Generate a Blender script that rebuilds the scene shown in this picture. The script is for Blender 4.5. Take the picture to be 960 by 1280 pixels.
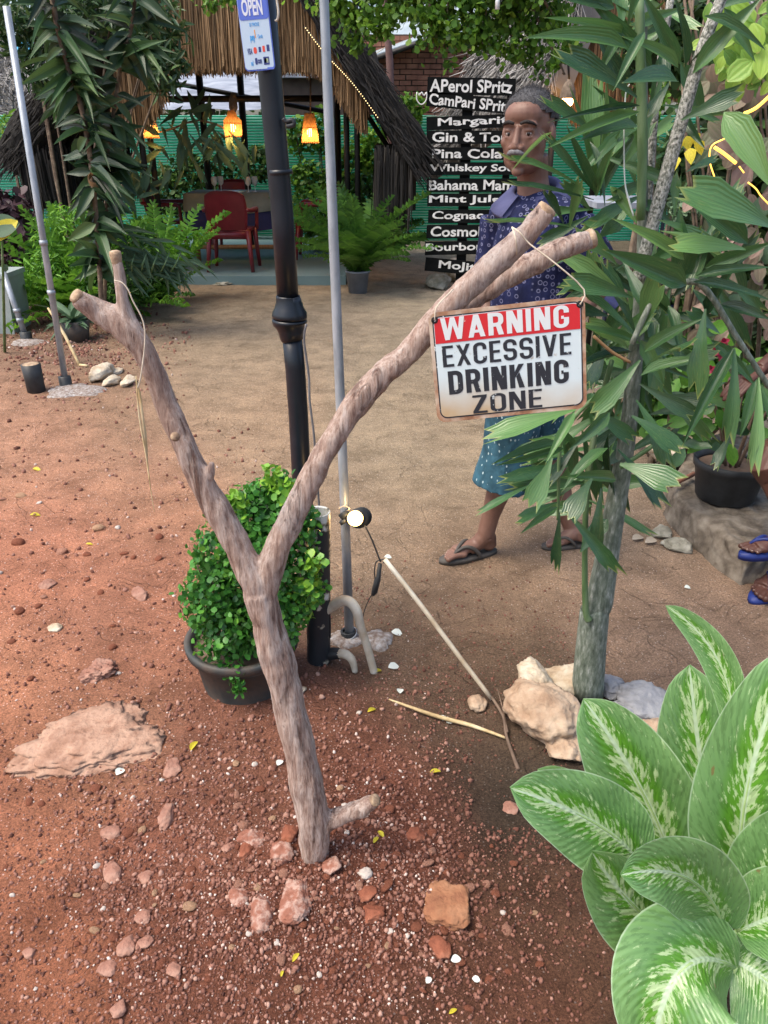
import bpy, bmesh, math, random
import numpy as np
from mathutils import Vector, Matrix, noise, Quaternion
R = math.radians
random.seed(7); rng = np.random.default_rng(7)
for o in list(bpy.data.objects): bpy.data.objects.remove(o)
scene = bpy.context.scene
C = scene.collection

# ---------------------------------------------------------------- camera
CAMZ, PITCH, FOC = 1.55, R(26.0), 962.0
cd = bpy.data.cameras.new('camera'); cam = bpy.data.objects.new('camera', cd); C.objects.link(cam)
cam.location = (0, 0, CAMZ); cam.rotation_euler = (math.pi/2 - PITCH, 0, 0)
cd.sensor_fit = 'VERTICAL'; cd.sensor_height = 36.0; cd.lens = 36.0*FOC/1280.0
cd.clip_start = 0.05; cd.clip_end = 500
scene.camera = cam
# ---------------------------------------------------------------- world and sun: open shade late in the day
SUN_EL, SUN_AZ = R(60), R(-115)
w = bpy.data.worlds.new('World'); scene.world = w; w.use_nodes = True
nt = w.node_tree; bgn = nt.nodes['Background']
sky = nt.nodes.new('ShaderNodeTexSky'); sky.sky_type = 'NISHITA'; sky.sun_disc = False
sky.sun_elevation = SUN_EL; sky.sun_rotation = math.pi - SUN_AZ + math.pi
sky.air_density = 1.0; sky.dust_density = 4.0; sky.ozone_density = 1.0
nt.links.new(sky.outputs[0], bgn.inputs[0]); bgn.inputs[1].default_value = 0.15
sl = bpy.data.lights.new('sun', 'SUN'); so = bpy.data.objects.new('sun', sl); C.objects.link(so)
sl.energy = 1.5; sl.angle = R(34); sl.color = (1.0, .90, .74)
dv = Vector((math.sin(SUN_AZ)*math.cos(SUN_EL), math.cos(SUN_AZ)*math.cos(SUN_EL), math.sin(SUN_EL)))
so.rotation_euler = dv.to_track_quat('Z', 'Y').to_euler(); so.location = (0, 0, 8)
sky.sun_rotation = SUN_AZ
vs = scene.view_settings; vs.view_transform = 'Standard'; vs.look = 'None'; vs.exposure = 1.05; vs.gamma = 1.0
scene.render.resolution_x = 768; scene.render.resolution_y = 1024
scene.render.engine = 'CYCLES'

# ---------------------------------------------------------------- helpers
cp, sp = math.cos(PITCH), math.sin(PITCH)
FW = Vector((0, cp, -sp)); UPV = Vector((0, sp, cp)); CAM = Vector((0, 0, CAMZ))
def ray(px, py):
    return Vector((1, 0, 0))*((px-480)/FOC) + UPV*((640-py)/FOC) + FW
def P(px, py, d):
    r = ray(px, py); return CAM + r*(d/r.y)
def mpp(p):            # metres per photo pixel at a point
    return (Vector(p)-CAM).dot(FW)/FOC
def H(x, y):
    h = .075*math.exp(-((x+.12)/.5)**2-((y-1.22)/.36)**2)
    h -= .05*math.exp(-((x-.27)/.17)**2-((y-1.55)/.28)**2)
    h += .03*math.exp(-((x+.45)/.5)**2-((y-1.9)/.4)**2)
    return h
def G(px, py, dz=0.0):
    r = ray(px, py); z = 0.0
    for _ in range(12):
        t = (z+dz-CAMZ)/r.z; q = CAM+r*t; z = H(q.x, q.y)
    return q
def fbm(p, o=4, s=1.0):
    return noise.fractal(Vector(p)*s, 1.0, 2.0, o)

def wl(o):
    v = Vector((0, 0, 0))
    while o is not None: v += o.location; o = o.parent
    return v
def thing(name, label, cat, loc=(0, 0, 0), group=None):
    o = bpy.data.objects.new(name, None); C.objects.link(o); o.location = loc
    o.empty_display_size = .05
    return tag(o, label, cat, group)
def tag(o, label=None, cat=None, group=None, kind=None):
    if label: o['label'] = label
    if cat: o['category'] = cat
    if group: o['group'] = group
    if kind: o['kind'] = kind
    return o

class MB:
    def __init__(s): s.v = []; s.f = []; s.t = []; s.uv = []; s.cur = .5
    def add(s, vs_, fs, t=None, uv=None):
        b = len(s.v); s.v += [tuple(v) for v in vs_]
        s.f += [tuple(i+b for i in f) for f in fs]
        s.t += [s.cur if t is None else t]*len(vs_)
        s.uv += uv if uv else [(0, 0)]*len(vs_)
        return b
    def box(s, c, d, rot=None, t=None):
        c = Vector(c); h = Vector(d)/2
        vs_ = [Vector((sx*h.x, sy*h.y, sz*h.z)) for sx in (-1, 1) for sy in (-1, 1) for sz in (-1, 1)]
        if rot is not None: vs_ = [rot @ v for v in vs_]
        s.add([v+c for v in vs_], [(0, 1, 3, 2), (4, 6, 7, 5), (0, 4, 5, 1), (2, 3, 7, 6), (0, 2, 6, 4), (1, 5, 7, 3)], t)
    def tube(s, pts, rad, n=10, caps=True, t=None, smooth=0, jit=0, sq=1.0):
        pts = [Vector(p) for p in pts]
        if not hasattr(rad, '__len__'): rad = [rad]*len(pts)
        if smooth: pts, rad = catmull(pts, rad, smooth)
        vs_ = []; ref = None
        for i, p in enumerate(pts):
            d = (pts[min(i+1, len(pts)-1)]-pts[max(i-1, 0)]).normalized()
            if ref is None:
                ref = Vector((0, 1, 0)) if abs(d.y) < .8 else Vector((1, 0, 0))
            a = (ref-d*ref.dot(d)).normalized(); b = d.cross(a); ref = a
            for k in range(n):
                an = 2*math.pi*k/n; r = rad[i]
                if jit: r *= 1+jit*noise.noise(Vector((math.cos(an)*1.3, math.sin(an)*1.3, i*.45))+pts[0]*7)
                vs_.append(p+a*math.cos(an)*r+b*math.sin(an)*r*sq)
        m = len(pts); fs = [(i*n+k, i*n+(k+1) % n, (i+1)*n+(k+1) % n, (i+1)*n+k) for i in range(m-1) for k in range(n)]
        if caps: fs += [tuple(reversed(range(n))), tuple((m-1)*n+k for k in range(n))]
        s.add(vs_, fs, t)
    def lathe(s, c, prof, n=24, axis=(0, 0, 1), t=None, caps=False):
        c = Vector(c); q = Vector((0, 0, 1)).rotation_difference(Vector(axis).normalized())
        vs_ = [c+q @ Vector((r*math.cos(2*math.pi*k/n), r*math.sin(2*math.pi*k/n), z)) for r, z in prof for k in range(n)]
        m = len(prof); fs = [(i*n+k, i*n+(k+1) % n, (i+1)*n+(k+1) % n, (i+1)*n+k) for i in range(m-1) for k in range(n)]
        if caps: fs += [tuple(reversed(range(n))), tuple((m-1)*n+k for k in range(n))]
        s.add(vs_, fs, t)
    def ell(s, c, r, rot=None, n=14, t=None):
        c = Vector(c); vs_ = []; fs = []
        m = n//2+1
        for i in range(m+1):
            th = math.pi*i/m
            for k in range(n):
                v = Vector((r[0]*math.sin(th)*math.cos(2*math.pi*k/n), r[1]*math.sin(th)*math.sin(2*math.pi*k/n), r[2]*math.cos(th)))
                vs_.append(c+(rot @ v if rot is not None else v))
        fs = [(i*n+k, (i+1)*n+k, (i+1)*n+(k+1) % n, i*n+(k+1) % n) for i in range(m) for k in range(n)]
        s.add(vs_, fs, t)
    def build(s, name, mat, parent=None, smooth=True, loc=None):
        return mkobj(name, s.v, s.f, mat, parent, s.t, s.uv, smooth, loc)

def mkobj(name, v, f, mat, parent=None, t=None, uv=None, smooth=True, loc=None):
    me = bpy.data.meshes.new(name)
    off = wl(parent) if parent is not None else Vector(loc if loc is not None else (0, 0, 0))
    va = np.array(v, dtype=np.float64)-np.array(off)
    me.from_pydata(va.tolist(), [], f)
    fin_mesh(me, mat, t, uv, smooth)
    o = bpy.data.objects.new(name, me); C.objects.link(o)
    if parent is not None: o.parent = parent
    else: o.location = off
    return o
def fin_mesh(me, mat, t=None, uv=None, smooth=True):
    if t is not None and len(t):
        a = me.attributes.new('tint', 'FLOAT', 'POINT'); a.data.foreach_set('value', np.array(t, dtype=np.float32))
    if uv is not None and len(uv) and any(u != (0, 0) for u in uv[:40]):
        l = me.uv_layers.new(name='UVMap'); idx = np.zeros(len(me.loops), dtype=np.int32); me.loops.foreach_get('vertex_index', idx)
        l.data.foreach_set('uv', np.array(uv, dtype=np.float32)[idx].ravel())
    if smooth: me.polygons.foreach_set('use_smooth', [True]*len(me.polygons))
    if mat is not None: me.materials.append(mat)
    me.update()

def catmull(pts, rad, k):
    P_ = []; R_ = []
    for i in range(len(pts)-1):
        p0 = pts[max(i-1, 0)]; p1 = pts[i]; p2 = pts[i+1]; p3 = pts[min(i+2, len(pts)-1)]
        for j in range(k):
            u = j/k
            P_.append(.5*((2*p1)+(p2-p0)*u+(2*p0-5*p1+4*p2-p3)*u*u+(3*p1-p0-3*p2+p3)*u**3))
            R_.append(rad[i]*(1-u)+rad[i+1]*u)
    P_.append(pts[-1]); R_.append(rad[-1]); return P_, R_

def many(name, bv, bf, M, T, tint, mat, parent=None, smooth=False, loc=None):
    """N transformed copies of one small base mesh joined into one object (numpy). bf: all the same arity."""
    bv = np.array(bv, float); bf = np.array(bf, int); N = len(T); nv = len(bv); nf, k = bf.shape
    off = np.array(wl(parent) if parent is not None else (loc if loc is not None else (0, 0, 0)), float)
    V = np.einsum('nij,vj->nvi', np.array(M, float), bv)+np.array(T, float)[:, None, :]-off
    F = bf[None]+(np.arange(N)*nv)[:, None, None]
    me = bpy.data.meshes.new(name)
    me.vertices.add(N*nv); me.vertices.foreach_set('co', V.reshape(-1).astype(np.float32))
    me.loops.add(N*nf*k); me.loops.foreach_set('vertex_index', F.reshape(-1).astype(np.int32))
    me.polygons.add(N*nf); me.polygons.foreach_set('loop_start', (np.arange(N*nf)*k).astype(np.int32))
    me.update(calc_edges=True)
    fin_mesh(me, mat, np.repeat(np.array(tint, float), nv), None, smooth)
    o = bpy.data.objects.new(name, me); C.objects.link(o)
    if parent is not None: o.parent = parent
    else: o.location = off
    return o

def rotm(rx, ry, rz):
    cx, sx, cy, sy, cz, sz = np.cos(rx), np.sin(rx), np.cos(ry), np.sin(ry), np.cos(rz), np.sin(rz)
    z = np.zeros_like(cx); o = np.ones_like(cx)
    X = np.stack([o, z, z, z, cx, -sx, z, sx, cx], -1).reshape(-1, 3, 3)
    Y = np.stack([cy, z, sy, z, o, z, -sy, z, cy], -1).reshape(-1, 3, 3)
    Z = np.stack([cz, -sz, z, sz, cz, z, z, z, o], -1).reshape(-1, 3, 3)
    return Z @ Y @ X

def remesh(mb, name, mat, parent=None, voxel=.005, iters=4, loc=None, disp=None):
    me = bpy.data.meshes.new('tmp'); me.from_pydata(mb.v, [], mb.f); me.update()
    o = bpy.data.objects.new('tmp', me); C.objects.link(o)
    m = o.modifiers.new('r', 'REMESH'); m.mode = 'VOXEL'; m.voxel_size = voxel; m.use_smooth_shade = True
    if iters:
        s_ = o.modifiers.new('s', 'SMOOTH'); s_.factor = .5; s_.iterations = iters
    dg = bpy.context.evaluated_depsgraph_get()
    m2 = bpy.data.meshes.new_from_object(o.evaluated_get(dg)); m2.name = name
    bpy.data.objects.remove(o)
    off = wl(parent) if parent is not None else Vector(loc if loc is not None else (0, 0, 0))
    n = len(m2.vertices); co = np.zeros(n*3, dtype=np.float32); m2.vertices.foreach_get('co', co)
    if disp:
        no = np.zeros(n*3, dtype=np.float32); m2.vertex_normals.foreach_get('vector', no)
        co = co.reshape(-1, 3); no = no.reshape(-1, 3)
        for i in range(n):
            co[i] += no[i]*disp(Vector(co[i]))
        co = co.reshape(-1)
    co = (co.reshape(-1, 3)-np.array(off)).astype(np.float32).reshape(-1)
    m2.vertices.foreach_set('co', co); m2.update()
    m2.materials.clear(); m2.materials.append(mat)
    m2.polygons.foreach_set('use_smooth', [True]*len(m2.polygons))
    ob = bpy.data.objects.new(name, m2); C.objects.link(ob)
    if parent is not None: ob.parent = parent
    else: ob.location = off
    return ob

# ---------------------------------------------------------------- materials
def lin(c):
    return tuple((x/255/12.92 if x/255 <= .04045 else ((x/255+.055)/1.055)**2.4) for x in c)
def nmat(name):
    m = bpy.data.materials.new(name); m.use_nodes = True; n = m.node_tree
    return m, n, n.nodes['Principled BSDF']
def nn(n, typ, **kw):
    x = n.nodes.new('ShaderNode'+typ)
    for k, v in kw.items(): setattr(x, k, v)
    return x
def ramp(n, cols, pos=None, interp='LINEAR'):
    r = nn(n, 'ValToRGB'); e = r.color_ramp; e.interpolation = interp
    while len(e.elements) < len(cols): e.elements.new(.5)
    for i, c in enumerate(cols):
        e.elements[i].position = pos[i] if pos else i/(len(cols)-1)
        e.elements[i].color = (*c[:3], 1)
    return r
def mk(name, cols, scale=8, rough=.6, bump=.2, bscale=40, tint=0.0, spec=.4, metal=0, stretch=(1, 1, 1), trans=0, detail=6, rvar=.1, bdist=.004, contrast=True, geo=False):
    """colour = ramp over (noise mixed with the tint attribute); bump from finer noise."""
    m, n, b = nmat(name); L = n.links.new
    tc = nn(n, 'TexCoord'); mp = nn(n, 'Mapping'); mp.inputs['Scale'].default_value = stretch
    if geo: L(nn(n, 'NewGeometry').outputs['Position'], mp.inputs[0])
    else: L(tc.outputs['Object'], mp.inputs[0])
    no = nn(n, 'TexNoise'); no.inputs['Scale'].default_value = scale; no.inputs['Detail'].default_value = detail; no.inputs['Roughness'].default_value = .6
    L(mp.outputs[0], no.inputs[0])
    fac = no.outputs[0]
    if contrast:
        mr = nn(n, 'MapRange'); mr.inputs[1].default_value = .28; mr.inputs[2].default_value = .72; L(fac, mr.inputs[0]); fac = mr.outputs[0]
    if tint:
        at = nn(n, 'Attribute', attribute_name='tint'); mx = nn(n, 'Mix'); mx.inputs[0].default_value = tint
        L(fac, mx.inputs[2]); L(at.outputs['Fac'], mx.inputs[3]); fac = mx.outputs[0]
    r = ramp(n, cols); L(fac, r.inputs[0]); L(r.outputs[0], b.inputs['Base Color'])
    b.inputs['Roughness'].default_value = rough; b.inputs['Metallic'].default_value = metal
    b.inputs['Specular IOR Level'].default_value = spec
    if rvar:
        rr = nn(n, 'MapRange'); rr.inputs[3].default_value = rough-rvar; rr.inputs[4].default_value = min(1, rough+rvar)
        L(no.outputs[0], rr.inputs[0]); L(rr.outputs[0], b.inputs['Roughness'])
    if bump:
        n2 = nn(n, 'TexNoise'); n2.inputs['Scale'].default_value = bscale; n2.inputs['Detail'].default_value = 8; L(mp.outputs[0], n2.inputs[0])
        bp = nn(n, 'Bump'); bp.inputs['Strength'].default_value = bump; bp.inputs['Distance'].default_value = bdist
        L(n2.outputs[0], bp.inputs['Height']); L(bp.outputs[0], b.inputs['Normal'])
    if trans:
        tr = nn(n, 'BsdfTranslucent'); ms = nn(n, 'MixShader'); ms.inputs[0].default_value = trans
        hs = nn(n, 'HueSaturation'); hs.inputs['Value'].default_value = 1.6; hs.inputs['Hue'].default_value = .485; L(r.outputs[0], hs.inputs['Color'])
        L(hs.outputs[0], tr.inputs[0]); L(b.outputs[0], ms.inputs[1]); L(tr.outputs[0], ms.inputs[2])
        L(ms.outputs[0], n.nodes['Material Output'].inputs[0])
    m['ramp'] = 1
    return m
def emit(name, col, s):
    m, n, b = nmat(name); b.inputs['Base Color'].default_value = (*col, 1)
    b.inputs['Emission Color'].default_value = (*col, 1); b.inputs['Emission Strength'].default_value = s
    return m

def leafmat(name, cols, blotch, rough=.4, trans=.2, ribs=38, spec=.5):
    """ribbed strap leaf: colour by per-leaf tint and per-object random, long veins across u, yellowing blotches"""
    m, n, b = nmat(name); L = n.links.new
    uv = nn(n, 'UVMap'); sx = nn(n, 'SeparateXYZ'); L(uv.outputs[0], sx.inputs[0]); oi = nn(n, 'ObjectInfo')
    cb = nn(n, 'CombineXYZ'); a = nn(n, 'Math', operation='MULTIPLY'); a.inputs[1].default_value = ribs; L(sx.outputs[0], a.inputs[0]); L(a.outputs[0], cb.inputs[0])
    a2 = nn(n, 'Math', operation='MULTIPLY'); a2.inputs[1].default_value = 1.5; L(sx.outputs[1], a2.inputs[0]); L(a2.outputs[0], cb.inputs[1])
    a3 = nn(n, 'Math', operation='MULTIPLY'); a3.inputs[1].default_value = 50; L(oi.outputs['Random'], a3.inputs[0]); L(a3.outputs[0], cb.inputs[2])
    st = nn(n, 'TexNoise'); st.inputs['Scale'].default_value = 1; st.inputs['Detail'].default_value = 4; L(cb.outputs[0], st.inputs[0])
    at = nn(n, 'Attribute', attribute_name='tint'); m1 = nn(n, 'Math', operation='MULTIPLY_ADD'); m1.inputs[1].default_value = .42; L(st.outputs[0], m1.inputs[0])
    m0 = nn(n, 'Math', operation='MULTIPLY_ADD'); m0.inputs[1].default_value = .45; L(oi.outputs['Random'], m0.inputs[0]); ms0 = nn(n, 'Math', operation='MULTIPLY_ADD'); ms0.inputs[1].default_value = .75; ms0.inputs[2].default_value = -.28; L(at.outputs['Fac'], ms0.inputs[0]); L(ms0.outputs[0], m0.inputs[2])
    L(m0.outputs[0], m1.inputs[2]); r = ramp(n, cols); L(m1.outputs[0], r.inputs[0])
    tc = nn(n, 'TexCoord'); mp = nn(n, 'Mapping'); mp.inputs['Scale'].default_value = (1, 3, 1); L(tc.outputs['Object'], mp.inputs[0]); L(cb.outputs[0], mp.inputs[1])
    bl = nn(n, 'TexNoise'); bl.inputs['Scale'].default_value = 2.2; bl.inputs['Detail'].default_value = 6; L(mp.outputs[0], bl.inputs[0])
    rb = ramp(n, [(0, 0, 0), (1, 1, 1)], [.60, .74]); L(bl.outputs[0], rb.inputs[0])
    # dry tip
    tp = ramp(n, [(0, 0, 0), (1, 1, 1)], [.955, .99]); L(sx.outputs[1], tp.inputs[0]); mxm = nn(n, 'Math', operation='MAXIMUM'); L(rb.outputs[0], mxm.inputs[0]); L(tp.outputs[0], mxm.inputs[1])
    mx = nn(n, 'Mix', data_type='RGBA'); L(mxm.outputs[0], mx.inputs[0]); L(r.outputs[0], mx.inputs[6]); mx.inputs[7].default_value = (*blotch, 1)
    L(mx.outputs[2], b.inputs['Base Color']); b.inputs['Roughness'].default_value = rough; b.inputs['Specular IOR Level'].default_value = spec
    wv = nn(n, 'Math', operation='SINE'); a4 = nn(n, 'Math', operation='MULTIPLY'); a4.inputs[1].default_value = ribs*1.4; L(sx.outputs[0], a4.inputs[0]); L(a4.outputs[0], wv.inputs[0])
    bp = nn(n, 'Bump'); bp.inputs['Strength'].default_value = .16; bp.inputs['Distance'].default_value = .008; L(wv.outputs[0], bp.inputs['Height']); L(bp.outputs[0], b.inputs['Normal'])
    tr = nn(n, 'BsdfTranslucent'); ms = nn(n, 'MixShader'); ms.inputs[0].default_value = trans
    hs = nn(n, 'HueSaturation'); hs.inputs['Value'].default_value = 1.7; hs.inputs['Hue'].default_value = .485; L(mx.outputs[2], hs.inputs['Color'])
    L(hs.outputs[0], tr.inputs[0]); L(b.outputs[0], ms.inputs[1]); L(tr.outputs[0], ms.inputs[2]); L(ms.outputs[0], n.nodes['Material Output'].inputs[0])
    return m
M = {}
M['palm'] = leafmat('palm_leaf', [(.010, .034, .015), (.024, .075, .028), (.05, .13, .042), (.10, .22, .065), (.24, .38, .12)], (.20, .25, .07), .30, .2, spec=.65)
M['palm_dark'] = leafmat('palm_leaf_dark', [(.008, .024, .012), (.018, .05, .022), (.035, .09, .03), (.075, .14, .04), (.17, .17, .04)], (.10, .11, .03), .45, .15)
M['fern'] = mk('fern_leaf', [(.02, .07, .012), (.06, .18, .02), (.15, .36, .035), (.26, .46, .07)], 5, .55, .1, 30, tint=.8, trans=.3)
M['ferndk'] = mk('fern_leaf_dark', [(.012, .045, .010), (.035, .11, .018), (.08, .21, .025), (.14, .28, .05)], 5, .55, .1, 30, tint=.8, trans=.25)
M['coleus'] = mk('dark_red_leaf', [(.012, .006, .010), (.035, .014, .022), (.07, .03, .035)], 6, .55, .1, tint=.8)
M['shrub'] = mk('shrub_leaf', [(.018, .075, .016), (.04, .16, .026), (.08, .27, .035), (.30, .50, .05)], 30, .40, .1, 60, tint=.85, spec=.45, trans=.25)
M['canopy'] = mk('canopy_leaf', [(.02, .05, .010), (.05, .13, .018), (.12, .27, .03), (.26, .40, .06)], 6, .5, 0, tint=.85, trans=.4)
M['far'] = mk('far_foliage', [(.006, .016, .006), (.02, .05, .012), (.05, .12, .02), (.13, .25, .05)], 2, .6, 0, tint=.8, trans=.25)
M['staghorn'] = mk('grey_green_leaf', [(.03, .07, .04), (.08, .15, .08), (.16, .25, .15)], 6, .6, .1, tint=.7, trans=.15)
M['croton'] = leafmat('yellow_green_leaf', [(.07, .17, .03), (.16, .32, .05), (.30, .48, .07), (.46, .62, .14)], (.40, .36, .12), .5, .3, 16)
M['dusty'] = leafmat('dusty_pink_leaf', [(.05, .08, .035), (.13, .14, .08), (.24, .16, .12), (.30, .20, .17), (.36, .30, .24)], (.16, .20, .08), .6, .2, 14)
M['yellow'] = mk('yellow_leaf', [(.45, .40, .03), (.75, .65, .06)], 8, .5, .1, trans=.3)
M['dryleaf'] = mk('dry_leaf', [(.28, .22, .15), (.5, .45, .38)], 20, .7, .2)
M['petal'] = mk('white_petal', [(.6, .68, .62), (.85, .88, .82)], 20, .6, .1, trans=.2)
M['stalk'] = mk('green_stalk', [(.04, .09, .03), (.10, .18, .07), (.2, .27, .15)], 10, .5, .2, 40, stretch=(3, 3, .5))
M['palmtrunk'] = mk('palm_trunk', [(.05, .062, .045), (.095, .12, .09), (.15, .18, .14), (.23, .26, .22), (.46, .48, .44)], 60, .75, .6, 90, stretch=(1.6, 1.6, .5), detail=12, bdist=.005)
M['scaly'] = mk('scaly_stem', [(.03, .035, .03), (.16, .17, .14), (.38, .38, .34), (.55, .54, .50)], 190, .85, 1.0, 190, stretch=(1, 1, .7), bdist=.004, detail=2)
M['brownstem'] = mk('brown_stem', [(.06, .045, .03), (.14, .10, .07), (.25, .20, .14)], 20, .75, .4, 60)
M['straw'] = mk('straw_fringe', [(.05, .028, .012), (.15, .085, .035), (.28, .17, .08), (.42, .28, .15)], 4, .8, .2, 40, tint=.85)
M['oldthatch'] = mk('old_dark_thatch', [(.006, .006, .007), (.016, .015, .014), (.038, .033, .028), (.12, .108, .095)], 6, .85, .3, 40, tint=.8)
M['greythatch'] = mk('grey_thatch', [(.05, .048, .045), (.17, .165, .155), (.34, .33, .32), (.58, .57, .56)], 5, .85, .3, 40, tint=.85)
M['blackpaint'] = mk('black_gloss_paint', [(.006, .009, .014), (.012, .017, .025)], 12, .36, .12, 8, spec=.4, rvar=.08, bdist=.002)
M['blackplastic'] = mk('black_plastic', [(.012, .014, .016), (.04, .045, .05)], 14, .5, .2, 50)
M['potblack'] = mk('dusty_black_pot', [(.02, .026, .028), (.045, .052, .052), (.085, .07, .058), (.05, .056, .058)], 9, .65, .3, 60)
M['galv'] = mk('galvanised_steel', [(.20, .23, .26), (.32, .36, .40), (.44, .48, .53)], 24, .42, .15, 50, metal=.3, stretch=(1, 1, .3))
M['greypvc'] = mk('grey_pvc', [(.14, .16, .20), (.22, .25, .30)], 10, .45, .1, 40)
M['pvc'] = mk('dirty_white_pvc', [(.36, .27, .17), (.55, .50, .40), (.70, .70, .64)], 9, .5, .2, 50)
M['bamboo'] = mk('split_bamboo', [(.30, .20, .09), (.55, .42, .22), (.68, .58, .38)], 16, .6, .3, 60)
M['twig'] = mk('dry_twig', [(.08, .05, .035), (.20, .14, .10)], 16, .8, .4, 60)
M['wood'] = mk('timber', [(.20, .11, .045), (.34, .20, .09)], 6, .6, .2, 40, stretch=(6, 6, .6))
M['darkwood'] = mk('dark_timber', [(.006, .006, .006), (.02, .018, .016)], 8, .6, .2, 40)
M['plum'] = mk('plum_bark', [(.10, .055, .05), (.22, .13, .12)], 8, .8, .4, 30)
M['red'] = mk('maroon_plastic', [(.12, .008, .014), (.20, .016, .024)], 5, .35, .05, 20, spec=.5)
M['cloth'] = mk('grey_tablecloth', [(.13, .16, .14), (.20, .24, .21)], 6, .8, .1)
M['navy'] = mk('navy_cloth', [(.01, .014, .06), (.02, .028, .11)], 6, .8, .1)
M['slab'] = mk('smooth_grey_floor', [(.12, .20, .22), (.19, .28, .30)], 1.5, .35, .05)
M['concrete'] = mk('old_concrete', [(.05, .04, .03), (.12, .098, .075), (.20, .17, .135), (.27, .24, .195)], 14, .9, .6, 30, bdist=.01)
M['cement'] = mk('cement_splash', [(.11, .07, .05), (.20, .155, .13), (.32, .295, .28), (.46, .45, .45)], 55, .95, .9, 120, bdist=.005)
M['brick'] = mk('red_brick', [(.13, .055, .035), (.24, .105, .068), (.36, .17, .11)], 3, .9, .4, 30, geo=True)
M['mortar'] = mk('mortar', [(.05, .035, .03), (.10, .075, .06)], 5, .95, .3, 30)
M['tarp'] = mk('grey_sheet', [(.13, .15, .19), (.24, .27, .33), (.38, .42, .48)], 2, .6, .1, 5, stretch=(1, 3, 1))
M['zinc'] = mk('zinc_roof', [(.22, .27, .30), (.34, .40, .44)], 3, .5, .1, 8)
M['net'] = mk('green_slat', [(.0, .20, .11), (.01, .33, .20), (.03, .42, .27)], 2.5, .5, 0, trans=.3)
M['netlight'] = mk('pale_net', [(.40, .66, .58), (.62, .80, .74)], 2.5, .6, 0, trans=.5)
M['glass'] = mk('pale_glass', [(.6, .65, .66), (.8, .83, .84)], 2, .08, 0, spec=.8)
M['string'] = mk('twine', [(.45, .38, .28), (.70, .62, .50)], 40, .8, 0)
M['cable'] = mk('grey_cable', [(.10, .10, .11), (.20, .20, .21)], 20, .5, 0)
M['skin'] = mk('dark_skin', [(.115, .055, .038), (.175, .092, .066), (.235, .135, .102)], 9, .5, .15, 120, bdist=.002, spec=.4)
M['skin2'] = mk('deep_brown_skin', [(.045, .017, .012), (.075, .03, .021), (.11, .048, .036)], 9, .48, .15, 120, bdist=.002)
M['nail'] = mk('toe_nail', [(.36, .26, .21), (.48, .38, .32)], 9, .4, 0)
M['hair'] = mk('greying_hair', [(.02, .02, .022), (.07, .07, .075), (.20, .20, .21)], 35, .8, .8, 220, bdist=.004, tint=.5)
M['brow'] = mk('dark_brow', [(.008, .006, .006), (.02, .016, .015)], 30, .8, .5, 200)
M['moustache'] = mk('grey_moustache', [(.07, .06, .065), (.17, .165, .175), (.30, .30, .32)], 160, .95, .5, 200, tint=.5, spec=.05)
M['lip'] = mk('lip', [(.09, .032, .028), (.13, .05, .042)], 20, .45, .1)
M['eyewhite'] = mk('eye_white', [(.22, .17, .15), (.28, .23, .21)], 5, .3, 0)
M['iris'] = mk('dark_iris', [(.008, .005, .004), (.012, .008, .006)], 5, .1, 0)
M['sandal'] = mk('grey_rubber', [(.05, .045, .04), (.09, .08, .07)], 20, .7, .2)
M['bluerubber'] = mk('blue_rubber', [(.008, .02, .12), (.015, .035, .20)], 20, .5, .1)
M['tansole'] = mk('tan_sole', [(.16, .09, .05), (.25, .15, .09)], 20, .7, .2)
M['dkcloth'] = mk('dark_cloth', [(.008, .012, .025), (.018, .024, .045)], 6, .8, .1)
M['white'] = mk('white_paint', [(.62, .62, .60), (.80, .80, .78)], 8, .5, 0)
M['chalk'] = mk('white_brush_paint', [(.55, .55, .52), (.85, .85, .82)], 20, .7, 0)
M['blackboard'] = mk('black_board', [(.003, .004, .004), (.009, .010, .010)], 9, .8, .2, 30, spec=.1)
M['cutwood'] = mk('cut_wood', [(.12, .075, .05), (.27, .18, .115), (.40, .29, .19), (.50, .39, .28)], 60, .85, .6, 120)
M['bin'] = mk('grey_bin', [(.22, .26, .26), (.36, .41, .40)], 4, .55, .1)
M['bluetarp'] = mk('blue_tarp', [(.02, .22, .42), (.05, .35, .60)], 3, .5, .1)
M['flower'] = mk('crimson_petal', [(.16, .005, .02), (.30, .012, .05)], 10, .5, 0, trans=.2)
M['bulb'] = emit('lit_bulb', (1, .50, .14), 14)
M['glow'] = emit('lit_shade', (1, .42, .10), 4)
M['led'] = emit('lit_led', (1, .70, .32), 1.7)
M['fairy'] = emit('fairy_light', (1, .72, .32), 1.2)
M['ropelight'] = emit('rope_light', (1, .52, .08), 1.3)
# ================================================================= GROUND
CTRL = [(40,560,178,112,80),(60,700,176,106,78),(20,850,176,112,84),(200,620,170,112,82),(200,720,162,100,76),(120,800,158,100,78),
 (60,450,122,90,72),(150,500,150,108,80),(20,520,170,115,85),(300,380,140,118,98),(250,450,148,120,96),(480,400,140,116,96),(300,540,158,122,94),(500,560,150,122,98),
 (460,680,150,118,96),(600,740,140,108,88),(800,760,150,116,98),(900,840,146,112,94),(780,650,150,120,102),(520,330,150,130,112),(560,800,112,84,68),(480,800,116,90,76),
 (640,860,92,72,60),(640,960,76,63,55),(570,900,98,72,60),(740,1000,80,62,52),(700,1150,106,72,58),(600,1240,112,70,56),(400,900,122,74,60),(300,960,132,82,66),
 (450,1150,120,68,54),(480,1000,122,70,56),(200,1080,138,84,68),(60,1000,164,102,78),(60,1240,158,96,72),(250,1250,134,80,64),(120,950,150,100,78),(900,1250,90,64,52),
 (0,300,90,70,56),(300,250,110,90,75),(800,300,100,85,70)]
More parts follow.
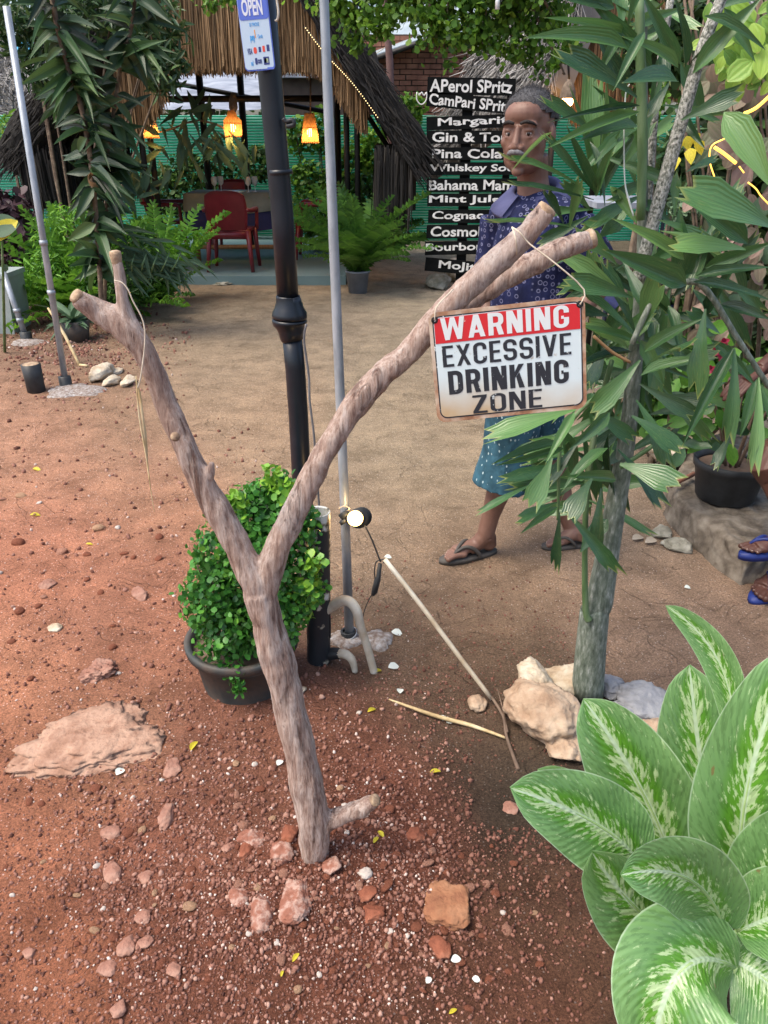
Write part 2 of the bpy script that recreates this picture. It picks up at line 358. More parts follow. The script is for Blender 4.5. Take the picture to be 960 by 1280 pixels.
cx_ = np.array([[c[0], c[1]] for c in CTRL], float); cc_ = np.array([lin(c[2:]) for c in CTRL])
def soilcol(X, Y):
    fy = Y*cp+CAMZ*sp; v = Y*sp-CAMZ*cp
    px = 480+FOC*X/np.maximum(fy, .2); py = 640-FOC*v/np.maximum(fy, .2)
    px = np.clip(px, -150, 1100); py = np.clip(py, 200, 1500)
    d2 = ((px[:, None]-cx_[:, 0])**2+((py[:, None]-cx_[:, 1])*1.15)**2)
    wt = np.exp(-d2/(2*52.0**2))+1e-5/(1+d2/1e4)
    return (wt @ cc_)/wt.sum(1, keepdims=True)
def mat_soil():
    m, n, b = nmat('soil'); L = n.links.new
    at = nn(n, 'Attribute', attribute_name='soil'); ps = nn(n, 'NewGeometry').outputs['Position']
    n1 = nn(n, 'TexNoise'); n1.inputs['Scale'].default_value = 5; n1.inputs['Detail'].default_value = 10; n1.inputs['Roughness'].default_value = .72; L(ps, n1.inputs[0])
    r1 = ramp(n, [(.62, .60, .58), (1.0, 1.0, 1.0), (1.35, 1.33, 1.3)], [.3, .5, .7]); L(n1.outputs[0], r1.inputs[0])
    m1 = nn(n, 'Mix', data_type='RGBA', blend_type='MULTIPLY'); m1.inputs[0].default_value = 1; L(at.outputs['Color'], m1.inputs[6]); L(r1.outputs[0], m1.inputs[7])
    n2 = nn(n, 'TexNoise'); n2.inputs['Scale'].default_value = 170; n2.inputs['Detail'].default_value = 4; n2.inputs['Roughness'].default_value = .8; L(ps, n2.inputs[0])
    r2 = ramp(n, [(.42, .40, .38), (1.0, 1.0, 1.0), (1.75, 1.65, 1.6)], [.33, .5, .69]); L(n2.outputs[0], r2.inputs[0])
    m2 = nn(n, 'Mix', data_type='RGBA', blend_type='MULTIPLY'); m2.inputs[0].default_value = .9; L(m1.outputs[2], m2.inputs[6]); L(r2.outputs[0], m2.inputs[7])
    # pale grit grains
    vo = nn(n, 'TexVoronoi'); vo.inputs['Scale'].default_value = 95; L(ps, vo.inputs[0])
    lt = nn(n, 'Math', operation='LESS_THAN'); lt.inputs[1].default_value = .22; L(vo.outputs['Distance'], lt.inputs[0])
    sc_ = nn(n, 'SeparateColor'); L(vo.outputs['Color'], sc_.inputs[0])
    gt = nn(n, 'Math', operation='GREATER_THAN'); gt.inputs[1].default_value = .72; L(sc_.outputs[0], gt.inputs[0])
    mm = nn(n, 'Math', operation='MULTIPLY'); L(lt.outputs[0], mm.inputs[0]); L(gt.outputs[0], mm.inputs[1])
    m3 = nn(n, 'Mix', data_type='RGBA', blend_type='MIX'); L(mm.outputs[0], m3.inputs[0]); L(m2.outputs[2], m3.inputs[6])
    hs = nn(n, 'HueSaturation'); hs.inputs['Saturation'].default_value = .6; hs.inputs['Value'].default_value = 1.9; L(at.outputs['Color'], hs.inputs['Color']); L(hs.outputs[0], m3.inputs[7])
    L(m3.outputs[2], b.inputs['Base Color']); b.inputs['Roughness'].default_value = .95; b.inputs['Specular IOR Level'].default_value = .15
    n3 = nn(n, 'TexNoise'); n3.inputs['Scale'].default_value = 28; n3.inputs['Detail'].default_value = 12; n3.inputs['Roughness'].default_value = .75; L(ps, n3.inputs[0])
    bp = nn(n, 'Bump'); bp.inputs['Strength'].default_value = .9; bp.inputs['Distance'].default_value = .026; L(n3.outputs[0], bp.inputs['Height'])
    b2 = nn(n, 'Bump'); b2.inputs['Strength'].default_value = .5; b2.inputs['Distance'].default_value = .004; L(n2.outputs[0], b2.inputs['Height']); L(bp.outputs[0], b2.inputs['Normal'])
    # scuffs and foot marks: thin curved dents in packed sand
    s1 = nn(n, 'TexNoise'); s1.inputs['Scale'].default_value = 4.5; s1.inputs['Detail'].default_value = 3; s1.inputs['Distortion'].default_value = 1.2; L(ps, s1.inputs[0])
    s2 = nn(n, 'Math', operation='SUBTRACT'); s2.inputs[1].default_value = .5; L(s1.outputs[0], s2.inputs[0]); s3 = nn(n, 'Math', operation='ABSOLUTE'); L(s2.outputs[0], s3.inputs[0])
    s4 = ramp(n, [(0, 0, 0), (1, 1, 1)], [.0, .016]); L(s3.outputs[0], s4.inputs[0])
    s5 = nn(n, 'TexNoise'); s5.inputs['Scale'].default_value = 2.6; s5.inputs['Detail'].default_value = 5; L(ps, s5.inputs[0]); s6 = ramp(n, [(1, 1, 1), (0, 0, 0)], [.47, .54]); L(s5.outputs[0], s6.inputs[0])
    s7 = nn(n, 'Math', operation='MAXIMUM'); L(s4.outputs[0], s7.inputs[0]); L(s6.outputs[0], s7.inputs[1])
    b3 = nn(n, 'Bump'); b3.inputs['Strength'].default_value = .7; b3.inputs['Distance'].default_value = .012; L(s7.outputs[0], b3.inputs['Height']); L(b2.outputs[0], b3.inputs['Normal'])
    L(b3.outputs[0], b.inputs['Normal'])
    return m
def ground_noise(x, y):
    v = Vector((x, y, 0))
    a = noise.fractal(v*3.2, 1.0, 2.0, 5)*.010+noise.fractal(v*17, .9, 2.1, 3)*.0035
    k = max(0, 1-((x+.3)/1.3)**2-((y-1.2)/1.0)**2)
    return a*(1+.9*k)
def build_ground():
    ys = [.35]
    while ys[-1] < 14: ys.append(ys[-1]*1.0095+.0012)
    ys = [-30, -8, -2, -.3, .1]+ys+[18, 25, 40, 80, 160]
    ts = [-40, -12, -5, -2.6, -1.8]+list(np.linspace(-1.25, 1.25, 330))+[1.8, 2.6, 5, 12, 40]
    V = []; n = len(ts)
    for y in ys:
        wv = .62*max(y, 0)+.42
        for t in ts:
            x = t*wv; near = .2 < y < 16 and abs(t) < 1.6
            V.append((x, y, H(x, y)+(ground_noise(x, y) if near else 0)))
    F = [(j*n+i, j*n+i+1, (j+1)*n+i+1, (j+1)*n+i) for j in range(len(ys)-1) for i in range(n-1)]
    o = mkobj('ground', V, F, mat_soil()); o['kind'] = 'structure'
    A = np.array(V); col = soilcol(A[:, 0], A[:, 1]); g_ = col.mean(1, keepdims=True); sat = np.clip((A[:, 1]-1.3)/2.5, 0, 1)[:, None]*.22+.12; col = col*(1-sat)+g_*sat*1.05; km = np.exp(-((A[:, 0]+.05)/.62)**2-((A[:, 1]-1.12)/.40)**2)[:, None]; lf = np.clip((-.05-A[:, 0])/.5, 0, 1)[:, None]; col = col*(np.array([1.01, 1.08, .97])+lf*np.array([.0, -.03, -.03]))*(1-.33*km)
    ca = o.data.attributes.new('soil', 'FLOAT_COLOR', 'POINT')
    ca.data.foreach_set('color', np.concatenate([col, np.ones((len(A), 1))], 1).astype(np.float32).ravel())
build_ground()
def GZ(x, y): return H(x, y)+ground_noise(x, y)

# ================================================================= STONES
ICO = {}
def ico(n):
    if n not in ICO:
        b = bmesh.new(); bmesh.ops.create_icosphere(b, subdivisions=n, radius=1)
        ICO[n] = ([v.co.copy() for v in b.verts], [tuple(v.index for v in f.verts) for f in b.faces]); b.free()
    return ICO[n]
def rockshape(seed, n=4, facets=9, soft=.10, rough=.05):
    r = random.Random(seed); vs_, fs = ico(n); pl = []
    if not facets: pl = [(Vector(d_).normalized(), k_) for d_, k_ in (((1, .08, 0), .80), ((-1, .05, 0), .84), ((.06, 1, 0), .74), ((-.12, -1, 0), .80), ((0, .05, 1), .7), ((0, 0, -1), .8), ((1, 1, .1), 1.0))]
    for _ in range(facets):
        d = Vector((r.gauss(0, 1), r.gauss(0, 1), r.gauss(0, 1))).normalized(); pl.append((d, r.uniform(.62, .98)))
    out = []
    for v in vs_:
        m = 1.05
        for d, k in pl:
            c = v.dot(d)
            if c > .05: m = min(m, k/c)
        m = m*(1-soft)+soft*.9
        m *= 1+rough*1.5*noise.fractal(v*2.6+Vector((seed*3.1, 0, 0)), .8, 2.1, 6)+rough*.5*noise.noise(v*11+Vector((seed, 0, 0)))+(rough*.35*noise.noise(v*26) if n > 3 else 0)
        out.append(v*m)
    return out, fs
def stonemat(name, cols, sc=7, bump=.6): return mk(name, cols, sc*1.6, .92, min(1, bump*1.3), 70, bdist=.006, spec=.15, detail=10)
SM = {
 'bigrock': stonemat('pale_buried_rock', [(.18, .095, .062), (.31, .18, .125), (.42, .27, .195), (.27, .145, .098)], 9, 1.0),
 'pink': stonemat('pinkish_buried_rock', [(.16, .075, .052), (.27, .135, .098), (.35, .205, .155), (.24, .115, .08)], 9, 1.0),
 'rust': stonemat('rust_red_stone', [(.12, .04, .025), (.24, .085, .05), (.36, .16, .10)], 9),
 'rustpale': stonemat('rust_and_white_stone', [(.12, .042, .03), (.22, .09, .06), (.26, .115, .08), (.40, .27, .22), (.20, .08, .055), (.46, .38, .34)], 15),
 'brickish': stonemat('orange_brown_slab', [(.17, .065, .04), (.28, .13, .07), (.36, .19, .11)], 12),
 'cream': stonemat('cream_rock', [(.22, .15, .09), (.42, .33, .23), (.56, .50, .40), (.48, .37, .26)], 6, .8),
 'tan': stonemat('tan_rock', [(.20, .12, .075), (.36, .25, .17), (.48, .37, .27), (.40, .27, .17)], 6, .9),
 'grey': stonemat('blue_grey_rock', [(.16, .16, .165), (.29, .295, .31), (.38, .385, .39)], 6, .7),
 'pebtan': stonemat('warm_tan_pebble', [(.30, .16, .09), (.46, .28, .17), (.52, .36, .25)], 4),
 'pebpink': stonemat('pink_brown_pebble', [(.22, .10, .065), (.38, .19, .13), (.48, .29, .22)], 4),
 'white': stonemat('white_pebble', [(.36, .30, .26), (.58, .53, .48)], 20, .3),
 'dkgrey': stonemat('grey_lichen_rock', [(.14, .13, .10), (.28, .27, .22), (.42, .41, .36)], 9, .8),
}
def rock(name, label, cat, px, py, wpx, hpx, mat, seed, sink=.35, rz=None, flat=.6, group=None, facets=13, n=4, rough=.075, soft=.04, dz=0):
    """a stone whose silhouette is about wpx wide, hpx tall around pixel (px,py) on the ground"""
    n = 5 if wpx > 30 else n
    g = G(px, py+hpx*.15); s = mpp(g); a = wpx*s/2; el = math.atan2(CAMZ, g.y)
    zz = a*flat; dep = max(hpx*s/2/math.sin(el)*.95, a*.35)
    dep = math.sqrt(max(dep*dep-(zz/math.tan(el)*.6)**2, (a*.4)**2))
    sh, fs = rockshape(seed, n, facets, soft, rough)
    rz = rz or 0
    c = Vector((g.x, g.y, GZ(g.x, g.y)+zz*(1-2*sink)+dz))
    q = Matrix.Rotation(R(rz), 3, 'Z')
    V = [q @ Vector((v.x*a*1.08, v.y*dep*1.08, v.z*zz*1.05))+c for v in sh]
    o = mkobj(name, V, fs, SM[mat], None, loc=Vector((g.x, g.y, GZ(g.x, g.y))))
    return tag(o, label, cat, group)
rock('rock', 'large flat pinkish rock half buried in the red soil at left, biggest of all', 'rock', 118, 912, 184, 98, 'bigrock', 3, .47, 14, .14, facets=14, n=5, rough=.16, soft=.25)
rock('rock', 'small round pitted rock just behind the large buried rock', 'rock', 124, 838, 46, 28, 'pink', 9, .4, 10, .5, rough=.2)
rock('rock', 'tall cream rock standing at the back left of the pile by the palm trunk', 'rock', 668, 862, 52, 64, 'cream', 12, .2, 0, .95)
rock('rock', 'pale tan slab of the pile behind the palm trunk base', 'rock', 712, 852, 66, 40, 'cream', 21, .3, 5, .6)
rock('rock', 'biggest rounded tan rock at the front of the pile by the palm trunk', 'rock', 676, 892, 84, 76, 'tan', 17, .22, 20, .75, soft=.3)
rock('rock', 'small angular tan rock under the biggest rock of the pile', 'rock', 706, 932, 42, 42, 'tan', 31, .3, 0, .8)
rock('rock', 'small blue grey rock just right of the palm trunk base', 'rock', 764, 858, 36, 30, 'grey', 33, .3, 0, .7)
rock('rock', 'broad blue grey slab right of the palm trunk', 'rock', 802, 880, 62, 46, 'grey', 40, .3, -12, .6)
rock('rock', 'cream grey rock between the trunk and the broad grey slab', 'rock', 770, 892, 52, 38, 'grey', 44, .3, 10, .5)
rock('rock', 'tan rock half hidden by the variegated leaves beside the grey slab', 'rock', 820, 918, 42, 36, 'tan', 47, .3, 0, .7)
rock('rock', 'squared orange brown slab of stone lying in the gravel', 'rock', 559, 1126, 60, 56, 'brickish', 52, .45, -8, .35, facets=0, soft=0)
rock('stone', 'long rust stone just below the squared slab', 'stone', 550, 1182, 24, 28, 'rust', 55, .3, 20, .7)
rock('stone', 'pointed rust and white stone left of the branch foot, lower one', 'stone', 325, 1135, 28, 42, 'rustpale', 61, .35, 12, .6, facets=6, soft=.02)
rock('stone', 'broad rust and white flat stone below the branch foot', 'stone', 370, 1118, 38, 54, 'rustpale', 63, .42, -5, .45, facets=8, soft=.03)
rock('stone', 'rounded pale orange stone close left of the branch foot', 'stone', 354, 1063, 28, 28, 'rustpale', 66, .3, 0, .8)
rock('stone', 'thin upright rust sliver left of the pointed stone', 'stone', 298, 1118, 20, 26, 'rustpale', 67, .3, 30, .5, facets=6)
rock('stone', 'dark and orange stone behind the rounded pale orange stone', 'stone', 362, 1041, 24, 22, 'rust', 71, .3, 0, .7)
rock('stone', 'flat orange and white stone left of the dark and orange stone', 'stone', 316, 1046, 34, 24, 'rustpale', 73, .4, 0, .5)
rock('stone', 'square orange stone among the pebbles below the flat one', 'stone', 307, 1061, 16, 22, 'rust', 74, .3, 0, .7)
rock('stone', 'white and orange lump right below the branch foot', 'stone', 416, 1086, 24, 20, 'rustpale', 75, .3, 0, .7)
rock('stone', 'white shell-like stone right of the branch foot', 'stone', 456, 1092, 18, 13, 'white', 76, .3, 0, .6)
rock('stone', 'flat dark rust stone right of the branch foot', 'stone', 468, 1138, 34, 22, 'rust', 77, .4, 10, .4)
rock('stone', 'round dark rust stone above the flat dark one', 'stone', 458, 1115, 26, 20, 'rust', 78, .4, 10, .5)
rock('stone', 'dusty tan cube-like stone beside the tip of the dry stick', 'stone', 597, 878, 22, 20, 'tan', 79, .3, 0, .8)
rock('stone', 'upright pinkish stone left of the branch in bare soil', 'stone', 208, 1018, 20, 34, 'pink', 81, .35, 0, .7)
rock('stone', 'pinkish stone right of the large buried rock', 'stone', 217, 957, 28, 24, 'pink', 82, .45, 0, .5)
for i_, (x_, y_, w_, h_, lb_) in enumerate(((140,1040,26,18,'pinkish stone sunk in soil, upper of two left of the upright pinkish stone'),(140,1086,22,26,'pinkish stone sunk in soil, lower of two left of the upright pinkish stone'),(182,1092,20,16,'small pinkish stone between gravel and bare soil, left of the branch foot'),
        (180,1148,20,18,'pinkish stone below the bare soil patch at left'),(160,1186,26,20,'left half of a pair of pinkish stones near the bottom left'),(182,1182,18,20,'right half of a pair of pinkish stones near the bottom left'),(135,1212,24,22,'pinkish stone near the bottom edge left of the paired stones'),
        (219,1214,20,18,'pinkish stone near the bottom edge right of the paired stones'),(36,1186,22,14,'jagged pale stone by the left edge near the bottom'),(284,1060,14,10,'small pinkish stone left of the flat orange and white one'),(640,1010,22,18,'brown stone at the rim of the wet hollow beside the mottled leaves'),(150,1262,24,18,'pinkish stone cut close to the bottom edge'),(60,730,24,12,'reddish flat stone on the open red ground'),(175,742,30,12,'low reddish stone in the open ground left of the shrub'))):
    rock('stone', lb_, 'stone', x_, y_, w_, h_, 'pink', 400+i_, .42, i_*23, .45)
rock('stone', 'cream oval stone beside the lower trunk of the branch', 'stone', 376, 862, 14, 11, 'cream', 83, .2, 0, .6)
rock('stone', 'flat beige stone on the red ground behind the round pitted rock', 'stone', 70, 786, 17, 10, 'cream', 84, .2, 0, .5)
rock('stone', 'reddish stone set in soil above the squared slab', 'stone', 520, 1040, 22, 20, 'rust', 85, .35, 0, .6)
rock('rock', 'cream rock by the foot of the slim left pole, largest of four', 'rock', 127, 468, 25, 20, 'cream', 91, .2, 0, .8)
rock('rock', 'flat cream rock in front of the largest one by the left pole', 'rock', 140, 478, 20, 12, 'cream', 92, .2, 0, .6)
rock('rock', 'cream rock right of the others, touching the forked branch outline', 'rock', 161, 478, 17, 13, 'cream', 93, .2, 0, .7)
rock('rock', 'thin cream rock behind the others by the left pole', 'rock', 146, 464, 14, 9, 'cream', 94, .2, 0, .5)
rock('rock', 'grey rock at the foot of the drinks board, left one', 'rock', 548, 356, 28, 16, 'dkgrey', 95, .2, 0, .7)
rock('rock', 'cream rock at the foot of the drinks board, right one', 'rock', 570, 341, 26, 22, 'cream', 96, .2, 0, .8)
rock('rock', 'cream rock on the ledge left of the black pot', 'rock', 828, 590, 44, 34, 'cream', 97, .05, 0, .8, dz=.10)
rock('rock', 'cream rock squeezed between ledge and black pot', 'rock', 866, 566, 18, 26, 'cream', 98, .05, 0, .9, dz=.13)
rock('rock', 'grey stone at the corner of the low ledge', 'rock', 826, 664, 24, 18, 'dkgrey', 99, .3, -20, .6)
rock('rock', 'long grey stone at the foot of the low ledge', 'rock', 848, 682, 40, 18, 'dkgrey', 101, .3, -24, .5)

# loose individual pebbles, each a thing; gravel below that size is stuff
PEB = [rockshape(200+i, 2, 8, .15, .08) for i in range(10)]
PEBM = {}
def pebble(px, py, wpx, kind, label):
    g = G(px, py); a = wpx*mpp(g)/2; k = random.randrange(10)
    key = (k, kind)
    if key not in PEBM:
        me = bpy.data.meshes.new('pebble'); me.from_pydata([tuple(v) for v in PEB[k][0]], [], PEB[k][1]); fin_mesh(me, SM[{'tan': 'pebtan', 'pink': 'pebpink'}.get(kind, kind)], [0]*len(PEB[k][0])); PEBM[key] = me
    o = bpy.data.objects.new('pebble', PEBM[key]); C.objects.link(o)
    o.location = (g.x, g.y, GZ(g.x, g.y)+a*.15); o.rotation_euler = (random.uniform(-.3, .3), random.uniform(-.3, .3), random.uniform(0, 6.3))
    o.scale = (a*random.uniform(.9, 1.25), a*random.uniform(.7, 1), a*random.uniform(.45, .7))
    tag(o, label, 'pebble', {'rust': 'rust red pebbles in the gravel', 'pink': 'pinkish pebbles in the gravel', 'white': 'white chips in the gravel', 'tan': 'tan pebbles in the gravel'}[kind])
PL = {'rust': 'small rust red pebble lying loose in the gravelly soil', 'pink': 'small pinkish pebble lying loose in the red soil',
      'white': 'small white stone chip lying in the gravel', 'tan': 'small tan pebble lying loose on the ground'}
rp = random.Random(5); seen = []; tries = 0
while len(seen) < 230 and tries < 9000:
    tries += 1
    u = rp.random()
    if u < .62: px, py = rp.gauss(400, 130), rp.gauss(1120, 90)
    elif u < .9: px, py = rp.gauss(180, 110), rp.gauss(1090, 120)
    else: px, py = rp.uniform(0, 200), rp.uniform(620, 860)
    if not (0 < px < 690 and 560 < py < 1278): continue
    if (px-108)**2/110**2+(py-912)**2/60**2 < 1 or abs(px-(343+(py-850)*.2)) < 24 and py < 1070: continue
    if 235 < px < 380 and 760 < py < 895: continue
    s = rp.choice([7, 8, 8, 9, 10, 11, 13, 16])
    if any((px-a)**2+(py-b)**2 < ((s+c)*.6)**2 for a, b, c in seen): continue
    seen.append((px, py, s)); k = rp.choices(['rust', 'pink', 'white', 'tan'], [6, 3, 1.3, 1])[0]
    if k == 'white': s = min(s, 9)
    pebble(px, py, s, k, PL[k])

def mat_gravel():
    return mk('gravel', [(.07, .03, .023), (.16, .07, .05), (.27, .135, .10), (.44, .28, .22), (.66, .60, .55)], 30, .9, .3, 80, tint=.92, spec=.2)
def HV(x, y):
    return (.075*np.exp(-((x+.12)/.5)**2-((y-1.22)/.36)**2)-.05*np.exp(-((x-.27)/.17)**2-((y-1.55)/.28)**2)+.03*np.exp(-((x+.45)/.5)**2-((y-1.9)/.4)**2))
def scatter_gravel(name, label, n, sampler, smin, smax, pw, whites, variants=6):
    px, py = sampler(n); n = len(px)
    rx = (px-480)/FOC; vy = (640-py)/FOC
    dx, dy, dz = rx, vy*sp+cp, vy*cp-sp
    z = np.zeros(n)
    for _ in range(10):
        t = (z-CAMZ)/dz; x = dx*t; y = dy*t; z = HV(x, y)
    fwd = y*cp+(CAMZ-z)*sp
    u = rng.random(n); s = (smin+(smax-smin)*u**pw)*fwd/FOC/2
    zz = np.array([GZ(a, b) for a, b in zip(x, y)])
    tint = np.clip(rng.normal(.36, .17, n), 0, .72); wsel = rng.random(n) < whites; tint[wsel] = rng.uniform(.8, 1, wsel.sum()); s[wsel] *= .7
    tint = np.where((px > 560), tint*.7, tint)
    objs = []
    vs_, fs = rockshape(77, 1, 7, .15, .1)
    Rm = rotm(rng.uniform(0, 6.3, n), rng.uniform(0, 6.3, n), rng.uniform(0, 6.3, n))
    S = np.zeros((n, 3, 3)); S[:, 0, 0] = s*rng.uniform(.8, 1.3, n); S[:, 1, 1] = s*rng.uniform(.6, 1, n); S[:, 2, 2] = s*rng.uniform(.5, .9, n)
    o = many(name, [tuple(v) for v in vs_], fs, Rm @ S, np.stack([x, y, zz+s*.2], 1), tint, MG)
    o['kind'] = 'stuff'; o['label'] = label; o['category'] = 'gravel'
    return o
MG = mat_gravel()
def samp_a(n):
    px = rng.normal(400, 190, n); py = rng.normal(1110, 130, n); k = (px > -20) & (px < 860) & (py > 830) & (py < 1330) & ~((px > 590) & (py < 1030)); return px[k], py[k]
def samp_b(n):
    px = rng.uniform(-30, 330, n); py = 520+810*rng.random(n)**.75; return px, py
def samp_c(n):
    px = rng.uniform(380, 760, n); py = rng.normal(850, 70, n); k = (py > 700) & (py < 1010); return px[k], py[k]
scatter_gravel('gravel', 'reddish gravel mixed with white grit round the foot of the branch', 19000, samp_a, 1.8, 9.5, 3.0, .11)
scatter_gravel('gravel', 'thin scatter of small stones over the red ground at left', 5200, samp_b, 1.6, 8.5, 3.8, .08)
def samp_d(n):
    px = rng.normal(90, 70, n); py = rng.normal(425, 38, n); k = (py > 370) & (py < 520) & (px > -20) & (px < 240); return px[k], py[k]
scatter_gravel('leaf_litter', 'dark brown litter of bark and dead leaves under the plants at left', 2600, samp_d, 1.5, 7, 2.5, .04)
scatter_gravel('gravel', 'fine brown crumbs of soil round the wet hollow', 2600, samp_c, 1.3, 5, 3, .05)

# ================================================================= FORKED BRANCH
def mat_bark():
    m, n, b = nmat('bare_branch_bark'); L = n.links.new; tc = nn(n, 'TexCoord')
    mp = nn(n, 'Mapping'); mp.inputs['Scale'].default_value = (1.6, 1.6, .22); L(tc.outputs['Object'], mp.inputs[0])
    a = nn(n, 'TexNoise'); a.inputs['Scale'].default_value = 38; a.inputs['Detail'].default_value = 12; a.inputs['Roughness'].default_value = .78; L(mp.outputs[0], a.inputs[0])
    r = ramp(n, [(.16, .095, .075), (.34, .235, .19), (.48, .37, .315), (.62, .54, .49)], [.33, .44, .54, .67]); L(a.outputs[0], r.inputs[0])
    c = nn(n, 'TexNoise'); c.inputs['Scale'].default_value = 24; c.inputs['Detail'].default_value = 12; c.inputs['Roughness'].default_value = .7; c.inputs['Distortion'].default_value = .6; L(mp.outputs[0], c.inputs[0])
    rc = ramp(n, [(0, 0, 0), (.7, .7, .7)], [.58, .70]); L(c.outputs[0], rc.inputs[0])
    mx = nn(n, 'Mix', data_type='RGBA'); L(rc.outputs[0], mx.inputs[0]); L(r.outputs[0], mx.inputs[6]); mx.inputs[7].default_value = (.27, .125, .085, 1)
    d = nn(n, 'TexNoise'); d.inputs['Scale'].default_value = 4; d.inputs['Detail'].default_value = 5; L(tc.outputs['Object'], d.inputs[0])
    rd = ramp(n, [(0, 0, 0), (.75, .75, .75)], [.56, .66]); L(d.outputs[0], rd.inputs[0])
    m2 = nn(n, 'Mix', data_type='RGBA'); L(rd.outputs[0], m2.inputs[0]); L(mx.outputs[2], m2.inputs[6]); m2.inputs[7].default_value = (.42, .40, .39, 1)
    L(m2.outputs[2], b.inputs['Base Color']); b.inputs['Roughness'].default_value = .85; b.inputs['Specular IOR Level'].default_value = .25
    f2 = nn(n, 'TexNoise'); f2.inputs['Scale'].default_value = 150; f2.inputs['Detail'].default_value = 6; f2.inputs['Roughness'].default_value = .8; L(mp.outputs[0], f2.inputs[0])
    rf2 = ramp(n, [(.60, .52, .48), (1, 1, 1), (1.2, 1.2, 1.2)], [.34, .47, .66]); L(f2.outputs[0], rf2.inputs[0])
    m7 = nn(n, 'Mix', data_type='RGBA', blend_type='MULTIPLY'); m7.inputs[0].default_value = 1; L(m2.outputs[2], m7.inputs[6]); L(rf2.outputs[0], m7.inputs[7]); L(m7.outputs[2], b.inputs['Base Color'])
    sb = nn(n, 'Math', operation='SUBTRACT'); L(a.outputs[0], sb.inputs[0]); L(rc.outputs[0], sb.inputs[1]); sb.inputs[1].default_value = 0
    bp = nn(n, 'Bump'); bp.inputs['Strength'].default_value = 1.0; bp.inputs['Distance'].default_value = .009; L(sb.outputs[0], bp.inputs['Height'])
    v = nn(n, 'TexVoronoi'); v.inputs['Scale'].default_value = 90; L(mp.outputs[0], v.inputs[0])
    b2 = nn(n, 'Bump'); b2.inputs['Strength'].default_value = .3; b2.inputs['Distance'].default_value = .003; L(v.outputs[0], b2.inputs['Height']); L(bp.outputs[0], b2.inputs['Normal'])
    L(b2.outputs[0], b.inputs['Normal'])
    return m
BD = 1.30
def pxs(lst):   # (px,py,width_px,depth)
    pts = [P(a, b, d) for a, b, w_, d in lst]; return pts, [w_*mpp(p)/2 for p, (a, b, w_, d) in zip(pts, lst)]
g0 = G(395, 1070); BD = g0.y
br = thing('forked_branch', 'bare Y-shaped forked branch planted upright in the red gravel', 'branch', (g0.x, g0.y, GZ(g0.x, g0.y)))
mb = MB()
for l in ([(396,1090,34,BD),(393,1062,42,BD),(390,1010,52,BD),(370,920,47,BD),(358,865,48,BD),(347,825,54,BD),(333,775,50,BD),(324,738,52,BD)],
          [(332,770,46,BD),(318,725,46,BD),(298,685,43,BD),(268,630,41,BD),(236,570,38,BD),(206,500,34,BD+.01),(180,440,36,BD),(155,408,44,BD),(125,390,38,BD),(107,379,33,BD-.01),(96,371,26,BD-.015)],
          [(158,402,30,BD),(153,375,20,BD),(150,345,17,BD),(144,318,16,BD)],
          [(325,765,40,BD),(338,710,42,BD),(356,665,38,BD),(388,598,37,BD),(422,540,36,BD),(450,497,40,BD+.01),(480,467,38,BD+.01),(512,438,36,BD+.02),(548,398,38,BD+.02),(600,346,40,BD+.01),(648,302,36,BD),(672,277,32,BD),(683,262,31,BD)],
          [(555,398,24,BD+.06),(600,370,31,BD+.08),(650,338,34,BD+.09),(700,312,33,BD+.10),(738,299,29,BD+.11)],
          [(392,1040,30,BD),(420,1022,30,BD),(446,1012,26,BD-.01),(468,1001,20,BD-.015)],
          [(255,605,20,BD),(262,590,17,BD-.01),(265,577,9,BD-.015)]):
    p_, r_ = pxs(l); p_, r_ = catmull(p_, r_, 6); r_ = [x*.82 for x in r_]
    mb.tube(p_, r_, 20, jit=.12)
def bdisp(v):
    return .0035*noise.fractal(Vector((v.x*14, v.y*14, v.z*9)), .9, 2, 5)+.0018*noise.noise(Vector((v.x*85, v.y*85, v.z*13)))
remesh(mb, 'bark', mat_bark(), br, .0034, 3, disp=bdisp)
def disc(px, py, d, wpx, toward, name='cut_end', mat='cutwood', parent=br, lift=.003):
    c = P(px, py, d); r = wpx*mpp(c)/2; m_ = MB(); ax = (Vector(toward)-c).normalized()*-1
    m_.lathe(c+ax*lift, [(0.0001, .002), (r*.5, .0018), (r*.93, 0), (r, -.004), (r*.8, -.02)], 16, ax); return m_.build(name, M[mat], parent)
disc(95, 370, BD-.018, 19, P(130, 394, BD+.01)); disc(144, 317, BD, 15, P(149, 345, BD)); disc(684, 261, BD, 26, P(665, 285, BD))
disc(740, 298, BD+.11, 25, P(700, 312, BD+.10)); disc(469, 1000, BD-.016, 16, P(446, 1012, BD))
disc(219, 546, BD-.052, 12, P(219, 546, BD+.1), 'knot_scar', lift=.0085)

# ---- twine and hanging palm spike on the left limb
mb = MB()
for l in ([(143,351),(152,353),(160,362),(166,376),(179,402),(181,430),(176,470),(172,485)],):
    mb.tube([P(x, y, BD-.045) for x, y in l], .0011, 6, smooth=4)
tag(mb.build('twine', M['string'], None, loc=P(150, 352, BD-.045)), 'pale twine looped over the stub of the left limb', 'twine')
mb = MB()
for l, r in (([(171,478),(176,500),(182,560),(188,610),(193,640)], .0019), ([(172,480),(181,540),(184,570)], .0026), ([(170,470),(174,520),(182,566),(187,600)], .0014)):
    mb.tube([P(x, y, BD-.045+.004*r*1000) for x, y in l], [r*.6, r, r, r*.4, r*.2][:len(l)] if len(l) > 3 else [r*.5, r, r*.5], 6, smooth=4)
tag(mb.build('dry_spike', M['bamboo'], None, loc=P(176, 500, BD-.045)), 'thin dry split stalk hanging from the twine on the left limb', 'dry stalk')

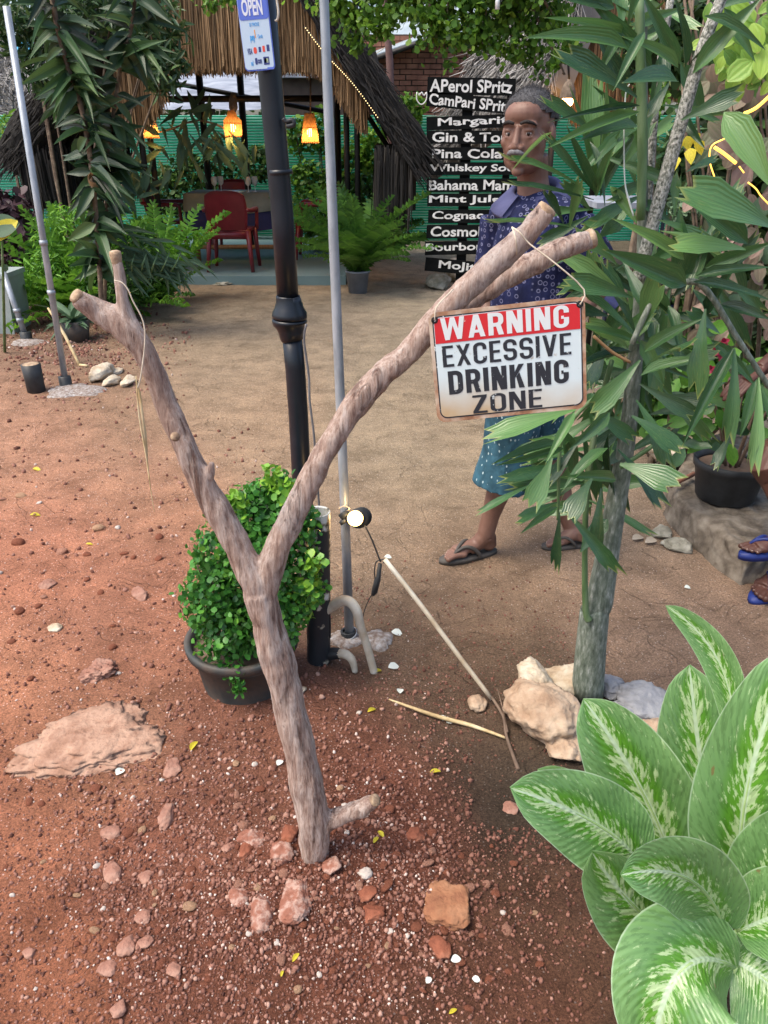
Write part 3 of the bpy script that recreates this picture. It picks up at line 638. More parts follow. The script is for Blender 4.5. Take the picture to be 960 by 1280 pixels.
# ================================================================= WARNING SIGN
def rrect(cx, cy, w_, h_, r, n=6):
    pts = []
    for sx, sy, a0 in ((1, 1, 0), (-1, 1, 90), (-1, -1, 180), (1, -1, 270)):
        for i in range(n+1):
            a = R(a0+90*i/n); pts.append((cx+sx*(w_/2-r)+r*math.cos(a), cy+sy*(h_/2-r)+r*math.sin(a)))
    return pts
def plate(mtx, pts, z0, z1):
    m_ = MB(); n = len(pts); V = [mtx @ Vector((x, y, z0)) for x, y in pts]+[mtx @ Vector((x, y, z1)) for x, y in pts]
    m_.add(V, [tuple(range(n, 2*n)), tuple(reversed(range(n)))]+[(i, (i+1) % n, n+(i+1) % n, n+i) for i in range(n)])
    return m_
def text_obj(name, body, mtx, box, mat, parent, offset=0.0, z=.001, jitter=None, depth=.0003, keep=False):
    """text fitted into box (x0,y0,x1,y1) of the plane mtx, as a real mesh"""
    cu = bpy.data.curves.new('t', 'FONT'); cu.body = body; cu.size = 1; cu.offset = offset; cu.extrude = .002; cu.resolution_u = 3
    to = bpy.data.objects.new('t', cu); C.objects.link(to); dg = bpy.context.evaluated_depsgraph_get(); dg.update()
    me = bpy.data.meshes.new_from_object(to.evaluated_get(dg)); bpy.data.objects.remove(to)
    co = np.array([v.co[:] for v in me.vertices]); lo = co.min(0); hi = co.max(0)
    x0, y0, x1, y1 = box; sx = (x1-x0)/(hi[0]-lo[0]); sy = (y1-y0)/(hi[1]-lo[1])
    if keep: sy = min(sy, sx*1.3); sx = min(sx, sy*1.25)
    V = []
    for c in co:
        x = x0+(c[0]-lo[0])*sx; y = y0+(c[1]-lo[1])*sy
        if jitter: y += jitter*(x1-x0)*noise.noise(Vector((x*14, 3, len(body)))); x += jitter*.5*(y1-y0)*noise.noise(Vector((x*20, y*20, 7)))
        V.append(mtx @ Vector((x, y, z+(depth if c[2] > 0 else -depth))))
    fs = [tuple(p.vertices) for p in me.polygons]; bpy.data.meshes.remove(me)
    return mkobj(name, V, fs, mat, parent, smooth=False)
SD = BD-.05
TL, TR, BR_, BL = P(539, 391, SD), P(735, 370, SD-.005), P(730, 510, SD-.02), P(543, 529, SD-.012)
cen = (TL+TR+BR_+BL)/4; ux = ((TR+BR_)-(TL+BL)).normalized(); uy = ((TL+TR)-(BL+BR_)); uy = (uy-ux*uy.dot(ux)).normalized(); uz = ux.cross(uy)
SW = ((TR-TL).length+(BR_-BL).length)/2; SH = ((TL-BL).length+(TR-BR_).length)/2
print('SIGN', SW, SH)
SM4 = Matrix.Translation(cen) @ Matrix((ux, uy, uz)).transposed().to_4x4()
sg = thing('warning_sign', 'rust-edged metal sign reading WARNING EXCESSIVE DRINKING ZONE hung on the branch', 'sign', cen)
def mat_wear(name, base, wear, thr=.60, sc=60, rust=0.0):
    m, n, b = nmat(name); L = n.links.new; tc = nn(n, 'TexCoord')
    a = nn(n, 'TexNoise'); a.inputs['Scale'].default_value = sc; a.inputs['Detail'].default_value = 8; a.inputs['Roughness'].default_value = .75; L(tc.outputs['Object'], a.inputs[0])
    r = ramp(n, [(0, 0, 0), (1, 1, 1)], [thr, thr+.03]); L(a.outputs[0], r.inputs[0])
    mx = nn(n, 'Mix', data_type='RGBA'); L(r.outputs[0], mx.inputs[0]); mx.inputs[6].default_value = (*base, 1); mx.inputs[7].default_value = (*wear, 1); out = mx.outputs[2]
    if rust:
        a2 = nn(n, 'TexNoise'); a2.inputs['Scale'].default_value = 9; a2.inputs['Detail'].default_value = 8; L(tc.outputs['Object'], a2.inputs[0])
        sx = nn(n, 'SeparateXYZ'); L(tc.outputs['Object'], sx.inputs[0])
        mr = nn(n, 'MapRange'); mr.inputs[1].default_value = SH*.1; mr.inputs[2].default_value = -SH*.5; L(sx.outputs[2], mr.inputs[0])
        ml = nn(n, 'Math', operation='MULTIPLY'); L(a2.outputs[0], ml.inputs[0]); L(mr.outputs[0], ml.inputs[1])
        r2 = ramp(n, [(0, 0, 0), (rust, rust, rust)], [.2, .65]); L(ml.outputs[0], r2.inputs[0])
        m3 = nn(n, 'Mix', data_type='RGBA'); L(r2.outputs[0], m3.inputs[0]); L(out, m3.inputs[6]); m3.inputs[7].default_value = (.45, .30, .14, 1); out = m3.outputs[2]
    L(out, b.inputs['Base Color']); b.inputs['Roughness'].default_value = .42
    return m
mw = mat_wear('enamel_white', (.58, .68, .70), (.40, .38, .33), .64, 45, 1.0)
mr_ = mat_wear('enamel_red', (.55, .018, .025), (.62, .45, .40), .66, 50)
mk_ = mat_wear('worn_black_print', (.018, .022, .03), (.60, .66, .66), .615, 70)
mrim = mk('rusty_rim', [(.14, .05, .025), (.34, .18, .10), (.50, .38, .28), (.62, .54, .46)], 22, .7, .4, 60)
plate(SM4, rrect(0, 0, SW, SH, .014), -.0012, .0).build('rim', mrim, sg, False)
W_, H_ = SW, SH
def sb_(u0, v0, u1, v1): return (-W_/2+u0*W_, H_/2-v1*H_, -W_/2+u1*W_, H_/2-v0*H_)
plate(SM4, rrect(0, 0, W_*.955, H_*.93, .012), .0001, .0006).build('border_line', mk_, sg, False)
plate(SM4, rrect(0, 0, W_*.938, H_*.905, .010), .0008, .0012).build('plate', mw, sg, False)
pts = [p for p in rrect(0, 0, W_*.932, H_*.897, .010)]
yb = H_/2-.275*H_
top = [p for p in pts if p[1] > 0]; top = [(W_*.466, yb)]+top+[(-W_*.466, yb)]
plate(SM4, top, .0014, .0018).build('red_band', mr_, sg, False)
def arc(cx, cy, r, a0, a1, n=5): return [(cx+r*math.cos(R(a0+(a1-a0)*i/n)), cy+r*math.sin(R(a0+(a1-a0)*i/n))) for i in range(n+1)]
def glyph(ch, W, t):
    """condensed block letter in a box W x 1: list of (closed, centreline) strips and ('poly', points)"""
    h = t/2; x0, x1, y0, y1 = h, W-h, h, 1-h; r = .16; o = []
    bar = lambda xa, ya, xb, yb: o.append(('poly', [(xa, ya), (xb, ya), (xb, yb), (xa, yb)]))
    dg = lambda xa, xb, ya=0, yb=1, k=1.0: o.append(('poly', [(xa-h*k, ya), (xa+h*k, ya), (xb+h*k, yb), (xb-h*k, yb)]))
    if ch == 'E': bar(0, 0, t, 1); bar(t, 1-t*.85, W, 1); bar(t, .5-t*.42, W*.92, .5+t*.42); bar(t, 0, W, t*.85)
    if ch == 'Z': bar(0, 1-t*.85, W, 1); bar(0, 0, W, t*.85); o.append(('poly', [(0, t*.85), (t*1.2, t*.85), (W, 1-t*.85), (W-t*1.2, 1-t*.85)]))
    if ch == 'I': bar(0, 0, t, 1)
    if ch == 'N': bar(0, 0, t, 1); bar(W-t, 0, W, 1); o.append(('poly', [(W-t*1.25, 0), (W-t*.02, 0), (t*1.25, 1), (t*.02, 1)]))
    if ch == 'O': o.append(('strip', True, arc(x1-r, y1-r, r, 0, 90)+arc(x0+r, y1-r, r, 90, 180)+arc(x0+r, y0+r, r, 180, 270)+arc(x1-r, y0+r, r, 270, 360)))
    if ch == 'D': o.append(('strip', True, arc(x1-r, y1-r, r, 0, 90)+[(x0, y1), (x0, y0)]+arc(x1-r, y0+r, r, 270, 360)))
    if ch in 'CG':
        p = [(x1, .66)]+arc(x1-r, y1-r, r, 0, 90)+arc(x0+r, y1-r, r, 90, 180)+arc(x0+r, y0+r, r, 180, 270)+arc(x1-r, y0+r, r, 270, 360)
        p.append((x1, .34 if ch == 'C' else .46)); o.append(('strip', False, p))
        if ch == 'G': bar(W*.5, .40, W-t, .40+t*.8)
    if ch == 'S': o.append(('strip', False, [(x1, .70)]+arc(x1-r, y1-r, r, 0, 90)+arc(x0+r, y1-r, r, 90, 180)+arc(x0+r, .5+r*.9, r, 180, 235, 3)+arc(x1-r, .5-r*.9, r, 55, 0, 3)+arc(x1-r, y0+r, r, 0, -90)+arc(x0+r, y0+r, r, 270, 180)+[(x0, .30)]))
    if ch == 'X': dg(h*1.1, W-h*1.1); dg(W-h*1.1, h*1.1)
    if ch == 'V': dg(W/2, h*1.05); dg(W/2, W-h*1.05)
    if ch == 'A': dg(h, W/2, k=1.0); dg(W-h, W/2, k=1.0); bar(W*.25, .20, W*.75, .20+t*.75)
    if ch == 'W': q = W/4; dg(q, h*.9, k=.95); dg(q, 2*q, k=.85); dg(3*q, 2*q, k=.85); dg(3*q, W-h*.9, k=.95)
    if ch == 'K': bar(0, 0, t, 1); o.append(('poly', [(t, .42), (t, .68), (W-t*1.05, 1), (W, 1)])); o.append(('poly', [(W-t*1.1, 0), (W, 0), (t*1.9, .66), (t*1.25, .48)]))
    if ch == 'R': bar(0, 0, t, 1); o.append(('strip', False, [(t*.9, y1)]+arc(x1-r, y1-r, r, 90, 0)+arc(x1-r, .46+r, r, 0, -90)+[(t*.9, .46)])); o.append(('poly', [(W-t*1.05, 0), (W, 0), (W-t*.55, .44), (W-t*1.55, .44)]))
    return o
def block_word(word, box, mat, t=.17, z=.0018):
    x0, y0, x1, y1 = box; H_ = y1-y0; ws = [{'I': t, 'W': .78, 'N': .52, 'A': .56, 'V': .54, 'X': .54, 'E': .42, 'Z': .46}.get(c, .50) for c in word]; gap = .105
    tot = sum(ws)+gap*(len(word)-1); sx = (x1-x0)/tot; x = x0
    for ci, (c, w_) in enumerate(zip(word, ws)):
        m_ = MB(); k = 0
        for g_ in glyph(c, w_, t):
            zz = z+k*.00006; k += 1
            if g_[0] == 'poly': pl = g_[1]; n_ = len(pl); m_.add([SM4 @ Vector((x+px*sx, y0+py*H_, zz)) for px, py in pl]+[SM4 @ Vector((x+px*sx, y0+py*H_, z-.0005)) for px, py in pl], [tuple(range(n_))]+[(i, n_+i, n_+(i+1) % n_, (i+1) % n_) for i in range(n_)])
            else:
                cl, pts = g_[1], g_[2]; q = []
                for p in pts:
                    if not q or (Vector(p)-Vector(q[-1])).length > 1e-4: q.append(p)
                if cl and (Vector(q[0])-Vector(q[-1])).length < 1e-4: q.pop()
                n_ = len(q); V = []
                for i, p in enumerate(q):
                    a = Vector(q[i-1] if (cl or i) else q[0]); b_ = Vector(q[(i+1) % n_] if (cl or i < n_-1) else q[-1]); p = Vector(p)
                    d1 = (p-a).normalized() if (p-a).length > 1e-6 else (b_-p).normalized(); d2 = (b_-p).normalized() if (b_-p).length > 1e-6 else d1
                    n1 = Vector((-d1.y, d1.x)); n2 = Vector((-d2.y, d2.x)); mm_ = (n1+n2).normalized(); l_ = (t/2)/max(.6, mm_.dot(n1))
                    V += [SM4 @ Vector((x+(p.x+mm_.x*l_)*sx, y0+(p.y+mm_.y*l_)*H_, zz)), SM4 @ Vector((x+(p.x-mm_.x*l_)*sx, y0+(p.y-mm_.y*l_)*H_, zz))]
                m_.add(V, [(2*i, 2*i+1, 2*((i+1) % n_)+1, 2*((i+1) % n_)) for i in range(n_ if cl else n_-1)])
        m_.build('letter', mat, sg, False); x += (w_+gap)*sx
block_word('WARNING', sb_(.075, .055, .895, .250), mat_wear('worn_white_print', (.64, .68, .68), (.5, .2, .2), .68, 60), .165, .0022)
block_word('EXCESSIVE', sb_(.07, .300, .905, .490), mk_, .145)
block_word('DRINKING', sb_(.095, .530, .885, .745), mk_, .175)
block_word('ZONE', sb_(.245, .775, .705, .945), mk_, .140)
for u, v in ((.04, .065), (.965, .065)):
    m_ = MB(); c = SM4 @ Vector((-W_/2+u*W_, H_/2-v*H_, .002)); m_.lathe(c, [(.0022, 0), (.0042, .0008), (.0055, -.0005)], 12, uz); m_.build('eyelet', M['darkwood'], sg)
mb = MB(); e1 = SM4 @ Vector((-W_/2+.04*W_, H_/2-.065*H_, .003)); e2 = SM4 @ Vector((-W_/2+.965*W_, H_/2-.065*H_, .003))
mb.tube([e2, P(730, 362, SD-.003), P(695, 330, SD-.002), P(662, 305, BD-.034), P(650, 291, BD-.036), P(640, 284, BD-.02)], .0012, 6, smooth=3)
mb.tube([P(640, 284, BD-.02), P(645, 300, BD-.038), P(646, 318, BD-.02)], .0011, 6, smooth=3)
tag(mb.build('cord', M['string'], None, loc=e2), 'white cord looping from the thick upper limb to the right corner of the sign', 'cord')
mb = MB()
mb.tube([e1, P(545, 385, SD), P(556, 372, BD-.037), P(566, 362, BD-.02)], .0011, 6, smooth=3)
tag(mb.build('cord', M['string'], None, loc=e1), 'short white cord holding the left corner of the sign', 'cord')
# ================================================================= POLES, PIPES AND LAMP
pd = 2.32; base = Vector((P(392, 800, pd).x, pd, GZ(P(392, 800, pd).x, pd)))
bp_ = thing('lamp_post', 'black gloss lamp post with flared collar standing behind the potted shrub', 'post', base)
def seg(mb, l, n=20, d=None, smooth=0):
    p_, r_ = pxs([(a, b, w_, d if d else e) for a, b, w_, *e_ in l for e in (e_ or [None])]) if d is None else pxs([(a, b, w_, d) for a, b, w_ in l]); mb.tube(p_, r_, n, smooth=smooth)
mb = MB(); top_ = P(322, -90, pd)
seg(mb, [(322,-90,31), (337,90,30), (346,190,28.5), (353,270,28), (360,372,27)], 24, pd); mb.build('upper_tube', M['blackpaint'], bp_)
mb = MB(); seg(mb, [(350,212,31.5),(350.5,218,31.5),(350.6,218.5,28)], 24, pd); mb.build('joint_ring', M['blackpaint'], bp_)
mb = MB(); seg(mb, [(360,370,30),(360,371,30),(361,377,32),(361.5,385,37),(362,391,43),(362,395,44),(362,397.5,43),(362,397.6,38)], 28, pd)
seg(mb, [(362,399,37),(362,399.1,43),(362,402,44),(362,404,42),(363,408,36),(364,415,32),(365,424,29),(365.2,424.5,25)], 28, pd); mb.build('collar', M['blackpaint'], bp_)
mb = MB(); seg(mb, [(365,420,25),(369,460,25),(373,520,24.5),(377,600,24),(392,800,24),(393,825,24)], 24, pd); mb.build('lower_tube', M['blackpaint'], bp_)
mb = MB(); mb.tube([P(383, 405, pd-.035), P(380, 425, pd-.035), P(386, 470, pd-.035), P(387, 500, pd-.035), P(392, 540, pd-.03), P(396, 590, pd-.02), P(400, 650, pd-.02)], .0035, 8, smooth=4); mb.build('side_cable', M['cable'], bp_)
mb = MB(); mb.tube([P(343, -30, pd-.05), P(346, 0, pd-.05), P(348, 15, pd-.05), P(347, 24, pd-.045), P(344, 26, pd-.04)], .0028, 8, smooth=4); mb.build('top_cable', M['pvc'], bp_)
mb = MB(); mb.tube([P(354, 148, pd-.03), P(358, 152, pd-.03), P(366, 150, pd-.03), P(367, 156, pd-.03), P(358, 158, pd-.03)], .006, 8, smooth=3); mb.build('tape_knot', M['blackplastic'], bp_)

# ---- OPEN / card payment sign fixed to the post
od = pd-.055
tl, tr, brr, bll = P(294, -75, od), P(335, -79, od), P(335.5, 87, od), P(299.5, 89.5, od)
cen2 = (tl+tr+brr+bll)/4; ox = ((tr+brr)-(tl+bll)).normalized(); oy = ((tl+tr)-(bll+brr)); oy = (oy-ox*oy.dot(ox)).normalized(); oz = ox.cross(oy)
OW = ((tr-tl).length+(brr-bll).length)/2; OH = ((tl-bll).length+(tr-brr).length)/2
OM = Matrix.Translation(cen2) @ Matrix((ox, oy, oz)).transposed().to_4x4()
os_ = thing('open_sign', 'blue and white OPEN sign with card payment marks fixed high on the black post', 'sign', cen2)
def fl(name, c, r=.5):
    m, n, b = nmat(name); no = nn(n, 'TexNoise'); no.inputs['Scale'].default_value = 30
    rr = ramp(n, [tuple(x*.9 for x in c), c]); n.links.new(no.outputs[0], rr.inputs[0]); n.links.new(rr.outputs[0], b.inputs['Base Color']); b.inputs['Roughness'].default_value = r; return m
mpw, mpb = fl('sign_white', (.52, .66, .80)), fl('sign_blue', (.10, .17, .62)); mcy = fl('print_cyan', (.05, .35, .75)); mrd = fl('print_red', (.75, .08, .05)); mnv = fl('print_navy', (.03, .05, .2)); mor = fl('print_orange', (.85, .35, .05))
plate(OM, rrect(0, 0, OW, OH, .010), -.002, 0).build('rim', mpb, os_, False)
plate(OM, rrect(-OW*.012, OH*.004, OW*.955, OH*.985, .009), .0005, .001).build('panel', mpw, os_, False)
def ob(u0, y0, u1, y1):   # u across 0..1, y in photo pixels down the sign (top -77, bottom 88)
    return (-OW/2+u0*OW, OH/2-(y1+77)/165*OH, -OW/2+u1*OW, OH/2-(y0+77)/165*OH)
x0, y0_, x1, y1_ = ob(.02, -74, .965, 22)
plate(OM, rrect((x0+x1)/2, (y0_+y1_)/2, x1-x0, y1_-y0_, .006), .0012, .0016).build('blue_panel', mpb, os_, False)
text_obj('lettering', 'OPEN', OM, ob(.13, -5, .80, 17), fl('print_white', (.75, .78, .85)), os_, .03, .002)
text_obj('lettering', 'BY PHONE', OM, ob(.32, 25.5, .63, 30.5), mcy, os_, .01, .0013)
text_obj('lettering', 'pay', OM, ob(.29, 42, .45, 51), mcy, os_, .04, .0013)
text_obj('lettering', 'Cards', OM, ob(.54, 41, .70, 46), mcy, os_, .01, .0013)
text_obj('lettering', 'VISA', OM, ob(.14, 58, .31, 66), mnv, os_, .02, .0013)
def opl(name, u0, y0, u1, y1, mat, r=.001):
    a, b, c, d = ob(u0, y0, u1, y1); plate(OM, rrect((a+c)/2, (b+d)/2, c-a, d-b, min(r, (c-a)/2.05, (d-b)/2.05)), .0012, .0015).build(name, mat, os_, False)
opl('mark', .445, 34.5, .475, 45, mor); opl('mark', .35, 57, .46, 65.5, mrd, .01); opl('mark', .52, 57, .60, 64, mnv); opl('mark', .65, 56, .73, 64, mrd); opl('mark', .79, 55, .88, 63.5, mnv)
opl('mark', .36, 71, .44, 80, mnv, .01); text_obj('lettering', 'com', OM, ob(.45, 73, .58, 79), mnv, os_, .04, .0013); opl('mark', .64, 70.5, .83, 81, mnv); opl('mark', .67, 72.5, .80, 78.5, fl('print_pale', (.5, .6, .3)))
text_obj('lettering', 'ml', OM, ob(.22, 74, .29, 81), mcy, os_, .02, .0013); opl('mark', .74, 84.5, .96, 87.5, mpb)

# ---- short black pipe stub with flaking white paint
sb = G(398, 826); sd = sb.y
st = thing('pipe_stub', 'short thick black pipe with flaking white paint standing beside the potted shrub', 'pipe', sb)
m, n, b = nmat('flaked_black_paint'); L = n.links.new; tc = nn(n, 'TexCoord')
a = nn(n, 'TexNoise'); a.inputs['Scale'].default_value = 22; a.inputs['Detail'].default_value = 6; L(tc.outputs['Object'], a.inputs[0])
sx = nn(n, 'SeparateXYZ'); L(tc.outputs['Object'], sx.inputs[0]); mr = nn(n, 'MapRange'); mr.inputs[1].default_value = .28; mr.inputs[2].default_value = .55; L(sx.outputs[2], mr.inputs[0])
ad = nn(n, 'Math', operation='MULTIPLY_ADD'); L(mr.outputs[0], ad.inputs[0]); ad.inputs[1].default_value = .22; L(a.outputs[0], ad.inputs[2])
r = ramp(n, [(.016, .022, .028), (.016, .022, .028), (.30, .27, .20), (.62, .62, .58)], [0, .605, .63, .7]); L(ad.outputs[0], r.inputs[0]); L(r.outputs[0], b.inputs['Base Color']); b.inputs['Roughness'].default_value = .5
bq = nn(n, 'Bump'); bq.inputs['Strength'].default_value = .4; bq.inputs['Distance'].default_value = .003; L(ad.outputs[0], bq.inputs['Height']); L(bq.outputs[0], b.inputs['Normal'])
r0 = 14.5*mpp(sb); ht = P(396, 640, sd).z; xt = P(397, 640, sd).x
mb = MB(); mb.tube([(sb.x, sd, sb.z-.05), ((sb.x+xt)/2, sd, ht/2), (xt, sd, ht)], r0, 28, caps=False); mb.tube([(xt, sd, ht), (xt, sd, ht-.12)], r0*.86, 28, caps=False)
mb.lathe((xt, sd, ht), [(r0, 0), (r0*.98, .003), (r0*.86, 0)], 28); mb.lathe((xt, sd, ht-.05), [(.001, 0), (r0*.86, 0)], 28); mb.build('pipe', m, st)
mb = MB(); mb.tube([(sb.x+r0+.004, sd-.01, .12), (sb.x+r0+.006, sd-.01, .2), (sb.x+r0+.002, sd-.01, .27)], .003, 6, smooth=3); mb.build('wire_end', M['blackplastic'], st)

# ---- galvanised pole with the small spot lamp
gb = G(436, 796); gd = gb.y
gp = thing('metal_pole', 'slim galvanised metal pole standing in a cement collar beside the spot lamp', 'pole', gb)
mb = MB(); seg(mb, [(437,800,11.5),(431,640,11.5),(427,540,12),(417,300,12.5),(405,0,12),(401,-90,12)], 16, gd); mb.build('tube', M['galv'], gp)
mb = MB(); c = Vector((gb.x-.002, gd, gb.z)); mb.lathe(c, [(.024, -.03), (.026, .025), (.024, .027), (.018, .025)], 20); mb.build('socket', M['blackplastic'], gp)
mb = MB(); mb.tube([c+Vector((.03*math.cos(t), .03*math.sin(t), .012+.012*math.sin(t+1))) for t in np.linspace(0, 12, 40)], .0018, 6); mb.build('wire_binding', M['galv'], gp)
def patch(name, label, pxy, rx, ry, mat, seed, lift=.006, loc=None, h=.018):
    g = G(*pxy); mb = MB(); V = [(g.x, g.y, GZ(g.x, g.y)+lift+h)]; n = 44; K = 7
    for j in range(1, K+1):
        for i in range(n):
            a = 2*math.pi*i/n; k = j/K*(1+.35*noise.noise(Vector((math.cos(a)*1.7, math.sin(a)*1.7, seed)))+.16*noise.noise(Vector((math.cos(a)*6, math.sin(a)*6, seed))))
            x = g.x+rx*k*math.cos(a); y = g.y+ry*k*math.sin(a); e = max(0, 1-(j/K)**2)
            V.append((x, y, GZ(x, y)+lift*(1 if j < K else -2)+h*e+.004*noise.noise(Vector((x*60, y*60, seed)))*e))
    F = [(0, 1+i, 1+(i+1) % n) for i in range(n)]+[(1+(j-1)*n+i, 1+j*n+i, 1+j*n+(i+1) % n, 1+(j-1)*n+(i+1) % n) for j in range(1, K) for i in range(n)]
    mb.add(V, F); return tag(mb.build(name, M[mat], None, loc=g), label, 'cement')
patch('cement_patch', 'splash of pale cement on the soil right of the galvanised pole', (470, 800), .062, .058, 'cement', 3)
patch('cement_patch', 'rough cement footing right round the base of the galvanised pole', (432, 800), .07, .05, 'cement', 5, h=.008)

ld = gd-.045; lc = P(444, 648, ld)
lamp = thing('spot_lamp', 'small lit garden spot lamp wired onto the galvanised pole', 'lamp', lc)
ax = (CAM+Vector((-.05, 0, -.35))-lc).normalized()
mb = MB(); rr_ = 10*mpp(lc)
mb.lathe(lc-ax*.01, [(rr_*.5, -.035), (rr_*.9, -.03), (rr_, 0), (rr_*1.08, .004), (rr_*1.08, .007), (rr_*1.0, .007), (rr_*.98, .003)], 20, ax)
for k in range(6): mb.lathe(lc-ax*(.015+.006*k)+Vector((.01+.002*k, 0, -.002)), [(rr_*.3, 0), (rr_*1.3, 0), (rr_*1.3, .0025), (rr_*.3, .0025)], 18, ax)
mb.build('housing', M['blackplastic'], lamp)
mb = MB(); mb.lathe(lc+ax*.001, [(.0005, .0035), (rr_*.6, .003), (rr_*1.0, 0)], 18, ax); mb.build('lens', M['led'], lamp)
mb = MB(); q = P(431, 645, ld+.01); mb.box(q, (.03, .006, .028), Matrix.Rotation(R(-35), 3, 'Y')); mb.box(P(429, 652, ld+.01), (.022, .012, .012), Matrix.Rotation(R(-35), 3, 'Y')); mb.build('bracket', M['blackplastic'], lamp)
mb = MB(); mb.tube([P(423, 636, ld), P(430, 632, ld-.01), P(437, 636, ld), P(430, 640, ld+.04)], .0014, 6, smooth=3); mb.build('tie_wire', M['string'], lamp)
li = bpy.data.lights.new('spot_lamp_light', 'POINT'); li.energy = .35; li.color = (1, .62, .25); li.shadow_soft_size = .012
lo_ = bpy.data.objects.new('spot_lamp_light', li); C.objects.link(lo_); lo_.location = lc+ax*.03
mb = MB(); mb.tube([P(456, 657, ld), P(465, 675, ld), P(474, 698, ld-.01), P(476, 702, ld-.01)], .0028, 8, smooth=4)
mb.tube([P(475, 700, ld-.01), P(470, 703, ld-.01), P(468, 715, ld-.01), P(470, 730, ld-.01)], .0022, 6, smooth=4)
mb.tube([P(476, 700, ld-.012), P(482, 699, ld-.012), P(479, 704, ld-.02)], .0022, 6, smooth=4)
mb.tube([P(468, 738, ld), P(461, 750, ld), P(455, 765, ld+.02), P(452, 783, ld+.05), P(449, 800, ld+.05)], .0016, 6, smooth=4)
seg(mb, [(475,705,5),(473,722,6),(472,724,8),(468,740,8),(466,744,4)], 8, ld-.01)
tag(mb.build('lamp_cable', M['blackplastic'], None, loc=P(470, 720, ld)), 'thin black cable with a taped joint hanging from the spot lamp', 'cable')

# ---- propped white tube and dry stick
a_, b_ = P(481, 699, 2.02), G(614, 880); b_.z += .02
mb = MB(); mb.tube([a_, a_.lerp(b_, .35)+Vector((0, 0, .004)), a_.lerp(b_, .7), b_], [.0072, .0075, .0073, .0068], 12, smooth=3)
tag(mb.build('plastic_tube', M['pvc'], None, loc=b_), 'dirty white plastic tube propped at a slant, its top near the spot lamp', 'tube')
mb = MB(); mb.tube([b_+Vector((0, 0, .006)), G(628, 905)+Vector((0, 0, .03)), G(633, 925)+Vector((0, 0, .012)), G(648, 962)+Vector((0, 0, .0))], [.005, .004, .005, .006], 8, smooth=3, jit=.2)
mb.tube([G(634, 922)+Vector((0, 0, .02)), G(627, 893)+Vector((0, 0, .03)), G(620, 876)+Vector((0, 0, .05))], [.003, .002, .001], 6, smooth=3)
tag(mb.build('dry_stick', M['twig'], None, loc=b_), 'thin forked brown stick continuing the foot of the white tube', 'stick')
mb = MB(); mb.tube([G(486, 884)+Vector((0, 0, .03)), G(540, 900)+Vector((0, 0, .02)), G(590, 912)+Vector((0, 0, .014)), G(632, 925)+Vector((0, 0, .008))], [.002, .0065, .0065, .004], 6, smooth=4, jit=.2)
tag(mb.build('bamboo_strip', M['bamboo'], None, loc=G(560, 905)), 'split bamboo strip lying across the dark soil', 'bamboo')
# ---- bent conduits
def pipe(name, label, l, mat, loc, cat='pipe'):
    mb = MB(); pts = []; rad = []
    for (x, y, d, w_) in l: p = P(x, y, d); pts.append(p); rad.append(w_*mpp(p)/2)
    mb.tube(pts, rad, 14, smooth=5); return tag(mb.build(name, M[mat], None, loc=loc), label, cat)
g1 = G(467, 838)
pipe('bent_conduit', 'pale conduit arching out from behind the black pipe into the soil', [(400,768,g1.y+.04,13),(415,758,g1.y+.03,13),(428,751,g1.y+.02,13.5),(438,753,g1.y+.01,13.5),(446,764,g1.y,12.5),(450,780,g1.y,11),(460,812,g1.y,10),(468,842,g1.y,9.5)], 'pvc', g1)
g2 = G(440, 838)
pipe('conduit_elbow', 'short pale elbow of conduit poking out of the soil', [(422,817,g2.y+.03,12),(432,818,g2.y+.02,12),(440,825,g2.y+.005,10),(444,840,g2.y,7)], 'pvc', g2)
pipe('conduit_sleeve', 'short black sleeve between the black pipe and the pale elbow', [(404,820,g2.y+.06,17),(414,817,g2.y+.04,16),(425,817,g2.y+.03,14)], 'blackplastic', g2)

# ================================================================= LEAF LIBRARY
def mesh_from(name, mb, mat):
    me = bpy.data.meshes.new(name); me.from_pydata(mb.v, [], mb.f); fin_mesh(me, mat, mb.t, mb.uv, True); return me
def leaflet(kind, seed, droop=.18, nseg=8, fold=.12):
    """unit leaflet along +Y, width 1 (x -.5...5); kinds: lance, wedge (fishtail), oval, heart"""
    r = random.Random(seed); mb = MB(); rows = []
    for i in range(nseg+1):
        t = i/nseg
        if kind == 'lance': w_ = min(1, (t/.25)**.7)*(1-max(0, (t-.35)/.65)**1.6)
        elif kind == 'wedge': w_ = .10+.90*min(1, t/.72)**1.15 if t <= .78 else 1-(t-.78)*.9
        elif kind == 'oval': w_ = math.sin(math.pi*min(1, t*.97+.015))**.75
        else: w_ = math.sin(math.pi*min(1, t**.62*.985+.01))**.9*1.0
        w_ = max(w_, .02); wob = 1+.06*r.uniform(-1, 1)
        z = -droop*t*t
        rows.append((t, w_*.5*wob, z))
    bend = r.uniform(-.06, .06); tw = r.uniform(-.25, .25)
    V = []; UV = []
    for i, (t, hw, z) in enumerate(rows):
        bx = bend*math.sin(t*math.pi)
        ty = t
        for j, u in enumerate((-1, -.5, 0, .5, 1)):
            yy = ty
            if kind == 'wedge' and t > .74:  # jagged truncated end
                jag = [-.10, .05, -.08, .10, -.16][j] if seed % 2 else [.12, -.07, .05, -.12, -.03][j]
                yy = ty+(t-.74)/.26*(jag+r.uniform(-.04, .04))
            zz = z+abs(u)*fold*hw*(1 if kind != 'wedge' else .6)+tw*u*hw*t*.6
            V.append((bx+u*hw, yy, zz)); UV.append((u*.5+.5, t))
    F = [(i*5+j, i*5+j+1, (i+1)*5+j+1, (i+1)*5+j) for i in range(nseg) for j in range(4)]
    mb.add(V, F, r.random(), UV); return mb
LIB = {}
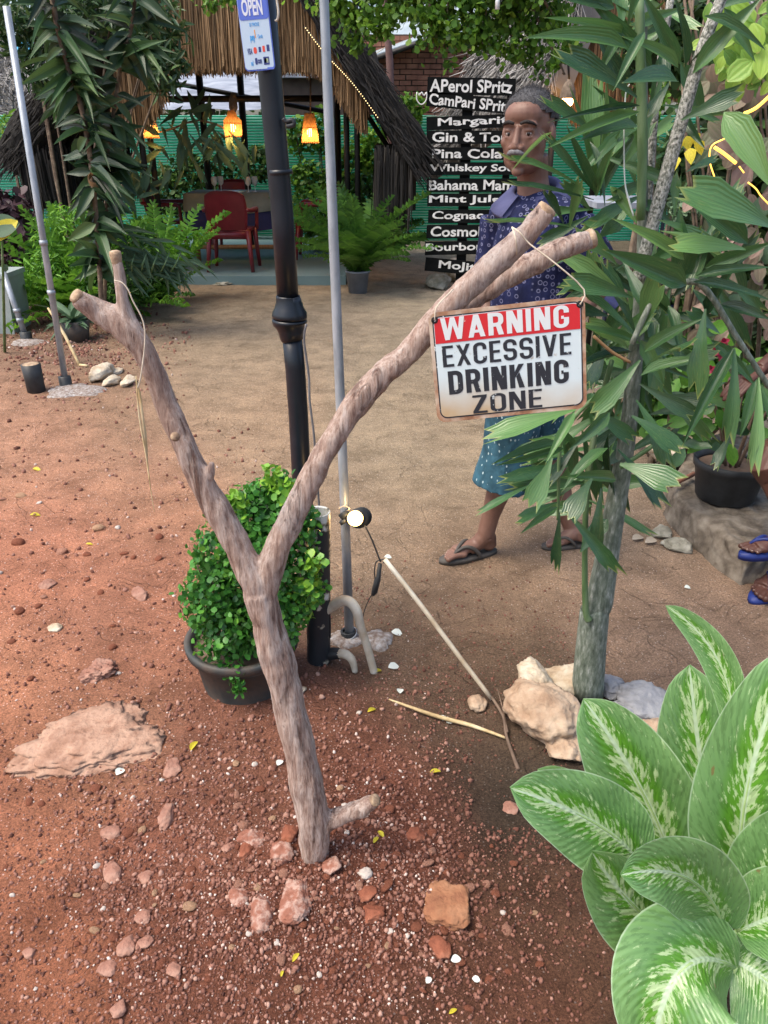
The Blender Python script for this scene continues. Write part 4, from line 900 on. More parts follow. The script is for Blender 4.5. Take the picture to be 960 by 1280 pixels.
def lib(kind, mat, n=5, droop=.18, fold=.12, tints=None):
    key = (kind, mat, droop)
    if key not in LIB:
        LIB[key] = []
        for k in range(n):
            for ti in (tints or (.15, .38, .6)):
                mb = leaflet(kind, k*7+k+1+(1 if kind == 'wedge' else 0), droop*(.6+.25*k), fold=fold); mb.t = [ti]*len(mb.v)
                LIB[key].append(mesh_from(kind+'_leaf', mb, M[mat]))
    return LIB[key]
def orient(p0, p1, width, face, roll=0, zs=1.0):
    p0 = Vector(p0); y = Vector(p1)-p0; Ln = y.length; y.normalize(); f = Vector(face)
    z = (f-y*f.dot(y)); z = z.normalized() if z.length > 1e-4 else Vector((0, 0, 1)); x = y.cross(z)
    if roll: q = Quaternion(y, roll); x = q @ x; z = q @ z
    m_ = Matrix((x*width, y*Ln, z*Ln*zs)).transposed().to_4x4(); m_.translation = p0; return m_
def place(name, me, mtx, parent):
    o = bpy.data.objects.new(name, me); C.objects.link(o)
    if parent is not None: o.parent = parent; mtx = Matrix.Translation(-wl(parent)) @ mtx
    o.matrix_local = mtx if parent is not None else mtx
    if parent is None: o.matrix_world = mtx
    return o
def orient_np(p0, p1, width, face):
    y = p1-p0; Ln = np.linalg.norm(y, axis=1, keepdims=True); y = y/Ln
    z = face-y*(face*y).sum(1, keepdims=True); z /= np.linalg.norm(z, axis=1, keepdims=True)+1e-9; x = np.cross(y, z)
    return np.stack([x*width[:, None], y*Ln, z*Ln], -1)

# ================================================================= POTTED SHRUB
def leafcloud(name, parent, centers, n, size, mat, kind='oval', shell=.55, tint=(.1, .75), up=.5, loc=None, seed=1, zmin=None, droop=0.0, hole=0.0, clusters=0):
    """n small leaves in the union of ellipsoids [(c, r)], denser near the surface"""
    rg = np.random.default_rng(seed); vol = np.array([r[0]*r[1]*r[2] for c, r in centers])**(2/3); k = rg.choice(len(centers), n, p=vol/vol.sum())
    cs = np.array([c for c, r in centers], float)[k]; rs = np.array([r for c, r in centers], float)[k]
    d = rg.normal(size=(n, 3)); d /= np.linalg.norm(d, axis=1, keepdims=True); rad = shell+(1-shell)*rg.random(n)**.5
    pn = np.array([noise.noise(Vector((a[0]*2.3+cc[0], a[1]*2.3+cc[1]*3, a[2]*2.3+cc[2]*5))) for a, cc in zip(d, cs)])
    p = cs+d*rs*(rad*(1+.35*pn))[:, None]
    if clusters:
        cc = p[rg.integers(0, n, clusters)]; ki = rg.integers(0, clusters, n); p = cc[ki]+rg.normal(size=(n, 3))*np.array(rs)*.10
    if zmin is not None: p = p[p[:, 2] > zmin]; 
    n = len(p); d = d[:n]; nd = d+rg.normal(size=(n, 3))*.6+np.array([0, 0, up]); y = rg.normal(size=(n, 3)); y[:, 2] -= droop
    y /= np.linalg.norm(y, axis=1, keepdims=True); s = size*rg.uniform(.6, 1.25, n)
    mtx = orient_np(p, p+y*s[:, None], s*(.85 if kind == 'oval' else .3), nd)
    bv = {'oval': [(0, 0, 0), (.38, .25, .06), (.5, .6, .05), (.2, .97, -.03), (-.2, .97, -.03), (-.5, .6, .05), (-.38, .25, .06)], 'lance': [(0, 0, 0), (.4, .3, .05), (.35, .65, .0), (0, 1, -.12), (-.35, .65, .0), (-.4, .3, .05), (-.2, .1, .02)]}[kind]
    bf = [[0, 1, 2, 3], [0, 3, 4, 4], [0, 4, 5, 6]]
    bf = [[0, 1, 2, 3], [0, 3, 4, 5]]; bv = bv[:6] if kind == 'oval' else bv[:6]
    ti = tint[0]+(tint[1]-tint[0])*np.clip(rg.random(n)*.7+.45*(pn[:n]+.3)+(0), 0, 1)
    return many(name, bv, bf, mtx, p, ti, M[mat], parent, False, loc)
pc = G(305, 868); pc.y += .1; pc = Vector((P(306, 860, 1.9).x, 1.93, 0)); pc.z = GZ(pc.x, pc.y)+.0
shr = thing('potted_shrub', 'bushy green small-leaved shrub in a low black pot behind the branch', 'potted plant', pc)
R1, HP = .158, .155
mb = MB(); mb.lathe(pc, [(R1*.80, -.02), (R1*.82, .0), (R1*.95, HP-.03), (R1*.97, HP-.03), (R1*1.07, HP-.028), (R1*1.09, HP-.005), (R1*1.06, HP), (R1*.97, HP-.002), (R1*.93, HP-.05)], 48)
pot = mb.build('pot', M['potblack'], shr)
mb = MB(); mb.lathe(pc+Vector((0, 0, HP-.035)), [(.001, .012), (R1*.5, .008), (R1*.95, 0)], 30); mb.build('potting_soil', M['twig'], shr)
mb = MB()
for k in range(16):
    a = random.uniform(0, 6.28); r = random.uniform(.01, .07); x, y = pc.x+r*math.cos(a), pc.y+r*math.sin(a)
    mb.tube([(x, y, pc.z+HP-.04), (x+.3*r*math.cos(a), y+.3*r*math.sin(a), pc.z+.3), (x+.6*r*math.cos(a), y+.6*r*math.sin(a), pc.z+.44)], [.006, .005, .002], 6, smooth=3)
mb.build('stem', M['brownstem'], shr)
def sc(px, py, d, r): c = P(px, py, d); return (tuple(c), tuple(x*mpp(c) for x in r))
lobes = [sc(330, 650, 1.93, (52, 50, 52)), sc(285, 690, 1.9, (48, 48, 44)), sc(365, 655, 1.96, (36, 40, 40)), sc(262, 745, 1.86, (38, 40, 42)), sc(310, 745, 1.9, (60, 55, 60)),
         sc(368, 725, 1.88, (38, 42, 42)), sc(285, 790, 1.86, (42, 40, 34)), sc(335, 790, 1.88, (34, 36, 32)), sc(350, 615, 1.96, (28, 30, 26)), sc(310, 640, 1.9, (30, 30, 30)), sc(322, 700, 1.82, (40, 36, 50)), sc(350, 760, 1.85, (40, 36, 34))]
o = leafcloud('foliage', shr, lobes, 9000, .0195, 'shrub', seed=4, tint=(.0, .78), shell=.42); o['kind'] = 'stuff'
o = leafcloud('light_sprigs', shr, [sc(296, 628, 1.86, (14, 14, 18)), sc(338, 592, 1.92, (9, 8, 12)), sc(392, 705, 1.84, (10, 10, 12)), sc(385, 740, 1.84, (20, 16, 24)), sc(352, 612, 1.9, (18, 12, 14))], 330, .025, 'shrub', seed=8, tint=(.72, 1.0), shell=.2); o['kind'] = 'stuff'
o = leafcloud('trailing_sprig', shr, [sc(292, 838, 1.78, (16, 9, 14)), sc(296, 860, 1.76, (9, 6, 12)), sc(278, 832, 1.79, (8, 6, 9))], 130, .017, 'shrub', seed=9, tint=(.2, .6), shell=.2); o['kind'] = 'stuff'

# ================================================================= VARIEGATED PLANT (lower right)
def mat_varieg():
    m, n, b = nmat('variegated_leaf'); L = n.links.new
    uv = nn(n, 'UVMap'); sx = nn(n, 'SeparateXYZ'); L(uv.outputs[0], sx.inputs[0])
    au = nn(n, 'Math', operation='ABSOLUTE'); su = nn(n, 'Math', operation='SUBTRACT'); su.inputs[1].default_value = .5; L(sx.outputs[0], su.inputs[0]); L(su.outputs[0], au.inputs[0])
    ab = nn(n, 'Math', operation='MULTIPLY'); ab.inputs[1].default_value = 2; L(au.outputs[0], ab.inputs[0])          # 0 midrib .. 1 margin
    # side-vein coordinate: v - .45*|u|
    vv = nn(n, 'Math', operation='MULTIPLY_ADD'); vv.inputs[1].default_value = -.28; L(ab.outputs[0], vv.inputs[0]); L(sx.outputs[1], vv.inputs[2])
    cb = nn(n, 'CombineXYZ'); m1 = nn(n, 'Math', operation='MULTIPLY'); m1.inputs[1].default_value = 5.5; L(sx.outputs[0], m1.inputs[0]); L(m1.outputs[0], cb.inputs[0])
    m2 = nn(n, 'Math', operation='MULTIPLY'); m2.inputs[1].default_value = 13; L(vv.outputs[0], m2.inputs[0]); L(m2.outputs[0], cb.inputs[1])
    oi = nn(n, 'ObjectInfo'); L(oi.outputs['Random'], cb.inputs[2])
    s3 = nn(n, 'Vector Math'.replace(' ', ''), operation='SCALE'); 
    no = nn(n, 'TexNoise'); no.inputs['Scale'].default_value = 2.1; no.inputs['Detail'].default_value = 7; no.inputs['Roughness'].default_value = .68; no.noise_dimensions = '4D'
    mw_ = nn(n, 'Math', operation='MULTIPLY'); mw_.inputs[1].default_value = 30; L(oi.outputs['Random'], mw_.inputs[0]); L(mw_.outputs[0], no.inputs['W']); L(cb.outputs[0], no.inputs[0])
    # base green: brighter toward midrib, greyer margin
    rb = ramp(n, [(.10, .29, .015), (.085, .25, .025), (.125, .27, .085), (.19, .36, .13)], [0, .30, .50, 1]); L(ab.outputs[0], rb.inputs[0])
    # pale amount threshold lower near midrib
    th = nn(n, 'MapRange'); th.inputs[1].default_value = 0; th.inputs[2].default_value = .55; th.inputs[3].default_value = .16; th.inputs[4].default_value = .012; L(ab.outputs[0], th.inputs[0])
    pw = nn(n, 'Math', operation='ADD'); L(no.outputs[0], pw.inputs[0]); L(th.outputs[0], pw.inputs[1])
    rp_ = ramp(n, [(0, 0, 0), (1, 1, 1)], [.60, .64]); L(pw.outputs[0], rp_.inputs[0])
    mx = nn(n, 'Mix', data_type='RGBA'); L(rp_.outputs[0], mx.inputs[0]); L(rb.outputs[0], mx.inputs[6]); mx.inputs[7].default_value = (.40, .55, .28, 1)
    # darker streaks
    n4 = nn(n, 'TexNoise'); n4.inputs['Scale'].default_value = 3.2; n4.inputs['Detail'].default_value = 5; L(cb.outputs[0], n4.inputs[0])
    r4 = ramp(n, [(.72, .75, .7), (1, 1, 1)], [.40, .5]); L(n4.outputs[0], r4.inputs[0])
    m4 = nn(n, 'Mix', data_type='RGBA', blend_type='MULTIPLY'); m4.inputs[0].default_value = 1; L(mx.outputs[2], m4.inputs[6]); L(r4.outputs[0], m4.inputs[7])
    # midrib and rim
    rm = ramp(n, [(1, 1, 1), (0, 0, 0), (0, 0, 0), (.7, .7, .7)], [0.035, .06, .965, .985]); L(ab.outputs[0], rm.inputs[0])
    m5 = nn(n, 'Mix', data_type='RGBA'); L(rm.outputs[0], m5.inputs[0]); L(m4.outputs[2], m5.inputs[6]); m5.inputs[7].default_value = (.46, .60, .40, 1)
    sp1 = nn(n, 'TexNoise'); sp1.inputs['Scale'].default_value = 9; sp1.inputs['Detail'].default_value = 3; cb2 = nn(n, 'CombineXYZ'); L(sx.outputs[0], cb2.inputs[0]); L(sx.outputs[1], cb2.inputs[1]); L(mw_.outputs[0], cb2.inputs[2]); L(cb2.outputs[0], sp1.inputs[0])
    sp2 = ramp(n, [(0, 0, 0), (.8, .8, .8)], [.725, .75]); L(sp1.outputs[0], sp2.inputs[0])
    m6 = nn(n, 'Mix', data_type='RGBA'); L(sp2.outputs[0], m6.inputs[0]); L(m5.outputs[2], m6.inputs[6]); m6.inputs[7].default_value = (.20, .13, .05, 1); m5 = m6
    L(m5.outputs[2], b.inputs['Base Color']); b.inputs['Roughness'].default_value = .34; b.inputs['Specular IOR Level'].default_value = .55
    wv = nn(n, 'Math', operation='MULTIPLY'); wv.inputs[1].default_value = 150; L(vv.outputs[0], wv.inputs[0]); sn = nn(n, 'Math', operation='SINE'); L(wv.outputs[0], sn.inputs[0])
    bpn = nn(n, 'Bump'); bpn.inputs['Strength'].default_value = .25; bpn.inputs['Distance'].default_value = .0015; L(sn.outputs[0], bpn.inputs['Height']); L(bpn.outputs[0], b.inputs['Normal'])
    tr = nn(n, 'BsdfTranslucent'); ms = nn(n, 'MixShader'); ms.inputs[0].default_value = .22; L(m5.outputs[2], tr.inputs[0]); L(b.outputs[0], ms.inputs[1]); L(tr.outputs[0], ms.inputs[2]); L(ms.outputs[0], n.nodes['Material Output'].inputs[0])
    n.nodes.remove(s3); return m
MV = mat_varieg()
vc = P(885, 1262, .98); vb = Vector((vc.x, vc.y, GZ(vc.x, vc.y)))
vp = thing('variegated_plant', 'large potless plant with broad green and cream mottled leaves at lower right', 'plant', vb)
def bigleaf(base, mid, tip, wpx, fold=.28, face=None, label=None, sway=0, tipx=.0, bite=False, curl=.0, wpos=.5):
    """base/mid/tip = (px,py,depth); a curved blade through the three points"""
    b0, m0, t0 = [P(*q) for q in (base, mid, tip)]; n = 26; k = 16
    ctrl = m0*2-(b0+t0)/2; W2 = wpx*mpp(m0)/2; V = []; UV = []
    fc = face or (CAM-m0).normalized()
    for i in range(n+1):
        t = i/n; c = b0*(1-t)**2+ctrl*2*t*(1-t)+t0*t*t; d = ((ctrl-b0)*(1-t)+(t0-ctrl)*t).normalized()
        z = (fc-d*fc.dot(d)).normalized(); x = d.cross(z)
        a = t**.72 if wpos < .5 else t**.95
        s = math.sin(math.pi*min(1, a))**.5; hw = W2*max(s, .015)
        if t > .94: hw *= (1-(t-.94)/.06*.35)
        for j in range(k+1):
            u = j/k*2-1; hh = hw
            if bite and u < 0 and .80 < t < .93: hh *= .62
            rip = .035*W2*math.sin(t*21+u*2)*abs(u)**2+.02*W2*math.sin(t*9+3*u)
            V.append(c+x*u*hh+z*(fold*abs(u)**1.4*hw+curl*u*hw+rip)+Vector((0, 0, 0))); UV.append((u*.5+.5, t))
    F = [(i*(k+1)+j, i*(k+1)+j+1, (i+1)*(k+1)+j+1, (i+1)*(k+1)+j) for i in range(n) for j in range(k)]
    mb = MB(); mb.add(V, F, .5, UV); o = mb.build('leaf', MV, vp)
    if label: o['label'] = label
    # fleshy rib under the leaf and petiole
    mb = MB(); pts = [b0*(1-t)**2+ctrl*2*t*(1-t)+t0*t*t-fc*.003 for t in np.linspace(0, .9, 10)]
    mb.tube(pts, list(np.linspace(.0045, .0008, 10)), 6); mb.build('midrib', M['stalk2'], o)
    pe = MB(); q0 = Vector((vc.x, vc.y, vc.z-.05)); pe.tube([q0+(b0-q0)*.0, q0.lerp(b0, .5)+Vector((0, 0, -.005)), b0+(ctrl-b0)*.02], [.011, .008, .005], 8, smooth=3); pe.build('petiole', M['stalk2'], vp)
M['stalk2'] = mk('pale_green_stalk', [(.16, .30, .09), (.30, .44, .18), (.42, .52, .28)], 10, .5, .1)
mb = MB(); mb.tube([vb-Vector((0, 0, .05)), Vector((vc.x, vc.y, vc.z-.06)), vc+Vector((0, .01, .06))], [.017, .016, .012], 12, smooth=4); mb.build('stem', M['stalk2'], vp)
bigleaf((905,1110,1.12),(880,980,1.20),(862,831,1.30),112, .30)
bigleaf((862,1140,1.06),(808,1000,1.10),(729,874,1.16),120, .30, bite=False)
bigleaf((940,1130,.98),(930,1010,.99),(992,808,1.06),124, .35)
bigleaf((915,930,1.06),(900,830,1.12),(832,757,1.16),42, .25)
bigleaf((800,1080,.96),(745,1030,.95),(638,985,.93),112, .25, curl=-.1)
bigleaf((760,1060,1.10),(728,1010,1.12),(672,962,1.14),66, .25)
bigleaf((905,1160,.90),(862,1100,.84),(776,1094,.78),96, .35, curl=.25)
bigleaf((870,1190,.92),(800,1140,.90),(740,1065,.88),112, .25)
bigleaf((920,1210,.86),(850,1215,.80),(815,1330,.74),150, .22)
bigleaf((930,1150,.92),(985,1080,.90),(1050,1010,.88),120, .3)
bigleaf((920,1165,.90),(985,1140,.87),(1060,1120,.84),110, .3)
bigleaf((915,1200,.88),(965,1230,.84),(1030,1290,.78),150, .3)
# ================================================================= FISHTAIL PALM (right)
tb = G(735, 872); td = tb.y
fp = thing('fishtail_palm', 'tall fishtail palm with jagged leaves standing in the rock pile at right', 'palm', tb)
mb = MB(); seg(mb, [(733,885,37),(736,860,36),(741,800,33),(745,765,32),(749,752,34),(758,700,29),(768,640,26),(778,585,23),(786,530,20),(793,460,19),(798,400,16),(801,350,14),(803,300,13),(804,200,12),(803,60,12),(803,-60,12)], 20, td, smooth=3)
mb.build('trunk', M['palmtrunk'], fp)
mb = MB(); seg(mb, [(734,868,40),(739,805,37),(743,765,36),(742,758,30)], 20, td-.003, smooth=3); mb.build('leaf_sheath', M['palmtrunk'], fp)
mb = MB(); seg(mb, [(736,775,10),(732,760,8),(731,690,7),(733,620,7.5),(740,560,8),(752,500,7),(765,450,6)], 10, td-.04, smooth=4); mb.build('petiole', M['stalk'], fp)
mb = MB(); seg(mb, [(797,350,16),(806,318,16),(822,258,17),(845,175,17),(862,115,16),(878,60,15),(901,0,14),(920,-60,13)], 14, td-.05, smooth=4); mb.build('scaly_stem', M['scaly'], fp)
mb = MB(); seg(mb, [(804,330,10),(810,250,10),(816,170,10),(824,90,10),(838,0,9)], 12, td+.06, smooth=4); mb.build('thin_stem', M['scaly'], fp)
mb = MB(); seg(mb, [(801,275,11),(803,180,13),(801,90,13),(799,-10,12)], 8, td-.06, smooth=3); mb.build('green_sheath', M['stalk'], fp)
mb = MB(); mb.tube([P(787, 105, td-.1), P(782, 118, td-.1), P(780, 170, td-.1), P(781, 225, td-.1), P(786, 250, td-.1), P(792, 270, td-.1)], [.001, .0014, .0016, .0016, .0022, .0016], 6, smooth=4); mb.build('dead_strand', M['petal'], fp)
mb = MB(); seg(mb, [(790,430,8),(820,370,8),(860,352,8),(885,365,8),(920,420,7),(965,490,7)], 8, td-.16, smooth=4); mb.build('frond_stalk', M['palmtrunk'], fp)
mb = MB(); seg(mb, [(785,470,7),(740,500,6),(712,530,6),(700,560,5),(698,620,4),(697,650,3)], 8, td-.10, smooth=4); mb.build('frond_stalk', M['stalk'], fp)
mb = MB(); seg(mb, [(742,420,4),(765,440,4),(788,453,4)], 8, td-.2, smooth=4); mb.build('frond_stalk', M['straw'], fp)
mb = MB(); seg(mb, [(775,585,6),(812,560,6),(830,548,5)], 8, td-.05, smooth=4); mb.build('frond_stalk', M['stalk'], fp)
LW = [ # base, tip, width px, depth, kind
 (785,61,678,24,22,1.75,'l'),(790,52,700,8,14,1.8,'l'),(815,85,742,-5,20,1.8,'l'),(848,85,798,38,15,1.7,'l'),(806,40,770,100,12,1.66,'l'),(847,102,790,86,26,1.66,'l'),
 (850,80,806,-4,17,1.75,'l'),(855,86,858,-6,16,1.8,'l'),(866,92,950,-8,20,1.72,'l'),(870,80,935,10,16,1.8,'l'),(862,98,905,30,16,1.8,'l'),
 (796,122,714,56,26,1.72,'w'),(800,132,692,146,10,1.7,'l'),(800,140,690,170,13,1.68,'l'),(797,158,735,158,20,1.74,'l'),(798,162,742,190,18,1.76,'l'),
 (745,242,712,160,11,1.8,'l'),(747,244,688,172,11,1.8,'w'),(745,246,768,165,13,1.8,'l'),(744,240,738,95,26,2.0,'w'),(750,246,805,150,15,1.9,'l'),(742,236,722,110,16,2.0,'l'),(748,236,764,100,16,2.0,'l'),(752,240,790,120,16,2.0,'l'),
 (852,150,920,116,22,1.75,'w'),(905,140,965,225,34,1.62,'l'),(968,285,888,226,46,1.6,'w'),(935,305,853,232,24,1.65,'l'),(932,312,858,292,28,1.6,'w'),(900,330,850,262,28,1.8,'l'),
 (855,325,784,270,17,1.65,'l'),(858,356,772,312,26,1.62,'l'),(856,350,846,268,24,1.75,'l'),(905,325,838,278,20,1.7,'l'),
 (866,352,968,372,15,1.6,'l'),(870,345,965,328,14,1.62,'l'),(880,335,965,302,15,1.66,'l'),(850,345,872,300,20,1.7,'l'),(900,380,965,395,14,1.6,'l'),
 (882,386,866,488,26,1.62,'w'),(918,434,855,548,15,1.6,'l'),(918,436,916,546,22,1.6,'w'),(948,472,951,578,20,1.58,'w'),(946,474,925,545,14,1.6,'l'),(915,542,892,578,14,1.65,'w'),(950,480,975,560,16,1.6,'l'),
 (800,430,712,400,14,1.75,'l'),(798,425,740,360,24,1.72,'w'),(795,420,762,330,22,1.75,'w'),(800,415,820,355,26,1.7,'w'),(790,440,702,452,14,1.8,'l'),(800,450,745,510,26,1.7,'w'),
 (720,512,612,538,30,1.68,'w'),(702,555,620,568,12,1.7,'l'),(705,560,626,580,10,1.7,'l'),(718,515,684,572,12,1.66,'l'),(690,572,664,630,26,1.64,'w'),(668,604,600,636,12,1.66,'w'),
 (700,640,692,712,13,1.64,'w'),(697,628,652,642,14,1.7,'w'),(697,634,655,660,10,1.72,'l'),(762,515,718,560,16,1.66,'l'),(740,598,710,645,26,1.64,'w'),(708,640,772,714,18,1.66,'w'),(752,610,742,690,20,1.7,'w'),
 (775,580,842,602,32,1.66,'w'),(772,562,832,628,22,1.7,'w'),(790,520,850,560,26,1.66,'w'),(795,500,842,575,24,1.7,'w'),(800,480,870,520,20,1.7,'w'),(760,560,700,600,16,1.72,'l'),
 (800,470,872,440,14,1.7,'l'),(805,440,868,395,16,1.72,'l'),(805,460,850,420,22,1.68,'w'),(745,300,690,320,14,1.9,'w'),(742,262,668,262,14,1.9,'w'),(735,270,680,300,15,1.92,'w'),(738,262,712,232,14,1.9,'w'),
 (722,285,620,266,10,1.9,'w'),(705,282,690,240,12,1.9,'w'),(712,285,722,235,14,1.88,'w'),(790,372,730,345,24,1.7,'w'),(785,380,730,318,22,1.74,'w'),(760,395,715,378,20,1.8,'w'),
 (780,330,718,366,16,1.8,'w'),(770,330,735,290,22,1.85,'w'),(758,330,705,350,18,1.85,'w'),(735,240,652,180,9,1.84,'w'),(742,250,645,222,10,1.84,'w'),(690,165,640,205,4,1.8,'l'),(745,170,690,118,16,1.85,'w'),
 (735,440,700,420,18,1.85,'w'),(760,430,735,480,20,1.8,'w'),(770,600,720,590,14,1.75,'l'),(832,60,812,140,14,1.9,'l'),(870,300,800,330,16,1.8,'l'),
 (780,640,756,700,16,1.86,'w'),(735,470,690,490,14,1.82,'l'),(738,480,690,520,13,1.82,'l'),(880,20,965,50,14,1.7,'l'),(905,10,945,75,14,1.8,'l'),(768,10,702,-14,20,1.8,'l'),(780,40,745,90,12,1.85,'l'),
]
YL = {30, 13}
for i, (bx, by, tx, ty, wpx, d, k) in enumerate(LW):
    r = random.Random(i*13+1); ln = math.hypot(tx-bx, ty-by)
    kind = 'lance' if k == 'l' else 'wedge'
    mes = lib(kind, 'palm', 5, .16, .16)
    p0 = P(bx, by, d+.04); p1 = P(tx, ty, d-.03+r.uniform(-.04, .04))
    me = mes[r.randrange(len(mes))]
    if r.random() < .08 and i > 20: me = lib(kind, 'palm', 5, .161, .16, tints=(.95,))[r.randrange(5)]
    f = (CAM-p0).normalized()+Vector((r.uniform(-.5, .5), r.uniform(-.3, .3), .55+r.uniform(-.3, .3)))
    place('leaflet', me, orient(p0, p1, wpx*1.05*mpp(p0), f, r.uniform(-.3, .3)), fp)
# denser inner foliage round the crown centre, further back
rr = random.Random(99)
for i in range(165):
    u = rr.random()
    if u < .42: cx, cy = rr.gauss(790, 34), rr.gauss(425, 60)
    elif u < .58: cx, cy = rr.gauss(735, 22), rr.gauss(565, 40)
    elif u < .78: cx, cy = rr.gauss(775, 45), rr.gauss(200, 60)
    elif u < .9: cx, cy = rr.gauss(880, 34), rr.gauss(330, 60)
    else: cx, cy = rr.gauss(830, 40), rr.gauss(30, 34)
    if cx < 735 and 90 < cy < 300: continue
    a = rr.uniform(0, 6.28); ln = rr.uniform(45, 95); d = rr.uniform(1.8, 2.15)
    tx, ty = cx+ln*math.cos(a), cy+ln*math.sin(a)*.9+rr.uniform(0, 18)
    if tx < 700 and 95 < ty < 300: continue
    if 535 < tx < 738 and 365 < ty < 530: tx = 745
    k = 'wedge' if rr.random() < .65 else 'lance'; mes = lib(k, 'palm', 5, .16, .16)
    p0, p1 = P(cx, cy, d), P(tx, ty, d-rr.uniform(-.05, .12))
    place('leaflet', mes[rr.randrange(len(mes))], orient(p0, p1, rr.uniform(12, 23)*mpp(p0), (CAM-p0).normalized()+Vector((rr.uniform(-.6, .6), 0, rr.uniform(.1, .9)))), fp)

# ================================================================= PEOPLE
def lathe_clothes(mb, l, n=24):
    pts = [Vector(p) for p, r in l]
def foot(mb, nb, sb_, strap, heel, toe, side, L_=None, up=0.0, skinlift=.016):
    """foot with five toes from heel to toe point; mb skin, nb nails, sb_ sole, strap thongs"""
    h = Vector(heel); t = Vector(toe); d = (t-h).normalized(); L0 = (t-h).length; s = side
    r = d.cross(Vector((0, 0, 1))).normalized(); u = r.cross(d).normalized()
    def q(a, b, c): return h+d*(a*L0)+r*(b*L0*s)+u*(c*L0+skinlift)
    k = L0
    mb.ell(q(.12, 0, .13), (.12*k, .12*k, .14*k)); mb.tube([q(.1, 0, .14), q(.35, .0, .17), q(.6, .01, .12), q(.76, .01, .075)], [.12*k, .125*k, .135*k, .12*k], 14, sq=.75)
    mb.ell(q(.68, .09, .085), (.1*k, .09*k, .075*k)); mb.ell(q(.66, -.09, .07), (.09*k, .08*k, .06*k))
    for j, (o, ln, rad) in enumerate(((-.135, .97, .052), (-.055, .98, .038), (.015, .95, .035), (.078, .90, .033), (.135, .84, .033))):
        base_ = q(ln-.26, o*.8, .075); tip = q(ln-.03, o, .045)
        mb.tube([base_, base_.lerp(tip, .55)+u*.018*k, tip], [rad*k*1.0, rad*k*.92, rad*k*.85], 10); mb.ell(tip, (rad*k*.95,)*3)
        nb.ell(tip+d*.006*k+u*rad*k*.42, (rad*k*.46, rad*k*.46, rad*k*.34), n=8)
    # sole
    pts = []; n = 26
    for i in range(n):
        a = 2*math.pi*i/n; x = math.cos(a); y = math.sin(a); w_ = (.165+.03*x) * (1-.12*math.exp(-((x+.1)/.3)**2))
        pts.append((x*.545+.5, y*w_))
    V = [h+d*(a*L0)+r*(b*L0*s) + u*z for z in (-.004, skinlift*.95) for a, b in pts]
    sb_.add(V, [tuple(reversed(range(n))), tuple(range(n, 2*n))]+[(i, (i+1) % n, n+(i+1) % n, n+i) for i in range(n)])
    c = q(.80, -.09, .115); 
    strap.tube([q(.82, -.095, .02), c, q(.66, .0, .215), q(.5, .10, .20), q(.38, .165, .05), q(.36, .16, -.02)], [.016*k, .022*k, .032*k, .036*k, .036*k, .03*k], 8, smooth=4)
    strap.tube([c, q(.64, -.1, .20), q(.5, -.135, .17), q(.38, -.155, .05), q(.36, -.15, -.02)], [.022*k, .03*k, .036*k, .036*k, .03*k], 8, smooth=4)
def hand(mb, wrist, dirn, palmn, L_=.18):
    """palm, five bent fingers and a thumb leaving the side of the palm"""
    w_ = Vector(wrist); d = Vector(dirn).normalized(); nrm = Vector(palmn); nrm = (nrm-d*nrm.dot(d)).normalized(); s = d.cross(nrm)
    def q(a, b, c): return w_+d*a*L_+s*b*L_+nrm*c*L_
    mb.tube([q(-.1, 0, 0), q(.15, 0, 0), q(.45, 0, 0)], [.14*L_, .2*L_, .2*L_], 12, sq=.55)
    for b, ln in ((-.165, .44), (-.055, .50), (.055, .47), (.16, .37)):
        mb.tube([q(.38, b*.9, 0), q(.52, b, .01), q(.52+ln*.5, b, .07), q(.50+ln*.88, b*.95, .19)], [.055*L_, .052*L_, .047*L_, .040*L_], 8, smooth=2); mb.ell(q(.50+ln*.88, b*.95, .19), (.040*L_,)*3, n=8)
    mb.tube([q(.12, -.14, .02), q(.30, -.27, .08), q(.48, -.32, .14), q(.60, -.31, .19)], [.07*L_, .06*L_, .052*L_, .045*L_], 8, smooth=2)
